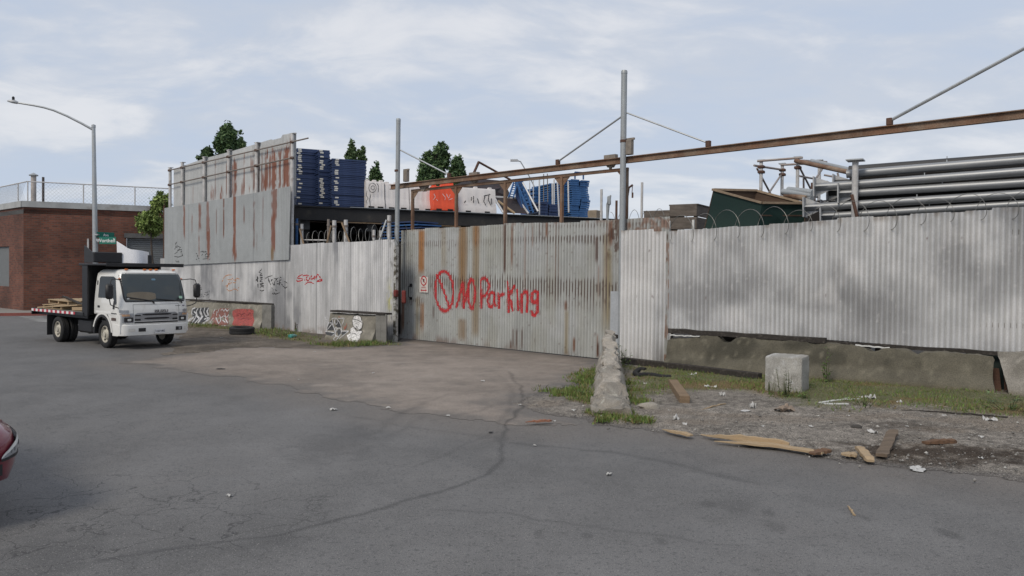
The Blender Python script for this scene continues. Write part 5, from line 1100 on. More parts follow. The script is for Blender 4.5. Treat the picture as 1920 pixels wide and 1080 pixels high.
for k,(a,b) in enumerate(back):
    lamp_pole(a,b,0.20,-0.42-0.30*(k%3),'grey steel pole lying deeper in the pile, mostly hidden',plate=(k in (1,2,3,5,6)),mat=mat_('shaded_back_pole',(0.05,0.05,0.052),0.6,0.2),group='poles at the back of the pole pile')  # back poles coloured near black so the gaps read as shade
rack = thing('pole_rack','grey steel stake with a square top plate holding the pile of poles','rack',FP.world(FP.uz(1605,400)[0],0.25,0))
u,z = FP.uz(1604,302,0.25); m = MB(); m.tube([FP.world(u,0.25,0),FP.world(u,0.25,z)],0.065,14); m.build('stake',m_post,rack,smooth=True)
m = MB(); m.bbox(FP.world(u,0.25,z+0.015),(0.34,0.34,0.03),0.004,rz=RZR); m.build('top_plate',m_galv,rack)
u_,z_ = FP.uz(1612,414,0.28); m = MB(); m.tube([FP.world(u-0.05,0.33,z_+0.55),FP.world(u+0.12,0.36,z_-0.15)],0.035,8); m.build('brace',m_rustd,rack,smooth=True)
for uu in (u+0.1,u+4.2):
    m = MB(); m.bar(FP.world(uu,0.2,2.28),FP.world(uu,-1.6,2.28),0.14,0.18); m.build('bearer',m_woodd,rack)
    for ww in (0.22,-1.5):
        m = MB(); m.bar(FP.world(uu+0.2,ww,0),FP.world(uu+0.2,ww,2.2),0.12,0.12,up=FP.d); m.build('leg',m_woodd,rack)
for uu in (u+0.3,u+1.5,u+2.7,u+3.9,u+5.0):
    m = MB(); m.bar(FP.world(uu,-0.75,2.3),FP.world(uu,-0.75,z-0.25),0.9,0.5,up=FP.d); m.build('packing_timber',m_darkw,rack)  # packing between the rows, kept near black to darken gaps and reflections

m = MB(); m.bar(FP.world(u+0.25,-0.30,(2.25+z-0.42)/2),FP.world(u+7.0,-0.30,(2.25+z-0.42)/2),0.06,z-0.42-2.25); m.build('gap_shade_board',m_darkw,rack)  # dark board added behind the front poles as shade in the gaps
# open green plywood box
m_grn = mat_('dark_green_plywood',(0.011,0.034,0.028),0.7,0,var=0.2,vs=3,fine=0.1)
FB1 = FY(2.0)
gA, gB, gC = FB1.hit(1337,357,1.0), FB1.hit(1429,382,1.1), FB1.hit(1510,383,0.0)
gbx = thing('plywood_box','tilted open plywood box painted dark green with bare timber inside, behind the right fence','box',Vector((gB.x,gB.y,0)))
dn = Vector((0,0,-1)); back_ = Vector((gA.x+gC.x-gB.x, gA.y+gC.y-gB.y, gA.z+0.05))
dropA = FB1.hit(1320,428,1.0)-gA; dropB = FB1.hit(1420,425,1.1)-gB; dropC = Vector((0,0,dropB.z))
dropA *= 1.6; dropB *= 1.6; dropC *= 1.6
def wallq(a,b,da,db,th,mt,nm):
    nrm = (b-a).cross(da).normalized(); m = MB(); m.prism([a,b,b+db,a+da],nrm*th); m.build(nm,mt,gbx)
wallq(gA,gB,dropA,dropB,0.02,m_grn,'side_panel'); wallq(gB,gC,dropB,dropC,0.02,m_grn,'side_panel'); m_in = mat_('dark_box_timber',(0.085,0.055,0.038),0.9,0,var=0.35,vs=2,stretch=(1,1,5)); wallq(gC,back_,dropC,dropA,0.02,m_in,'side_panel'); wallq(back_,gA,dropA,dropA,0.02,m_in,'side_panel')
for (a,b) in ((gA,gB),(gB,gC),(gC,back_),(back_,gA)):
    m = MB(); m.bar(a+Vector((0,0,0.02)),b+Vector((0,0,0.02)),0.10,0.05); m.build('rim',mat_('pale_tan_timber',(0.30,0.225,0.155),0.85,0,var=0.3,vs=3,stretch=(1,6,6)),gbx)
m = MB(); m.prism([gA+dropA*0.45,gB+dropB*0.3,gC+dropC*0.3,back_+dropA*0.45],Vector((0,0,-0.03))); m.build('inner_floor',m_in,gbx)
# its stand
m = MB(); cc = (gA+gB+gC+back_)/4; zb = min(gA.z+dropA.z,gB.z+dropB.z); m.box(Vector((cc.x,cc.y,zb/2)),(1.6,1.2,zb),rz=RZR); tag(m.build('timber_pile',m_woodd),'dark timber pile under the green box','timber pile')
# grey timber crates
def crate(name, fr, pts, w, depth, zb, label, boards):
    (xl,yl),(xr,yr) = pts; ul,zl = fr.uz(xl,yl,w); ur,zr = fr.uz(xr,yr,w); o = thing(name,label,'crate',fr.world((ul+ur)/2,w,0)); zt = (zl+zr)/2; h = (zt-zb)/boards
    mt = mat_('grey_crate_timber',(0.135,0.115,0.098),0.9,0,var=0.35,vs=2.5,fine=0.2,stretch=(1,1,5),bump=0.4,tint=(0.075,0.06,0.05),tv=(0.5,0.75))
    for k in range(boards):
        z = zb+h*(k+0.5)
        m = MB(); m.bbox(fr.world((ul+ur)/2,w,z),(ur-ul,0.05,h-0.025),0.006,rz=RZR); m.build('side_board',mt,o)
        m = MB(); m.bbox(fr.world(ur-0.02,w-depth/2,z),(0.05,depth,h-0.025),0.006,rz=RZR); m.build('side_board',mt,o)
        m = MB(); m.bbox(fr.world(ul+0.02,w-depth/2,z),(0.05,depth,h-0.025),0.006,rz=RZR); m.build('side_board',mt,o)
    for u in (ul+0.06,ur-0.06): m = MB(); m.bar(fr.world(u,w-0.08,0),fr.world(u,w-0.08,zt-0.03),0.09,0.09,up=fr.d); m.build('corner_post',m_woodd,o)
    m = MB(); m.box(fr.world((ul+ur)/2,w-depth/2,zt-0.02),(ur-ul+0.05,depth,0.035),rz=RZR); m.build('lid',m_wood,o); return o
FC = FY(5.2)
crate('timber_crate',FC,((1208,397),(1256,392)),0.3,1.2,1.9,'low grey timber crate nearest the tall grey gate post',5)
crate('timber_crate',FC,((1256,386),(1307,379)),1.0,1.1,1.9,'taller weathered timber crate left of the green box',6)
m = MB(); p = FC.hit(1114,395,-16); m.bbox(Vector((p.x,p.y,p.z/2)),(0.65,0.8,p.z),0.02,rz=RZR); tag(m.build('plywood_crate',mat_('tan_plywood',(0.27,0.22,0.165),0.85,var=0.25)),'tan plywood crate behind the right end of the storage deck','crate')
# pile of tubes, scaffold tower
FS = FY(6.5); S7 = lambda x,y: (1400+x/6.75, 270+y/6.75)
sc_t = thing('scaffold_tower','grey tube scaffold tower with cross braces behind the green box','scaffold',FS.world(FS.uz(1460,400)[0],0,0))
m_sct = mat_('brown_grey_tube',(0.30,0.265,0.245),0.6,0.15,var=0.3,vs=3,tint=(0.16,0.09,0.065),tv=(0.52,0.75))
def sct(a, b, wa, wb, r, nm, mt=m_sct, ground=False):
    A, B = FS.hit(*S7(*a),wa), FS.hit(*S7(*b),wb)
    if ground: B = Vector((A.x,A.y,0))
    m = MB(); m.tube([A,B],r,8); m.build(nm,mt,sc_t,smooth=True)
for (x,y,w) in ((185,205,0.6),(452,248,-1.2),(648,165,0.6),(922,205,-1.2)): 
    sct((x,y),(x,640),w,w,0.05,'upright',m_post,True); m = MB(); m.bbox(FS.hit(*S7(x,y),w),(0.2,0.14,0.03),0.004,rz=RZR); m.build('head_plate',m_galv,sc_t)
for (a,b,wa,wb) in (((135,218),(710,172),0.66,0.66),((95,272),(445,325),0.68,-1.2),((430,265),(745,250),-1.15,-1.15),((620,205),(1010,228),0.7,-1.1)): sct(a,b,wa,wb,0.032,'ledger')
for (a,b,wa,wb) in (((130,308),(300,625),0.6,-0.3),((440,385),(285,615),-1.2,0.2),((650,258),(830,605),0.6,-0.6),((665,405),(865,442),0.6,-0.9),((975,290),(880,430),-1.2,-0.4),((720,430),(722,600),0.0,0.0),((980,392),(1200,432),-1.0,-1.0),((1150,365),(1170,440),-1.0,-1.0)): sct(a,b,wa,wb,0.028,'brace')
for (x,y,w) in ((185,290,0.6),(185,355,0.6),(452,330,-1.2),(452,388,-1.2),(648,300,0.6),(648,590,0.6)): m = MB(); m.bbox(FS.hit(*S7(x,y),w),(0.18,0.16,0.08),0.015,rz=RZR); m.build('coupler',m_rustd,sc_t)
tubes = [((620,212),(1310,362),0.7,1.9,0.062,m_rust,'thick rusty beam sloping from the scaffold tower to the pole pile'),((820,216),(1340,335),0.4,1.9,0.06,mat_('grey_steel_pole'),'thick grey pipe sloping from the scaffold tower to the pole pile')]
for (a,b,wa,wb,r,mt,lab) in tubes: m = MB(); m.tube([FS.hit(*S7(*a),wa),FS.hit(*S7(*b),wb)],r,12); tag(m.build('sloping_pipe',mt,smooth=True),lab,'pipe')
for k,(a,b,lab) in enumerate((((455,605),(830,655),'short grey pipe at the left of the pipe heap behind the green box'),((525,580),(840,615),'upper grey pipe in the heap behind the green box'),((560,640),(830,690),'lower grey pipe in the heap behind the green box'),((490,640),(760,690),'rusty pipe at the bottom of the heap behind the green box'))):
    m = MB(); m.tube([FS.hit(*S7(*a),1.6),FS.hit(*S7(*b),2.0)],0.085,12); tag(m.build('loose_pipe',mat_('grey_steel_pole') if k < 3 else m_rust,smooth=True),lab,'pipe','loose pipes heaped behind the green box')
m = MB(); c_ = FS.hit(*S7(640,690),1.8); m.box(Vector((c_.x,c_.y,(c_.z-0.1)/2)),(3.2,0.7,c_.z-0.1),rz=RZR); tag(m.build('timber_pile',m_darkw),'dark timber pile carrying the loose pipes','timber pile')
m = MB(); c_ = FS.hit(*S7(845,490),1.2); c2_ = FS.hit(*S7(845,700),1.2); m.tube([c_,Vector((c_.x,c_.y,0))],0.07,8); tag(m.build('rusty_post',m_rustd,smooth=True),'dark rusty post at the left end of the pole pile','post')
# thin poles around the right end of the gate
for (x,y0,w,r,lab,mt) in ((1128,355,-9,0.05,'thin grey pole right of the blue stacks',m_post),(1156,376,-9,0.045,'short dark pole just left of the tall grey gate post',m_rustd),(1204,342,-3.0,0.035,'thin grey pole rising right of the tall grey gate post',m_post)):
    p = FG.hit(x,y0,w); m = MB(); m.tube([Vector((p.x,p.y,0)),p],r,8); tag(m.build('thin_pole',mt,smooth=True),lab,'pole')
p = FG.hit(1139,406,-9); m = MB(); m.tube([Vector((p.x,p.y,0)),p,FG.hit(1140,383,-9),FG.hit(1145,366,-9)],[0.05,0.05,0.07,0.03],8); m.bbox(FG.hit(1142,376,-9),(0.14,0.12,0.35),0.03); tag(m.build('folded_lamp',m_pole,smooth=True),'grey folded work lamp on a pole left of the tall gate post','lamp')
m = MB(); q0_ = FG.hit(1174,385,-4); m.tube([Vector((q0_.x,q0_.y,0)),q0_,FG.hit(1179,352,-4),FG.hit(1186,347,-4)],0.035,6); m.tube([FG.hit(1186,347,-4),FG.hit(1185,362,-4)],0.012,5); m.bbox(FG.hit(1186,366,-4),(0.05,0.05,0.16),0.01); tag(m.build('hook_davit',m_rustd),'small hoist davit with a hanging hook beside the tall gate post','hoist')
m = MB(); a,b = FR.hit(1245,413,-0.25), FR.hit(1244,440,-0.25); m.loft([[Vector((x,y,z)) for x,y,z in ((a.x-0.03+0.02*k,a.y,a.z),(a.x+0.05+0.02*k,a.y+0.03,a.z),(a.x+0.05,a.y+0.08,a.z),(a.x-0.03,a.y+0.06,a.z))] if k == 0 else [Vector((a.x+dx*(1+0.3*k),a.y+dy,a.z+(b.z-a.z)*k/3)) for dx,dy in ((-0.04,0),(0.06,0.02),(0.05,0.07),(-0.04,0.06))] for k in range(4)]); tag(m.build('yellow_rag',mat_('yellow_cloth',(0.55,0.47,0.06),0.9)),'yellow rag tied to the wire at the left end of the right fence','rag')
for (x,y0,y1,lab) in ((1211,411,433,'short white peg above the sheet joint left of the yellow rag'),(1255,414,436,'white peg just right of the yellow rag'),(1300,412,434,'white peg in front of the tall timber crate')):
    m = MB(); a,b = FR.hit(x,y0,-0.2), FR.hit(x,y1,-0.2); m.bar(a,Vector((b.x,b.y,b.z-0.3)),0.035,0.05,up=FR.d); tag(m.build('white_peg',mat_('white_painted_wood')),lab,'peg','white pegs along the right fence top')
# ---------------------------------------------------------------- brick building, pavement, street lamp, signs
def brick_mat():
    m = bpy.data.materials.new('red_brick'); m.use_nodes = True; nt = m.node_tree; N = nt.nodes; L = nt.links; b = N['Principled BSDF']
    tc = N.new('ShaderNodeTexCoord'); sp = N.new('ShaderNodeSeparateXYZ'); cb = N.new('ShaderNodeCombineXYZ'); L.new(tc.outputs['Object'],sp.inputs[0]); L.new(sp.outputs[0],cb.inputs[0]); L.new(sp.outputs[2],cb.inputs[1])
    br = N.new('ShaderNodeTexBrick'); L.new(cb.outputs[0],br.inputs['Vector']); br.inputs['Scale'].default_value = 1.0
    for k,v in (('Brick Width',0.23),('Row Height',0.085),('Mortar Size',0.010),('Mortar Smooth',0.3),('Bias',0.0)): br.inputs[k].default_value = v
    br.inputs['Color1'].default_value = (0.165,0.058,0.036,1); br.inputs['Color2'].default_value = (0.09,0.034,0.024,1); br.inputs['Mortar'].default_value = (0.10,0.075,0.06,1)
    n = N.new('ShaderNodeTexNoise'); n.inputs['Scale'].default_value = 0.55; n.inputs['Detail'].default_value = 6; L.new(tc.outputs['Object'],n.inputs['Vector'])
    r = N.new('ShaderNodeMapRange'); L.new(n.outputs[0],r.inputs[0]); r.inputs[1].default_value = 0.3; r.inputs[2].default_value = 0.7; r.inputs[3].default_value = 0.55; r.inputs[4].default_value = 1.4
    s = N.new('ShaderNodeVectorMath'); s.operation = 'SCALE'; L.new(br.outputs[0],s.inputs[0]); L.new(r.outputs[0],s.inputs['Scale']); L.new(s.outputs[0],b.inputs['Base Color']); b.inputs['Roughness'].default_value = 0.9
    bp = N.new('ShaderNodeBump'); bp.inputs['Strength'].default_value = 0.4; bp.inputs['Distance'].default_value = 0.01; L.new(br.outputs['Fac'],bp.inputs['Height']); bp.invert = True; L.new(bp.outputs[0],b.inputs['Normal'])
    return m
m_brick = brick_mat()
CB = G(44,586.5); dR = Vector((0.907,0.42,0)).normalized(); dLf = Vector((-0.74,0.67,0)).normalized()
FBR = Frame(CB,CB+dR*24); FBL = Frame(CB+dLf*22,CB); ZB = at(43,388,CB.y).z
bld = thing('brick_building','single storey dark red brick building with pale roof coping at the far left corner','building',CB)
def wall_holes(fr, u0, u1, z1, holes, depth, name):
    """brick wall with openings cut out, in its own frame so the bricks run along it"""
    us = sorted({u0,u1,*[h[0] for h in holes],*[h[1] for h in holes]}); zs = sorted({0.0,z1,*[h[2] for h in holes],*[h[3] for h in holes]}); m = MB()
    for i in range(len(us)-1):
        for j in range(len(zs)-1):
            cu, cz = (us[i]+us[i+1])/2, (zs[j]+zs[j+1])/2
            if any(h[0] < cu < h[1] and h[2] < cz < h[3] for h in holes): continue
            m.add([(us[i],0,zs[j]),(us[i+1],0,zs[j]),(us[i+1],0,zs[j+1]),(us[i],0,zs[j+1])],[(0,1,2,3)])
    for h in holes:
        a,b,c,d = h; m.add([(a,0,c),(b,0,c),(b,0,d),(a,0,d),(a,depth,c),(b,depth,c),(b,depth,d),(a,depth,d)],[(0,4,5,1),(1,5,6,2),(2,6,7,3),(3,7,4,0)])
    me = m.mesh(name); o = link(name,me,m_brick,bld,wm(bld).inverted() @ fr.mat()); return o
dr0, dr1 = FBR.uz(237,560)[0], FBR.uz(237,560)[0]+4.2; drz = FBR.uz(240,446)[1]
wall_holes(FBR,0,24,ZB,[(dr0,dr1,0.05,drz)],0.25,'wall')
wu0, wu1 = FBL.uz(1,500)[0], FBL.uz(17,500)[0]; wz0, wz1 = FBL.uz(10,537)[1], FBL.uz(10,462)[1]
wall_holes(FBL,0,22,ZB,[(wu0-1.2,wu1,wz0,wz1)],0.18,'wall')
def on(fr, u0,u1,z0,z1,w,th,name,mt): m = MB(); m.box(fr.world((u0+u1)/2,w,(z0+z1)/2),(u1-u0,th,z1-z0),rz=math.atan2(fr.d.y,fr.d.x)); return m.build(name,mt,bld)
sh = MB(); k = 0; z = 0.05
while z < drz-0.01: sh.bbox(FBR.world((dr0+dr1)/2,-0.18,min(z+0.05,drz)),(dr1-dr0-0.01,0.05,0.092),0.02,rz=math.atan2(dR.y,dR.x)); z += 0.094
sh.build('roller_door',mat_('grey_shutter',(0.13,0.14,0.145),0.6,0.1,var=0.12),bld)
on(FBR,dr0-0.1,dr1+0.1,drz+0.003,drz+0.22,0.03,0.10,'door_lintel',mat_('grey_steel_beam'))
on(FBL,wu0-1.2,wu1,wz0,wz1,-0.13,0.06,'window',mat_('grey_board',(0.15,0.16,0.165),0.7,var=0.12))
on(FBR,2.6,2.68,2.6,3.5,0.03,0.05,'wall_conduit',mat_('pale_galvanised_post'))
m_cop = mat_('pale_coping',(0.36,0.37,0.37),0.8,0,var=0.25,vs=1.2,tint=(0.22,0.20,0.18),tv=(0.55,0.75),ts=1.5)
on(FBR,-0.06,24,ZB+0.003,ZB+0.28,-0.10,0.36,'coping',m_cop); on(FBL,0,21.9,ZB+0.003,ZB+0.28,-0.10,0.36,'coping',m_cop)
rf = MB(); pts = [CB,CB+dR*24,CB+dR*24+Vector((-dR.y,dR.x,0))*18,CB+dLf*22]; rf.prism([p+Vector((0,0,ZB-0.1)) for p in pts],Vector((0,0,-0.2))); roof = rf.build('roof',mat_('roof_felt',(0.09,0.09,0.09),0.95),bld)
def rail_run(fr, u0, u1, us):
    zt = ZB+1.20; m = MB(); m.tube([fr.world(u0,-0.2,zt),fr.world(u1,-0.2,zt)],0.028,6); m.build('roof_rail',m_post,bld)
    for u in us: m = MB(); m.tube([fr.world(u,-0.2,ZB+0.2),fr.world(u,-0.2,zt)],0.028,6); m.build('rail_post',m_post,bld)
    m = MB(); c = 0.17; h = zt-ZB-0.3; u = u0
    while u < u1:
        for sg in (1,-1):
            a = u if sg > 0 else u+h; b = u+h if sg > 0 else u
            if max(a,b) <= u1: m.bar(fr.world(a,-0.2,ZB+0.3),fr.world(b,-0.2,zt),0.006,0.006)
        u += c
    m.build('chain_link',mat_('chain_link_wire',(0.30,0.31,0.32),0.5,0.2),bld)
rail_run(FBR,0.1,23.5,[FBR.uz(x,350)[0] for x in (51,156,253)]+[15,18.5,22]); rail_run(FBL,0,21.8,[FBL.uz(25,350)[0],17,13.5,10,6,2])
def roofpipe(px, y0, r, cap, mt, lab):
    u = FBR.uz(px,370,-1.2)[0]; z = FBR.uz(px,y0,-1.2)[1]; m = MB(); m.tube([FBR.world(u,-1.2,ZB-0.1),FBR.world(u,-1.2,z-(0.12 if cap else 0))],r,12); o = m.build('chimney' if cap else 'vent_pipe',mt,roof,smooth=True); 
    if cap: m = MB(); m.lathe([(r*1.7,-0.12),(r*1.75,-0.08),(0.01,0.03)],FBR.world(u,-1.2,z)); m.build('chimney_cap',m_galv,roof)
roofpipe(63,325,0.115,True,mat_('pale_vent',(0.42,0.38,0.35),0.7,var=0.25),None); roofpipe(81,332,0.055,False,mat_('dark_pipe',(0.09,0.075,0.07),0.8),None)
# pavement with red kerb, crosswalk
def strip_poly(name, pts, z0, h, mat, parent=None):
    m = MB(); m.prism([Vector((p.x,p.y,z0)) for p in pts],Vector((0,0,h))); o = m.build(name,mat,parent,loc=(0,0,0) if parent is None else None); 
    if parent is None: tag(o,kind='structure')
    return o
oR = Vector((dR.y,-dR.x,0)); oL = Vector((-dLf.y,dLf.x,0))*-1
if oL.dot(Vector((-0.5,-1,0))) < 0: oL = -oL
cor = CB+(oR+oL)*1.9
side = strip_poly('sidewalk',[CB+dLf*30,CB,CB+dR*24,CB+dR*24+oR*2.3,cor,CB+dLf*30+oL*2.3],0.0,0.11,mat_('pale_pavement',(0.24,0.225,0.205),0.9,var=0.15,vs=1))
for (a,b) in ((cor,CB+dR*24+oR*2.3),(CB+dLf*30+oL*2.3,cor)): m = MB(); m.bar(a+Vector((0,0,0.06)),b+Vector((0,0,0.06)),0.16,0.125); m.build('red_kerb',mat_('red_kerb_paint',(0.26,0.085,0.07),0.8,var=0.3,vs=2),side)
for k in range(5):
    a, b = G(36+k*9,594+k*2.1), G(82+k*6,594.5+k*2.4); d = (b-a).normalized(); s_ = Vector((-d.y,d.x,0))*0.13; m = MB(); m.add([Vector((p.x,p.y,0.005)) for p in (a-s_,b-s_,b+s_,a+s_)],[(0,1,2,3)]); m.build('crosswalk_bar',mat_('worn_road_paint',(0.34,0.34,0.33),0.9,var=0.3,vs=4),road)
if 0: dc_ = G(128,742); m = MB(); m.lathe([(0.30,0.004),(0.30,0.010),(0.0,0.011)],Vector((dc_.x,dc_.y,0)),n=28); m.build('manhole_cover',mat_('worn_iron',(0.085,0.085,0.086),0.7,0.2,var=0.2,vs=9),road)

# street lamp
LB = G(180,592); lamp = thing('street_lamp','tall grey street lamp with a long curved arm behind the truck','street lamp',LB)
tp = at(175.5,237,LB.y); m = MB(); m.tube([LB,Vector((LB.x,LB.y,1.0)),(LB+tp)/2+Vector((0,0,0.2)),tp],[0.14,0.125,0.105,0.075],14); m.lathe([(0.085,-0.05),(0.085,0.06),(0,0.10)],tp); m.build('pole',m_galv,lamp,smooth=True)
arm = [at(*p,LB.y) for p in ((176,244),(155,232),(130,219),(108,209.5),(92,205),(75,202),(48,198))]
for k,p in enumerate(arm): p.y = LB.y-0.10*k
m = MB(); m.tube(arm,[0.055,0.05,0.047,0.045,0.042,0.04,0.04],8); m.build('arm',m_galv,lamp,smooth=True)
a, b = arm[-1], at(15,190.5,arm[-1].y); d = (b-a).normalized(); up_ = Vector((0,0,1)); sd = d.cross(up_).normalized()
rings = []
for t,w_,h_ in ((-0.12,0.05,0.05),(0.0,0.09,0.07),(0.25,0.17,0.11),(0.7,0.17,0.09),(0.92,0.12,0.05),(1.0,0.04,0.03)):
    c = a+(b-a)*t; rings.append([c+sd*(w_*x)+up_*(h_*y) for x,y in ((-1,0),(-0.8,0.7),(0,1),(0.8,0.7),(1,0),(0.85,-0.35),(-0.85,-0.35))])
m = MB(); m.loft(rings); hd = m.build('luminaire',mat_('pale_lamp_head',(0.42,0.43,0.44),0.5,0.2,var=0.1),lamp,smooth=True)
m = MB(); m.lathe([(0.05,0.0),(0.055,0.12),(0.02,0.16)],a+(b-a)*0.42+up_*0.09); m.build('photocell',m_black,lamp)

def text_mesh(s, size, depth=0.004, bold=0.0, align='CENTER'):
    c = bpy.data.curves.new('lettering','FONT'); c.body = s; c.size = size; c.extrude = depth; c.offset = bold; c.align_x = align; c.align_y = 'CENTER'
    o = bpy.data.objects.new('lettering',c); COL.objects.link(o); bpy.context.view_layer.update()
    me = bpy.data.meshes.new_from_object(o.evaluated_get(bpy.context.evaluated_depsgraph_get())); bpy.data.objects.remove(o); bpy.data.curves.remove(c); me.name = 'lettering'; return me
def put_text(s, size, p, right, up, mat, parent, depth=0.004, bold=0.0, sx=1.0, name='lettering', align='CENTER'):
    me = text_mesh(s,size,depth,bold,align); r = Vector(right).normalized(); n = r.cross(Vector(up)).normalized(); u = n.cross(r); p = Vector(p)
    M_ = Matrix(((r.x*sx,u.x,n.x,p.x),(r.y*sx,u.y,n.y,p.y),(r.z*sx,u.z,n.z,p.z),(0,0,0,1))); me.transform(wm(parent).inverted() @ M_)
    return link(name,me,mat,parent)
m_sgn = mat_('green_sign',(0.012,0.16,0.115),0.5,0,var=0.08,bump=0); m_wl = mat_('white_lettering',(0.72,0.72,0.72),0.5,var=0.03,bump=0); m_rl = mat_('red_lettering',(0.45,0.03,0.035),0.5,var=0.05,bump=0)
def street_sign(pl, pr, y0, y1, yaw, txts, label):
    a, b = at(*pl,LB.y-0.16), at(*pr,LB.y-0.16); z0, z1 = at(pl[0],y1,LB.y).z, at(pl[0],y0,LB.y).z; dz = z1-z0
    if yaw is not None: b = a+Vector((math.cos(yaw),math.sin(yaw),0))*0.85
    r = Vector((b.x-a.x,b.y-a.y,0)); L = r.length; r.normalize(); n = Vector((r.y,-r.x,0)); c = (a+b)/2; c.z = (z0+z1)/2
    o = thing('street_sign',label,'street sign',c); m = MB(); m.bbox(c,(L,0.012,dz),0.003,rz=math.atan2(r.y,r.x)); m.build('plate',m_sgn,o)
    for (s,sz,dx,dy) in txts: put_text(s,sz,c+n*0.010+r*dx+Vector((0,0,dy)),r,(0,0,1),m_wl,o,0.001,0.004)
    m = MB(); m.box(a-r*0.05+Vector((0,0,c.z-a.z))+Vector((0,0.05,0)),(0.16,0.14,0.06)); m.build('bracket',m_galv,o)
street_sign((186,451),(217.5,451),444.5,457.5,None,[('Worthen',0.215,-0.07,-0.01),('St',0.11,0.29,0.05)],'green street name sign reading Worthen on the lamp post')
street_sign((182,441),(193,440),435,445.5,math.radians(64),[('Ave',0.17,0.0,0.0)],'small green street sign seen edge on above the Worthen sign')

# parking sign on the gate
uS0,zS0 = FG.uz(786.5,519,0.04); uS1,_ = FG.uz(802.5,519,0.04); _,zS1 = FG.uz(795,548.5,0.04)
ps = thing('parking_sign','small white and red no parking sign screwed to the rusty gate','parking sign',FG.world((uS0+uS1)/2,0.035,zS1))
cu, cz, sw, sh_ = (uS0+uS1)/2, (zS0+zS1)/2, uS1-uS0, zS0-zS1; RZG = math.atan2(FG.d.y,FG.d.x)
m = MB(); m.bbox(FG.world(cu,0.034,cz),(sw,0.006,sh_),0.004,rz=RZG); m.build('plate',mat_('white_sign_face',(0.62,0.58,0.55),0.5,var=0.12,vs=8,bump=0,tint=(0.48,0.36,0.28),tv=(0.6,0.85),ts=9),ps)
def gput(s,size,du,dz,mt,bold=0.0): put_text(s,size,FG.world(cu+du,0.0385,cz+dz),FG.d,(0,0,1),mt,ps,0.001,bold)
gput('P',sh_*0.27,0,sh_*0.25,mat_('black_lettering',(0.03,0.03,0.03),0.5,bump=0),0.006); gput('NO',sh_*0.12,0,-sh_*0.08,m_rl); gput('PARKING',sh_*0.11,0,-sh_*0.19,m_rl)
m = MB(); stroke_mesh(m,FG,[[(cu+sw*0.33*math.cos(a/20*6.2832),cz+sh_*0.25+sw*0.33*math.sin(a/20*6.2832)) for a in range(21)]],0.035,0.0345,False,jit=0); stroke_mesh(m,FG,[[(cu-sw*0.24,cz+sh_*0.25+sw*0.24),(cu+sw*0.24,cz+sh_*0.25-sw*0.24)]],0.03,0.0355,False,jit=0); m.build('prohibition_ring',m_rl,ps)
m = MB(); yA = cz-sh_*0.36
m.add([FG.world(cu+x*sw,0.0385,yA+y*sw) for x,y in ((-0.36,0),(-0.22,0.11),(-0.22,0.035),(0.22,0.035),(0.22,0.11),(0.36,0),(0.22,-0.11),(0.22,-0.035),(-0.22,-0.035),(-0.22,-0.11))],[(0,9,8,2,1) ,(2,8,7,3),(3,7,6,5,4)]); m.build('arrow',m_rl,ps)

# far street lamp beyond the yard
LB2 = at(1004,352,62); LB2.z = 0; l2 = thing('street_lamp','distant grey street lamp above the storage deck','street lamp',LB2)
m = MB(); m.tube([LB2,at(1003,352,62)],0.11,8); m.build('pole',m_galv,l2); m = MB(); m.tube([at(1003,352,62),at(992,330,62),at(982,313,62),at(976,303,62),at(968,300.5,62)],0.05,6); m.build('arm',m_galv,l2)
m = MB(); m.loft([[at(x,y,62)+Vector((0,s*0.15,0)) for y,s in ((299,-1),(299,1),(302.5,1),(302.5,-1))] for x in (957,962,968,971)]); m.build('luminaire',mat_('pale_lamp_head'),l2)
# ---------------------------------------------------------------- flatbed truck (local: x forward, y to its left, z up)
HD = Vector((0.78,-0.62,0)).normalized(); LFT = Vector((-HD.y,HD.x,0)); TS = 0.925
O_T = G(196,652.5)+LFT*(0.93*TS)
MT = Matrix(((HD.x*TS,LFT.x*TS,0,O_T.x),(HD.y*TS,LFT.y*TS,0,O_T.y),(0,0,TS,0),(0,0,0,1)))
trk = thing('flatbed_truck','white cab over flatbed truck with a black headboard parked facing the camera','truck',mat=MT)
m_white = mat_('white_truck_paint',(0.72,0.715,0.69),0.32,0,var=0.06,vs=2,fine=0.03,bump=0.0,coat=0.3,tint=(0.52,0.49,0.44),tv=(0.6,0.9))
m_glass = mat_('dark_window_glass',(0.028,0.038,0.040),0.05,0,var=0.1,bump=0,spec=0.6,coat=0.25)
m_trim = mat_('black_plastic_trim',(0.022,0.022,0.024),0.5,0,var=0.15,bump=0.02)
m_chr = mat_('silver_trim',(0.34,0.35,0.37),0.35,0.5,var=0.1,bump=0); m_lens = mat_('clear_lens',(0.33,0.35,0.38),0.14,0.4,var=0.25,vs=12,bump=0,coat=0.8); m_amb = mat_('amber_lens',(0.55,0.14,0.02),0.3,0,bump=0); m_rim = mat_('cream_wheel_paint',(0.50,0.47,0.40),0.55,0.1,var=0.2,vs=6)
def P(mb, name, mat, parent=None, **k): return mb.build(name, mat, parent or trk, world=False, **k)
CZ = [0.66,0.72,0.95,1.10,1.28,1.50,1.75,2.00,2.10,2.17,2.21,2.225]; CXF = [1.09,1.12,1.135,1.13,1.10,1.045,0.975,0.895,0.845,0.77,0.66,0.50]; CW = [0.975,0.985,0.99,0.99,0.985,0.965,0.94,0.91,0.885,0.845,0.79,0.70]
def cabx(y, z): 
    w = np.interp(z,CZ,CW); x = np.interp(z,CZ,CXF); t = min(abs(y)/w,1.0); c = 0.05*t*t; r = 0.17
    if abs(y) > w-r: c += r-math.sqrt(max(r*r-(abs(y)-(w-r))**2,0))
    return x-c
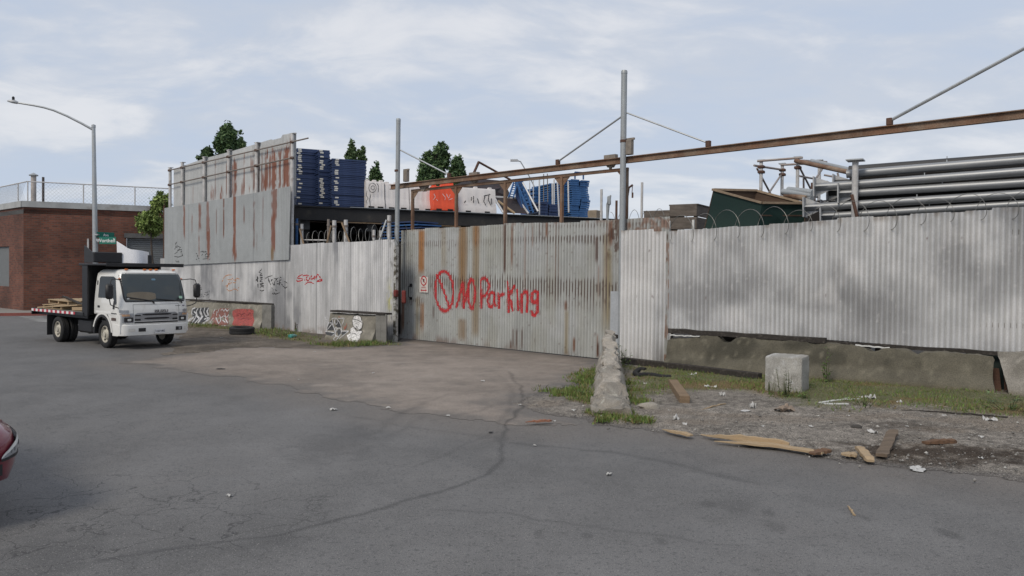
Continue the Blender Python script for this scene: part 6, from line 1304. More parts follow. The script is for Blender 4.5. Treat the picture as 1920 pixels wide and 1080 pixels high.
def ring(z, zi=None):
    w = float(np.interp(z,CZ,CW)); xr = -0.56+max(0,(z-2.1))*1.2; ys = [w*math.sin(a) for a in np.linspace(-math.pi/2,math.pi/2,25)]
    return [Vector((xr,-w*0.97,z)),Vector((xr+0.06,-w,z)),Vector((0.42,-w,z))]+[Vector((cabx(y,z),y,z)) for y in ys]+[Vector((0.42,w,z)),Vector((xr+0.06,w,z)),Vector((xr,w*0.97,z))]
zs = sorted(set(CZ+list(np.linspace(1.0,2.15,14))))
def lift(z): return z
rings = []
for z in zs: rings.append(ring(z))
# raise the shell bottom behind the front panel to leave the wheel opening
def arch(p): 
    if p.z < 1.0 and p.x < 0.50: 
        e = 0.98-0.0*(p.x); return Vector((p.x,p.y,max(p.z,0.96)))
    return p
rings = [[arch(p) for p in r_] for r_ in rings]
cab = MB(); cab.loft(rings); P(cab,'cab',m_white,smooth=True,angle=38)
def patch(y0,y1,z0,z1,off,rx,nz=12,ny=26):
    m = MB(); vs = []
    for j in range(nz+1):
        b = -1+2*j/nz; z = (z0+z1)/2+b*(z1-z0)/2; kk = 1-rx*abs(b)**7
        for i in range(ny+1):
            a = -1+2*i/ny; y = (y0+y1)/2+a*kk*(y1-y0)/2; vs.append(Vector((cabx(y,z)+off,y,z)))
    m.add(vs,[(j*(ny+1)+i,j*(ny+1)+i+1,(j+1)*(ny+1)+i+1,(j+1)*(ny+1)+i) for j in range(nz) for i in range(ny)]); return m
P(patch(-0.895,0.895,1.32,2.125,0.006,0.05),'windscreen_seal',m_trim,smooth=True); P(patch(-0.862,0.862,1.35,2.098,0.012,0.05),'windscreen',m_glass,smooth=True)
# beige shape and stickers seen through the screen
P(patch(-0.80,0.0,1.36,1.60,0.0145,0.9),'dash_shape',mat_('beige_interior',(0.15,0.125,0.09),0.15,bump=0)); 
P(patch(0.70,0.80,1.40,1.47,0.0150,0.0,2,3),'sticker',mat_('pale_green_sticker',(0.35,0.55,0.42),0.4,bump=0)); P(patch(-0.80,-0.74,1.40,1.45,0.0150,0.0,2,3),'sticker',mat_('white_lettering')); P(patch(-0.06,0.06,1.92,1.97,0.0150,0.3,3,4),'mirror_mount',mat_('blue_grey_mount',(0.12,0.22,0.30),0.4,bump=0))
for s,yo in ((-0.52,-0.02),(0.30,0.78)):
    m = MB(); a, b = (s-0.30,1.46) if s < 0 else (0.0,1.40), (yo-0.10,1.345) if s < 0 else (yo-0.06,1.33); q = [Vector((cabx(y,z)+0.035,y,z)) for y,z in (a,((a[0]+b[0])/2,(a[1]+b[1])/2),b)]; m.tube(q,0.014,5); m.tube([q[-1],Vector((cabx(b[0],1.27)+0.015,b[0]+0.05,1.275))],0.02,5); P(m,'wiper',m_trim)
# headlights, grille, bumper
for s in (-1,1):
    def hl(y0,y1,z0,z1,o,n_,mt,par=None): m = patch(min(s*y0,s*y1),max(s*y0,s*y1),z0,z1,o,0.08,6,10); return P(m,n_,mt,par,smooth=True)
    h = hl(0.64,0.985,0.745,1.01,0.010,'headlight',m_lens); hl(0.67,0.90,0.77,0.90,0.014,'reflector',m_trim,h); hl(0.72,0.82,0.80,0.86,0.018,'bulb',mat_('bright_lens',(0.75,0.76,0.74),0.2,0.2,bump=0),h); hl(0.76,0.97,0.93,0.985,0.014,'turn_signal',mat_('amber_clear_lens',(0.45,0.27,0.16),0.25,0.1,bump=0,coat=0.6),h)
    hl(0.78,0.985,1.02,1.10,0.009,'headlight_cap',m_chr)
    for z0,z1 in ((0.93,0.965),(0.80,0.855)): hl(0.46,0.62,z0,z1,0.009,'grille_slot',m_trim)
for (z0,z1,w) in ((0.945,0.995,0.42),(0.835,0.885,0.36)): P(patch(-w,w,z0,z1,0.012,0.25,4,14),'grille_slot',m_trim,smooth=True)
P(patch(-0.62,0.62,0.80,1.02,0.006,0.12,6,20),'grille_panel',m_chr,smooth=True); P(patch(-0.63,0.63,0.735,0.772,0.014,0.0,2,14),'lower_grille',m_trim,smooth=True)
P(patch(0.55,0.72,1.195,1.205,0.008,0,1,4),'badge_strip',m_trim); P(patch(0.77,0.85,1.19,1.21,0.008,0,1,4),'badge',mat_('purple_badge',(0.08,0.05,0.14),0.4,bump=0)); 
for y in (-0.66,0.66): P(patch(y-0.004,y+0.004,1.0,1.25,0.003,0,3,1),'panel_gap',mat_('shut_line',(0.16,0.16,0.155),0.7,bump=0))
P(patch(-0.66,0.66,1.246,1.254,0.003,0,1,16),'panel_gap',mat_('shut_line'))
put_text('ISUZU',0.098,MT @ Vector((1.155,0.12,1.055)),MT.to_3x3() @ Vector((0,1,0)),(0,0,1),mat_('chrome_lettering',(0.20,0.20,0.21),0.35,0.4,bump=0),trk,0.004,0.004,sx=1.35)
bm = MB(); br_ = []
for (z,o) in ((0.385,0.0),(0.40,0.035),(0.55,0.055),(0.68,0.05),(0.70,0.01)):
    r_ = [];
    for y in np.linspace(-1.0,1.0,21): t = abs(y); r_.append(Vector((1.10-0.05*t*t-(0.14*((t-0.86)/0.14)**2 if t > 0.86 else 0)+o,y,z)))
    r_ += [Vector((0.62,1.0,z)),Vector((0.62,-1.0,z))]; br_.append(r_)
bm.loft(br_); bump_ = P(bm,'bumper',m_white,smooth=True,angle=45)
def bump_box(y0,y1,z0,z1,nm,mt,o=0.058): 
    m = MB(); vs = []
    for z in (z0,z1):
        for y in np.linspace(y0,y1,5): t = abs(y); vs.append(Vector((1.10-0.05*t*t+o+0.004,y,z)))
    m.add(vs,[(i,i+1,i+6,i+5) for i in range(4)]); return P(m,nm,mt,bump_)
bump_box(-0.53,-0.33,0.50,0.60,'bumper_opening',m_trim); bump_box(0.55,0.75,0.50,0.60,'bumper_opening',m_trim); bump_box(0.64,0.71,0.515,0.585,'fog_lamp',m_lens,0.062); bump_box(-0.80,-0.62,0.51,0.59,'lamp_cover',mat_('cream_panel',(0.58,0.56,0.52),0.5,bump=0)); bump_box(0.80,0.86,0.51,0.59,'lamp_cover',mat_('cream_panel'))
pl_ = bump_box(-0.08,0.22,0.435,0.555,'number_plate',mat_('white_plate',(0.62,0.62,0.62),0.4,bump=0),0.064); put_text('11237-MG',0.07,MT @ Vector((1.170,0.07,0.495)),MT.to_3x3() @ Vector((0,1,0)),(0,0,1),mat_('dark_lettering',(0.06,0.06,0.09),0.5,bump=0),bump_,0.001,0.001,sx=0.85)
# doors, side windows, mirrors, handles
for s in (-1,1):
    def side(pts, off, nm, mt, par=None):
        m = MB(); m.prism([Vector((x,s*(float(np.interp(z,CZ,CW))+off),z)) for x,z in pts],Vector((0,s*0.004,0))); return P(m,nm,mt,par)
    d = side([(-0.40,0.99),(0.52,0.99),(0.86,1.22),(0.86,1.30),(0.64,2.02),(0.50,2.06),(-0.36,2.06),(-0.42,1.98)],0.001,'door',m_white)
    side([(-0.28,1.42),(0.62,1.42),(0.80,1.22),(0.84,1.30),(0.62,1.98),(0.50,2.02),(-0.24,2.02),(-0.30,1.96)],0.007,'door_window',mat_('dark_side_glass',(0.022,0.026,0.028),0.15,0,var=0.2,bump=0,spec=0.25),d)
    side([(-0.28,1.14),(-0.16,1.14),(-0.16,1.20),(-0.28,1.20)],0.008,'handle',m_trim,d); side([(0.54,0.80),(0.80,0.80),(0.80,0.88),(0.54,0.88)],0.006,'side_marker',mat_('dark_lens',(0.10,0.07,0.06),0.3,bump=0)); side([(0.54,0.985),(0.84,0.985),(0.84,1.01),(0.54,1.01)],0.006,'side_badge',m_trim)
    side([(0.62,1.12),(0.72,1.12),(0.76,1.38),(0.66,1.34)],0.008,'grab_bar',m_trim,d); side([(-0.44,0.62),(-0.38,0.62),(-0.38,1.9),(-0.44,1.9)],0.006,'pillar_trim',m_trim)
    # lower front panel, step and wheel arch
    m = MB(); m.prism([Vector((x,s*0.90,z)) for x,z in ((0.50,0.46),(1.02,0.46),(1.05,0.97),(0.30,0.97),(0.44,0.78))],Vector((0,s*0.085,0))); P(m,'front_corner_panel',m_white)
    m = MB(); m.bbox((0.70,s*0.90,0.42),(0.5,0.16,0.10),0.02); P(m,'step',m_trim)
    ar = MB(); N_ = 18; vs = []
    for k in range(N_+1):
        a = math.pi*k/N_; 
        for r in (0.46,0.52): vs += [Vector((math.cos(a)*r,s*(0.95),0.39+math.sin(a)*r*1.08)),Vector((math.cos(a)*r,s*1.005,0.39+math.sin(a)*r*1.08))]
    fs = []
    for k in range(N_): b0 = k*4; b1 = b0+4; fs += [(b0+1,b0+3,b1+3,b1+1),(b0,b0+1,b1+1,b1),(b0+2,b1+2,b1+3,b0+3)]
    ar.add(vs,fs); P(ar,'wheel_arch',m_trim)
    fl = MB(); vs = []; 
    for k in range(N_+1):
        a = math.pi*k/N_*0.85+0.15; 
        for r in (0.52,0.60): vs.append(Vector((math.cos(a)*r,s*0.995,0.39+math.sin(a)*r*1.05)))
    fl.add(vs,[(2*k,2*k+1,2*k+3,2*k+2) for k in range(N_)]); P(fl,'fender',m_white)
    mi = thing('mirror',None,None,mat=MT); mi.parent = trk; mi.matrix_local = Matrix.Identity(4); MW[mi.name] = MT
    c = Vector((1.02,s*1.27,1.62)); m = MB(); m.bbox(c,(0.13,0.21,0.42),0.05); P(m,'mirror_housing',m_trim,mi,smooth=True)
    m = MB(); m.tube([Vector((0.80,s*0.90,1.93)),Vector((0.95,s*1.10,1.96)),Vector((1.02,s*1.22,1.93)),Vector((1.02,s*1.26,1.80))],0.014,6); m.tube([c+Vector((0,0,-0.2)),Vector((1.02,s*1.24,1.26)),Vector((1.0,s*1.12,1.20)),Vector((0.92,s*0.985,1.16))],0.014,6); P(m,'mirror_arm',m_trim,mi,smooth=True)
    m = MB(); m.bbox((0.80,s*0.90,1.96),(0.05,0.06,0.03),0.012); P(m,'marker_lamp',m_amb)
for y in (-0.66,-0.14,0.03,0.20,0.72): m = MB(); m.bbox((0.70,y,2.22),(0.07,0.09,0.04),0.015); P(m,'marker_lamp',m_amb)
# wheels
def wheel(x, y, out, name='wheel'):
    w = thing(name,None,None,mat=MT); w.parent = trk; w.matrix_local = Matrix.Identity(4); MW[w.name] = MT
    c = Vector((x,y,0.388)); P(tyre_mesh(MB(),c,(0,1,0),0.388,0.225,36),'tyre',m_black,w,smooth=True,angle=35)
    m = MB(); o = out; m.lathe([(0.245,-0.09*o),(0.245,0.085*o),(0.225,0.09*o),(0.21,0.05*o),(0.155,0.03*o),(0.12,0.075*o),(0.075,0.085*o),(0.07,0.12*o),(0.0,0.125*o)],c,(0,1,0),24); P(m,'rim',m_rim,w,smooth=True,angle=35)
    for k in range(6): a = k*math.pi/3; h_ = MB(); h_.lathe([(0.035,0.0),(0.034,0.006)],c+Vector((math.cos(a)*0.185,0.047*o,math.sin(a)*0.185)),(0,o,0.0),10); P(h_,'vent_hole',m_black,w)
for s in (-1,1):
    wheel(0,s*0.83,s); wheel(-2.85,s*0.93,s); wheel(-2.85,s*0.68,s)
    m = MB(); m.bbox((-3.42,s*0.82,0.50),(0.02,0.56,0.62),0.004); P(m,'mud_flap',m_black)
    m = MB(); m.bar((0.9,s*0.40,0.62),(-4.2,s*0.40,0.62),0.08,0.20); P(m,'chassis_rail',m_blackp)
m = MB(); m.bbox((0.2,0,0.60),(1.5,1.55,0.42),0.05); P(m,'engine_block',m_blackp); m = MB(); m.tube([(0,-0.8,0.39),(0,0.8,0.39)],0.06,8); m.tube([(-2.85,-0.8,0.39),(-2.85,0.8,0.39)],0.09,8); m.lathe([(0.0,-0.2),(0.19,-0.1),(0.19,0.1),(0.0,0.2)],(-2.85,0,0.39),(0,1,0),14); P(m,'axle',m_blackp)
m = MB(); m.bbox((-1.35,-0.66,0.56),(0.95,0.45,0.42),0.06); P(m,'fuel_tank',m_blackp); m = MB(); m.bbox((-1.2,0.62,0.56),(0.7,0.4,0.38),0.03); P(m,'battery_box',m_blackp)
# headboard with cab shield, bed
m = MB(); m.bbox((-0.86,0,1.62),(0.10,2.16,1.42),0.01); 
P(m,'headboard',m_blackp)
for s in (-1,1): m = MB(); m.bbox((-0.88,s*1.06,1.60),(0.34,0.06,1.46),0.01); P(m,'headboard_side',m_blackp)
m = MB(); m.bbox((-0.35,0,2.355),(1.75,2.22,0.06),0.01); m.bbox((0.52,0,2.35),(0.03,2.26,0.10),0.006); P(m,'cab_shield',m_blackp)
m = MB(); m.bbox((-2.75,0,0.93),(3.6,2.14,0.07),0.006); bed = P(m,'bed_floor',mat_('worn_bed_boards',(0.20,0.175,0.14),0.85,0,var=0.25,vs=3,stretch=(1,8,1)))
m = MB(); m.bbox((-2.75,0,0.83),(3.5,1.9,0.10),0.01); P(m,'bed_subframe',m_blackp)
def tape_mat():
    m = bpy.data.materials.new('red_white_reflective_tape'); m.use_nodes = True; nt = m.node_tree; N = nt.nodes; L = nt.links; b = N['Principled BSDF']; tc = N.new('ShaderNodeTexCoord'); sp = N.new('ShaderNodeSeparateXYZ'); L.new(tc.outputs['Object'],sp.inputs[0])
    a = N.new('ShaderNodeMath'); a.operation = 'MULTIPLY'; L.new(sp.outputs[0],a.inputs[0]); a.inputs[1].default_value = 3.2; f = N.new('ShaderNodeMath'); f.operation = 'FRACT'; L.new(a.outputs[0],f.inputs[0]); g_ = N.new('ShaderNodeMath'); g_.operation = 'GREATER_THAN'; L.new(f.outputs[0],g_.inputs[0]); g_.inputs[1].default_value = 0.5
    x = N.new('ShaderNodeMix'); x.data_type = 'RGBA'; L.new(g_.outputs[0],x.inputs[0]); x.inputs[6].default_value = (0.45,0.03,0.05,1); x.inputs[7].default_value = (0.75,0.72,0.72,1); L.new(x.outputs[2],b.inputs['Base Color']); b.inputs['Roughness'].default_value = 0.4; return m
m_tape = tape_mat()
for s in (-1,1):
    m = MB(); m.bbox((-2.75,s*1.085,0.925),(3.62,0.05,0.10),0.006); P(m,'bed_edge',m_blackp); m = MB(); m.box((-3.0,s*1.114,0.93),(3.1,0.006,0.075)); P(m,'reflective_tape',m_tape)
m = MB(); m.bbox((-4.58,0,0.88),(0.05,2.2,0.2),0.01); P(m,'rear_sill',m_blackp)
def TW(x,y,z): return MT @ Vector((x,y,z))
def load(mb, name, mat, label, cat, **k): 
    mb.v = [MT @ v for v in mb.v]; return tag(mb.build(name,mat,**k),label,cat)
# what the truck carries
m = MB(); m.bbox((-0.75,-0.62,2.56),(0.62,0.80,0.30),0.02); m.prism([Vector((-1.05,-1.03,2.40)),Vector((-0.45,-1.03,2.40)),Vector((-0.45,-1.03,2.66)),Vector((-1.05,-1.03,2.90))],Vector((0,0.03,0)))
load(m,'tool_box',m_trim,'black box with a raised side plate on the truck cab shield','box')
m = MB(); n = 14; rr = []
for k in range(n+1):
    t = k/n; y = -0.30+0.95*t; rr.append([Vector((-0.55+0.32*math.sin(t*3.14),y,2.39)),Vector((-0.60+0.34*math.sin(t*3.14),y,2.84-0.10*t+0.20*max(0,1-t*4))),Vector((-0.63+0.34*math.sin(t*3.14),y,2.84-0.10*t+0.20*max(0,1-t*4))),Vector((-0.58+0.32*math.sin(t*3.14),y,2.39))])
m.loft(rr); load(m,'plastic_shell',mat_('glossy_white_plastic',(0.80,0.80,0.82),0.35,0,var=0.05,bump=0),'curved white plastic shell standing on the truck cab shield','plastic shell')
m = MB(); m.bbox((-0.10,0.42,2.52),(0.05,0.11,0.26),0.01); load(m,'black_strut',m_trim,'short black upright in front of the white shell on the truck','strut')
def pallet(x, y, z, rz, ry, label):
    o_ = MT @ Matrix.Translation((x,y,z)) @ Matrix.Rotation(rz,4,'Z') @ Matrix.Rotation(ry,4,'Y'); t = thing('wooden_pallet',label,'pallet',mat=o_)
    for k in range(6): m = MB(); m.bbox((0.0,-0.5+0.2*k,0.125),(1.1,0.14,0.025),0.003); m.build('top_board',m_woodl,t,world=False)
    for k in range(3): m = MB(); m.bbox((-0.5+0.5*k,0,0.065),(0.06,1.1,0.09),0.003); m.build('bearer',m_woodl,t,world=False)
    for k in range(3): m = MB(); m.bbox((0.0,-0.48+0.48*k,0.012),(1.1,0.12,0.02),0.003); m.build('bottom_board',m_woodl,t,world=False)
pallet(-3.6,-0.35,0.97,0.1,0.0,'lower raw wood pallet on the truck bed'); pallet(-3.45,-0.25,1.115,0.15,0.04,'upper raw wood pallet on the truck bed'); 
for k,(a,b,w,h,lab,mt) in enumerate((((-4.5,-0.9,0.99),(-2.0,-0.75,1.14),0.14,0.04,'long raw board sloping across the truck bed',m_woodl),((-3.9,0.3,1.28),(-1.9,0.4,1.22),0.30,0.04,'wide raw board on top of the pallets on the truck',m_woodl),((-3.5,-0.6,1.36),(-1.7,-0.5,1.03),0.09,0.05,'dark thin timber lying across the load on the truck',m_woodd),((-2.3,-0.72,1.02),(-1.5,-0.70,1.05),0.25,0.10,'short yellow wood block near the truck headboard',m_woodl))):
    m = MB(); m.bar(a,b,w,h,bv=0.005); load(m,'loose_board',mt,lab,'board')
m = MB(); rr = []
for k in range(11):
    a = math.radians(-10+k*11); rr.append([Vector((-1.35-0.42*math.cos(a)+0.12,y,1.10+0.75*math.sin(a))) for y in (-0.75,-0.35)]+[Vector((-1.35-0.42*math.cos(a)+0.15,y,1.10+0.75*math.sin(a))) for y in (-0.35,-0.75)])
m.loft(rr); load(m,'curved_chute',m_galv,'curved galvanised chute standing behind the truck headboard','chute',smooth=True)

# ---------------------------------------------------------------- red car, only its front corner is in the picture
HC = Vector((0.82,-0.57,0)).normalized(); LC = Vector((-HC.y,HC.x,0)); 
OC = at(23,834,6.6); OC.z = 0; OC = OC - LC*0.80 + HC*0.30
MC = Matrix(((HC.x,LC.x,0,OC.x),(HC.y,LC.y,0,OC.y),(0,0,1,0),(0,0,0,1)))
car = thing('red_car','dark red car whose left headlight corner enters at the left edge','car',mat=MC)
m_red = mat_('dark_red_car_paint',(0.155,0.02,0.034),0.28,0.1,var=0.05,vs=2,fine=0.03,bump=0,coat=0.7)
XS = [0.0,-0.02,-0.07,-0.15,-0.27,-0.42,-0.65,-1.0,-1.4,-1.8,-2.4,-3.0,-3.5,-4.0,-4.35,-4.5,-4.53]
WS = [0.42,0.55,0.66,0.75,0.82,0.86,0.885,0.90,0.905,0.905,0.905,0.905,0.90,0.88,0.83,0.74,0.55]
ZT = [0.62,0.68,0.735,0.775,0.80,0.82,0.845,0.875,0.91,0.95,0.97,0.98,0.99,0.99,0.96,0.90,0.80]
ZL = [0.38,0.35,0.335,0.325,0.315,0.305,0.295,0.28,0.26,0.2,0.2,0.2,0.2,0.22,0.25,0.3,0.4]
def cring(i):
    x,w,zt,zl = XS[i],WS[i],ZT[i],ZL[i]; zm = zl+(zt-zl)*0.55
    h = [(0.0,zt),(w*0.55,zt-0.005),(w*0.82,zt-0.025),(w*0.95,zt-0.075),(w,zm),(w*0.985,zl+0.14),(w*0.93,zl+0.03),(w*0.75,zl),(0.0,zl)]
    return [Vector((x,y,z)) for y,z in h]+[Vector((x,-y,z)) for y,z in h[1:-1][::-1]]
m = MB(); m.loft([cring(i) for i in range(len(XS))]); P(m,'body',m_red,car,smooth=True,angle=50)
m = MB(); m.loft([[Vector((x,s*y,z)) for s,y,z in ((1,w,zb),(1,w2,zt_),(-1,w2,zt_),(-1,w,zb))] for x,w,w2,zb,zt_ in ((-1.35,0.78,0.76,0.88,0.92),(-2.05,0.80,0.62,0.90,1.40),(-2.6,0.80,0.62,0.92,1.46),(-3.3,0.80,0.60,0.94,1.40),(-4.1,0.76,0.70,0.94,1.00))]); P(m,'cabin',m_glass,car,smooth=True,angle=30)
m = MB(); m.loft([[Vector((x,s*y,z)) for s,y,z in ((1,0.63,z0),(1,0.5,z0+0.03),(-1,0.5,z0+0.03),(-1,0.63,z0))] for x,z0 in ((-2.0,1.40),(-2.6,1.46),(-3.35,1.40))]); P(m,'roof',m_red,car,smooth=True)
def planx(y): return float(np.interp(abs(y),WS[:9],XS[:9]))
def car_patch(s, y0, y1, zlo, zhi, off, n=14, rows=4):
    """a strip wrapped round the nose, from y0 near the grille to y1 at the side; zlo and zhi along it"""
    m = MB(); vs = []
    for k in range(n+1):
        t = k/n; y = y0+(y1-y0)*t; x = planx(y); dy = 0.01; nx, ny = 1.0, -(planx(y+dy)-planx(y-dy))/(2*dy); l = math.hypot(nx,ny)
        for r in range(rows+1): z = zlo(t)+(zhi(t)-zlo(t))*r/rows; k_ = 1-0.35*max(0,(z-0.58))*1.0; vs.append(Vector((x*1.0+nx/l*off,s*(y*(1-0.10*max(0,(z-0.60)/0.2)**2)+ny/l*off),z)))
    q = [(k*(rows+1)+r,(k+1)*(rows+1)+r,(k+1)*(rows+1)+r+1,k*(rows+1)+r+1) for k in range(n) for r in range(rows)]
    m.add(vs,q if s > 0 else [f[::-1] for f in q]); return m
for s in (1,-1):
    hlt = P(car_patch(s,0.60,0.885,lambda t: 0.54+0.03*t,lambda t: 0.55+0.165*t**0.8,0.012),'headlight',m_lens,car,smooth=True)
    P(car_patch(s,0.60,0.885,lambda t: 0.545+0.13*t**0.8,lambda t: 0.56+0.168*t**0.8,0.020,14,2),'headlight_brow',mat_('bright_lens'),hlt,smooth=True)
    P(car_patch(s,0.60,0.885,lambda t: 0.52+0.02*t,lambda t: 0.54+0.03*t,0.014,14,2),'headlight_trim',m_trim,hlt,smooth=True)
    for k in range(4): P(car_patch(s,0.70+0.04*k,0.712+0.04*k,lambda t: 0.565+0.008*k,lambda t: 0.61+0.022*k,0.018,2,2),'lens_rib',m_chr,hlt)
    for xw in (-1.25,-3.55):
        w = thing('wheel',None,None,mat=MC); w.parent = car; w.matrix_local = Matrix.Identity(4); MW[w.name] = MC
        c = Vector((xw,s*0.76,0.32)); P(tyre_mesh(MB(),c,(0,1,0),0.32,0.21,32),'tyre',m_black,w,smooth=True,angle=35); mm = MB(); mm.lathe([(0.20,-0.08*s),(0.20,0.10*s),(0.15,0.06*s),(0.0,0.075*s)],c,(0,1,0),20); P(mm,'rim',m_chr,w,smooth=True)
m = MB(); rr = []
for z in (0.41,0.45,0.50): rr.append([Vector((planx(y)+0.006,y,z)) for y in np.linspace(-0.62,0.62,15)])
m.loft(rr,cap=False,closed=False); P(m,'lower_grille',m_trim,car)
# ---------------------------------------------------------------- trees, weeds, litter, loose wood
m_leaf = mat_('tree_leaf', rough=0.6, var=0.12, vs=2, fine=0.1, bump=0, attr=True, spec=0.3)
m_bark = mat_('tree_bark',(0.075,0.06,0.05),0.9,0,var=0.3,vs=5,stretch=(1,1,0.2),bump=0.5)
def tree(name, base, lobes, n, size, col, label, seed, trunk_r=0.25, group=None):
    """lobes: (centre, radii) of leafy masses; leaves are small quads gathered in clumps through each mass"""
    r = np.random.RandomState(seed); t = thing(name,label,'tree',base,group=group); top = max(l[0].z+l[1][2]*0.6 for l in lobes)
    m = MB(); lo = lobes[0][0]; m.tube([base,base+Vector((0.1,0,1.5)),Vector((lo.x*0.6+base.x*0.4,lo.y,lo.z*0.6)),Vector((lo.x,lo.y,lo.z+lobes[0][1][2]*0.7))],[trunk_r,trunk_r*0.85,trunk_r*0.6,trunk_r*0.15],8); tr = m.build('trunk',m_bark,t,smooth=True)
    for (c,rad) in lobes:
        for k in range(4):
            a = r.uniform(0,6.28); e = Vector((c.x+math.cos(a)*rad[0]*0.7,c.y+math.sin(a)*rad[1]*0.7,c.z+rad[2]*r.uniform(-0.3,0.5))); b_ = MB(); s_ = Vector((lo.x,lo.y,max(base.z+0.5,c.z-rad[2]*0.9))); b_.tube([s_,(s_+e)/2+Vector((0,0,0.2)),e],[trunk_r*0.35,trunk_r*0.22,trunk_r*0.06],5); b_.build('limb',m_bark,t,smooth=True)
    tot = sum(l[1][0]*l[1][1]*l[1][2] for l in lobes)
    if trunk_r > 0.1:
        c0, r0 = lobes[0]; zlo = c0.z-r0[2]
        if zlo > 3: lobes = lobes+[(Vector((c0.x,c0.y,(zlo+2.0)/2+0.8)),(r0[0]*1.15,r0[1]*1.15,(zlo-2.0)/2+1.2))]
    V = []; C = []
    for (c,rad) in lobes:
        nc = max(10,int(n/28*rad[0]*rad[1]*rad[2]/tot)); d = r.normal(size=(nc,3)); d /= np.linalg.norm(d,axis=1)[:,None]; rr = r.uniform(0.35,1.0,nc)**0.55; taper = 1-0.45*np.clip(d[:,2]*rr,0,1)
        cc = d*rr[:,None]*np.array(rad)*np.stack([taper,taper,np.ones(nc)],1); cc += r.normal(size=(nc,3))*np.array(rad)*0.10
        ch = r.uniform(0.75,1.25,nc)
        for k in range(nc):
            m_ = 30; q = cc[k]+r.normal(size=(m_,3))*min(rad)*np.array([0.12,0.12,0.17]); a = r.normal(size=(m_,3)); a /= np.linalg.norm(a,axis=1)[:,None]; b = np.cross(a,r.normal(size=(m_,3))); b /= np.linalg.norm(b,axis=1)[:,None]
            s = size*r.uniform(0.5,1.2,(m_,1)); p = q+np.array(c[:]); V.append(np.stack([p-a*s,p-b*s*0.5,p+a*s,p+b*s*0.5],1).reshape(-1,3)); cl = np.array(col)[r.randint(0,len(col),m_)]*ch[k]*r.uniform(0.75,1.25,(m_,1)); C.append(np.repeat(cl,4,0))
    V = np.concatenate(V); C = np.concatenate(C); inv = np.array(wm(t).inverted().translation[:]); me = mesh_np('crown',V+inv,np.arange(len(V)).reshape(-1,4),col=C); link('crown',me,m_leaf,t); return t
DKG = [(0.07,0.125,0.05),(0.11,0.17,0.065),(0.05,0.085,0.04)]; MDG = [(0.09,0.14,0.055),(0.12,0.17,0.07),(0.07,0.115,0.05)]; LTG = [(0.19,0.26,0.07),(0.23,0.30,0.09),(0.14,0.20,0.055)]
def lobe(x0,x1,y0,y1,Y,dy=1.0): 
    a, b = at(x0,(y0+y1)/2,Y), at(x1,(y0+y1)/2,Y); t, u = at((x0+x1)/2,y0,Y), at((x0+x1)/2,y1,Y); w = abs(b.x-a.x)/2*0.86; return ((a+b)/2,(w,w*dy,abs(t.z-u.z)/2*0.90))
def gb(px,Y): p = at(px,500,Y); p.z = 0; return p
tree('leafy_tree',gb(424,70),[lobe(402,448,236,300,70),lobe(410,445,236,262,70),lobe(372,404,276,312,70)],9000,0.17,DKG,'dense dark tree behind the rusty scaffold screen',3)
tree('leafy_tree',gb(446,74),[lobe(436,462,262,300,74)],1500,0.17,MDG,'small lighter tree peeking over the scaffold screen right of the dark one',4,0.15)
tree('leafy_tree',gb(664,66),[lobe(646,672,266,330,66),lobe(668,688,274,320,66)],4500,0.15,MDG,'slim tree behind the wide navy stack',5)
tree('leafy_tree',gb(703,72),[lobe(688,720,312,362,72)],2600,0.16,DKG,'low dark tree between the navy stack and the left grey post',6)
tree('leafy_tree',gb(815,64),[lobe(780,836,285,372,64),lobe(808,846,264,330,64),lobe(790,815,280,330,64)],9500,0.16,DKG,'largest dark tree behind the orange barrier',7)
tree('leafy_tree',gb(858,68),[lobe(840,875,290,360,68)],3800,0.16,DKG,'shorter dark tree right of the largest one',8)
tree('leafy_tree',gb(292,34.5),[lobe(254,308,394,440,34.5),lobe(280,322,360,398,34.5)],4600,0.085,LTG,'bright light green small tree between the brick building and the screen',9,0.09)
m = MB(); p = at(308,395,34.2); m.tube([Vector((p.x,p.y,0)),p+Vector((0,0,0.6))],0.04,6); tag(m.build('thin_pole',m_rustd),'thin dark pole in front of the light green tree','pole')

def weed(px, py, h, n, spread, cols, label, seed, leaf=0.05, up=0.8, zbase=0.02):
    r = random.Random(seed); b = G(px,py); m = MB(); V = []; cl = []
    o = thing('weed_plant',label,'weed',Vector((b.x,b.y,0))); st = MB()
    for k in range(n):
        a = r.uniform(0,6.28); d = r.uniform(0,spread); p0 = Vector((b.x+math.cos(a)*d*0.5,b.y+math.sin(a)*d*0.5,zbase)); hh = h*r.uniform(0.5,1.05); p1 = p0+Vector((math.cos(a)*d*(1-up)*2,math.sin(a)*d*(1-up)*2,hh)); mid = (p0+p1)/2+Vector((r.uniform(-1,1),r.uniform(-1,1),0))*0.05*h; st.tube([p0,mid,p1],[0.006,0.005,0.002],4)
        for q in range(max(4,int(hh/leaf*2.2))):
            t = r.uniform(0.12,1.0); p = p0+(p1-p0)*t; aa = r.uniform(0,6.28); L = leaf*r.uniform(0.6,1.5)*(1.1-0.5*t); dr = Vector((math.cos(aa),math.sin(aa),r.uniform(-0.3,0.6))).normalized(); sd = dr.cross(Vector((0,0,1))).normalized()*L*0.28
            V += [p,p+dr*L*0.5+sd,p+dr*L,p+dr*L*0.5-sd]; c = cols[r.randrange(len(cols))]; f = r.uniform(0.7,1.3); cl += [(c[0]*f,c[1]*f,c[2]*f)]*4
    st.build('stems',mat_('weed_stem',(0.09,0.10,0.04),0.8,bump=0),o); inv = Vector((b.x,b.y,0)); me = mesh_np('leaves',[v-inv for v in V],np.arange(len(V)).reshape(-1,4),col=cl); link('leaves',me,m_grass,o); return o
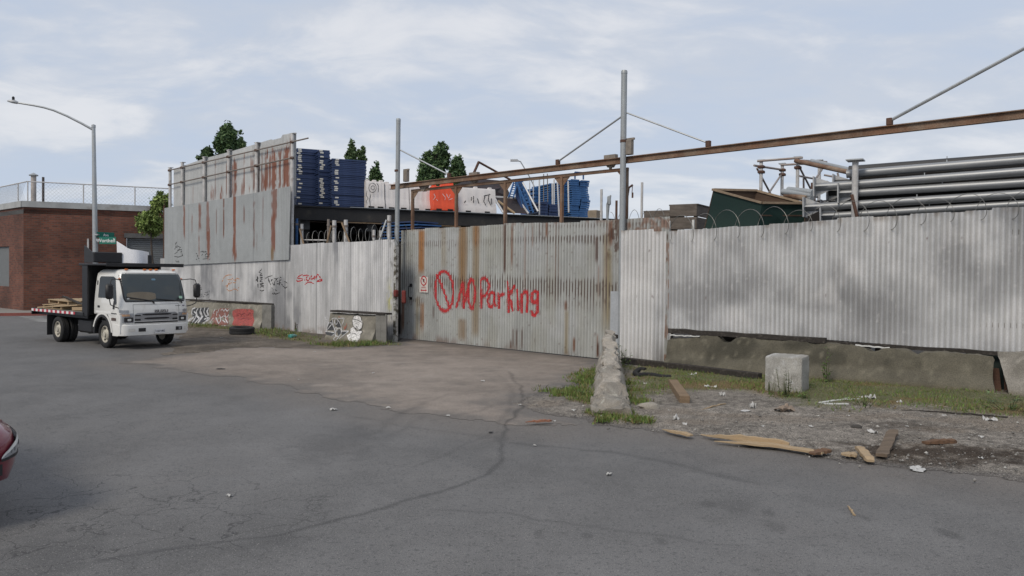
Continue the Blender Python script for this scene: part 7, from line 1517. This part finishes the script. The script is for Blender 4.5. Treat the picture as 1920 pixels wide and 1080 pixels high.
GW = [(0.08,0.14,0.035),(0.11,0.17,0.05),(0.06,0.10,0.03)]; BW_ = [(0.16,0.07,0.045),(0.11,0.05,0.035),(0.20,0.10,0.06)]
weed(1551,722,0.72,7,0.16,GW,'tall bright green weed between the concrete cube and the long barrier',3,0.09)
weed(1568,712,0.50,4,0.12,BW_,'rusty brown dried weed right of the tall green one',4,0.05)
weed(1167,688,0.48,8,0.25,GW,'bushy green weed at the gate corner beside the tapered barrier',5,0.08)
weed(1474,748,0.50,9,0.20,[(0.05,0.075,0.028),(0.07,0.095,0.035)],'dark weed growing up the front of the concrete cube',6,0.05)
weed(1443,742,0.25,6,0.16,GW,'low green weed at the left foot of the concrete cube',7,0.05)
weed(1512,752,0.22,8,0.25,GW,'low green weed at the right foot of the concrete cube',8,0.05)
weed(538,616,0.75,5,0.14,BW_,'reddish dried dock plant against the left fence',9,0.08)
weed(556,622,0.42,5,0.14,BW_,'shorter reddish dried plant beside the teal bottle',10,0.08)
weed(548,632,0.26,22,0.9,GW,'spreading green weeds in front of the left fence',11,0.07,0.6)
weed(690,650,0.16,18,0.6,GW,'low green weeds in front of the white graffiti barrier',12,0.07,0.6)
weed(1895,772,0.24,18,0.7,[(0.09,0.14,0.07),(0.12,0.17,0.08)],'pale green weed clump near the right edge of the picture',13,0.09,0.6)
weed(1105,745,0.14,14,0.4,GW,'small green weeds left of the tapered barrier',14,0.05,0.6)
weed(1400,705,0.18,10,0.5,GW,'small weeds behind the dark timber lying on the ground',15,0.05,0.6)
weed(1620,765,0.18,12,0.35,GW,'green weeds beside the white crumpled plastic',16,0.05,0.6)
weed(1300,690,0.20,9,0.5,GW,'small weeds at the foot of the long barrier near its left end',17,0.05,0.6)

m_paper = mat_('dirty_white_paper',(0.47,0.465,0.45),0.8,0,var=0.15,vs=14,bump=0.2)
def paper(px, py, s, seed,  label, name='paper_scrap', mat=None, h=0.35, cat='litter', group=None, flat=False):
    r = random.Random(seed); b = G(px,py,0.03 if px > 1050 and py < 880 else 0.006); n = 7; s = s*0.62; m = MB(); vs = []; a = r.uniform(0,3.14); ca, sa = math.cos(a), math.sin(a)
    for i in range(n+1):
        for j in range(n+1):
            x, y = (i/n-0.5)*s*1.3, (j/n-0.5)*s*0.8; z = s*h*(mnoise.noise((i*0.45+seed,j*0.45,seed*0.7))+0.35+0.25*r.uniform(-1,1))*(0.25 if flat else 1)+0.004; x += r.uniform(-1,1)*s*0.05; y += r.uniform(-1,1)*s*0.05; vs.append(b+Vector((x*ca-y*sa,x*sa+y*ca,max(z,0.002))))
    m.add(vs,[(i*(n+1)+j,(i+1)*(n+1)+j,(i+1)*(n+1)+j+1,i*(n+1)+j+1) for i in range(n) for j in range(n) if not ((i in (0,n-1)) and (j in (0,n-1)) and r.random() < 0.7)]); return tag(m.build(name,mat or m_paper),label,cat,group)
paper(625,769,0.13,1,'white crumpled paper on the asphalt in front of the driveway, left one of two'); paper(728,765,0.10,2,'small white paper at the edge of the driveway, right one of two')
paper(1397,771,0.22,3,'flat white paper on the gravel in front of the concrete cube',flat=True); paper(1411,765,0.16,4,'upright crumpled white paper in front of the concrete cube',h=1.0); paper(1354,743,0.15,5,'white crumpled lump on the gravel left of the concrete cube',h=0.8)
paper(1333,728,0.28,6,'torn pale wrapper on the grass left of the concrete cube'); paper(1297,704,0.3,7,'thin pale torn strip just in front of the dark timber'); paper(1268,787,0.12,8,'small white scrap near the tapered barrier, upper of two',h=0.9); paper(1284,796,0.12,9,'small white scrap near the tapered barrier, lower of two')
paper(1184,790,0.10,10,'tiny white scrap at the right foot of the tapered barrier',h=0.7); paper(1632,750,0.26,11,'crumpled white plastic on the grass right of the concrete cube',h=0.6); paper(1610,748,0.16,12,'smaller crumpled white plastic touching the white strips',h=0.5); paper(1686,757,0.16,13,'white lump on the grass, right of the crumpled plastic',h=0.6); paper(1752,754,0.22,14,'flat white paper on the grass below the long barrier',flat=True); paper(1857,788,0.22,15,'pale crushed can like scrap near the right edge',h=0.4)
paper(1720,880,0.30,16,'pale thin torn strip on the asphalt edge at right',flat=True); paper(1636,811,0.20,17,'white twisted scrap above the brown boards',h=0.3); paper(1470,771,0.40,18,'crumpled tan cardboard on the gravel in front of the cube',name='cardboard_scrap',mat=mat_('tan_cardboard',(0.24,0.19,0.15),0.9,var=0.2,vs=6)); paper(1775,762,0.75,19,'flat tan cardboard sheet on the grass near the right edge',name='cardboard_scrap',mat=mat_('tan_cardboard'),flat=True,h=0.15)
for k,(x,y) in enumerate(((560,712),(840,780),(905,715),(1040,790),(590,660),(415,634),(330,642),(700,700),(1075,770),(1230,735),(1430,800),(1520,800),(1590,780),(1700,800),(1840,820),(1330,770),(1290,745),(1210,720),(1660,740),(1720,740),(1800,752),(1500,825),(1770,780),(1560,760),(1255,770),(975,760),(1142,890),(1003,836),(430,930),(1840,860))):
    paper(x,y,0.055+0.02*(k%3),50+k,'tiny pale litter scrap scattered on the ground','litter_scrap',group='tiny pale litter scraps',h=0.4)
for k,(a,b) in enumerate((((1538,755),(1602,745)),((1545,757),(1590,757)),((1560,751),(1612,748)))): 
    p, q = G(*a,0.05), G(*b,0.05); m = MB(); m.bar(p,q,0.06,0.015); tag(m.build('white_strip',mat_('white_painted_wood')),('long white wooden strip on the grass right of the cube','short white wooden strip nearest the camera beside the cube','white wooden strip leading to the crumpled plastic')[k],'strip')
# bottle, stone, black scrap
p, q = G(543,631,0.06), G(556,629,0.06); m = MB(); d = (q-p); L = d.length; m.lathe([(0.0,0.0),(0.06,0.005),(0.065,0.03),(0.065,L*0.65),(0.03,L*0.82),(0.022,L*0.85),(0.022,L),(0.0,L)],p,d,16); tag(m.build('plastic_bottle',mat_('teal_plastic',(0.06,0.30,0.27),0.25,0,bump=0,coat=0.5),smooth=True),'teal plastic bottle lying in the weeds by the left fence','bottle')
def rock(px,py,s,label,seed,mat,name='stone'):
    b = G(px,py,0.03); m = MB(); rings = []; N_ = 9
    for i in range(7):
        t = math.pi*i/6; rr = []
        for k in range(N_):
            a = 6.283*k/N_; v = Vector((math.sin(t)*math.cos(a)*s,math.sin(t)*math.sin(a)*s*0.55,-math.cos(t)*s*0.35)); v *= 1+0.35*mnoise.noise(v*(3/s)+Vector((seed,0,0))); rr.append(b+v+Vector((0,0,s*0.22)))
        rings.append(rr)
    m.loft(rings); return tag(m.build(name,mat,smooth=True,angle=40),label,'stone')
m_stone = mat_('pale_stone',(0.30,0.275,0.235),0.9,var=0.2,vs=8)
rock(1217,766,0.17,'pale rounded stone on the gravel right of the tapered barrier',2,m_stone); rock(1606,802,0.08,'small dark stone on the gravel below the white strips',5,mat_('dark_stone',(0.06,0.055,0.05),0.9))
paper(414,692,0.22,91,'flat black rubber scrap on the driveway in front of the truck','rubber_scrap',mat=m_black,flat=True); paper(920,811,0.10,92,'small dark scrap on the asphalt edge by the tyre marks','rubber_scrap',mat=m_black,flat=True)
# loose splintered wood at the road edge
def splint(a, b, w, h, label, mat, name='splintered_plank', z=0.04, taper=0.25, seed=1, lift=0.0):
    p, q = G(*a,z), G(*b,z); q.z += lift; d = (q-p); n = 12; s = Vector((-d.y,d.x,0)).normalized(); r = random.Random(seed); rr = []
    for i in range(n+1):
        t = i/n; k = (taper+(1-taper)*min(1,t*2.5)) if taper < 1 else 1; k *= 1 if t < 0.93 else 0.7; c = p+d*t+s*r.uniform(-0.006,0.006)+Vector((0,0,r.uniform(-0.004,0.004))); ww, hh = w*k*r.uniform(0.88,1.1)/2, h*k*r.uniform(0.85,1.15); rr.append([c+s*ww,c+s*ww+Vector((0,0,hh*0.8)),c+Vector((0,0,hh)),c-s*ww+Vector((0,0,hh*0.9)),c-s*ww])
    m = MB(); m.loft(rr); return tag(m.build(name,mat),label,'wood')
splint((1315,815),(1545,851),0.15,0.028,'long split yellow plank at the road edge, upper of two',m_woodl,seed=3); splint((1340,827),(1497,842),0.11,0.025,'shorter split yellow plank just below the long one',m_woodl,seed=4); splint((1325,818),(1480,836),0.05,0.07,'thin bright splinter lying between the two split planks',m_woodl,seed=14,z=0.05)
splint((1243,806),(1297,818),0.10,0.03,'small split wood chip left of the long yellow plank',m_woodl,seed=5); splint((1577,852),(1607,855),0.16,0.03,'wedge of yellow wood right of the long planks',m_woodl,seed=6,taper=0.5); splint((1612,842),(1632,866),0.10,0.045,'short square yellow offcut standing out at the road edge',m_woodl,seed=7,taper=1)
splint((1652,857),(1676,816),0.13,0.035,'weathered brown board lying on the dark soil',mat_('grey_brown_board',(0.14,0.105,0.075),0.9,0,var=0.35,vs=3,stretch=(0.7,8,8),bump=0.4),seed=8,taper=1,lift=0.05); splint((1732,832),(1790,829),0.11,0.045,'brown rotten log half sunk in the dark soil',mat_('rotten_wood',(0.13,0.075,0.045),0.9,var=0.35,vs=7,stretch=(0.7,8,8)),name='rotten_log',seed=9,taper=0.7)
splint((1522,852),(1552,846),0.13,0.035,'crumbled bark piece at the end of the long plank',mat_('rotten_wood'),seed=10,taper=0.6); splint((985,792),(1034,790),0.06,0.03,'thin reddish stick on the driveway edge',mat_('reddish_wood',(0.26,0.12,0.075),0.85,var=0.2),seed=11); splint((1590,948),(1602,967),0.015,0.015,'pale twig lying on the asphalt',m_woodl,seed=12,z=0.004)
splint((1315,768),(1360,757),0.03,0.015,'thin pale stick in the grass left of the cube',m_woodl,seed=13); splint((1690,768),(1890,783),0.04,0.02,'thin dark stick on the grass near the right edge',m_woodd,seed=15)
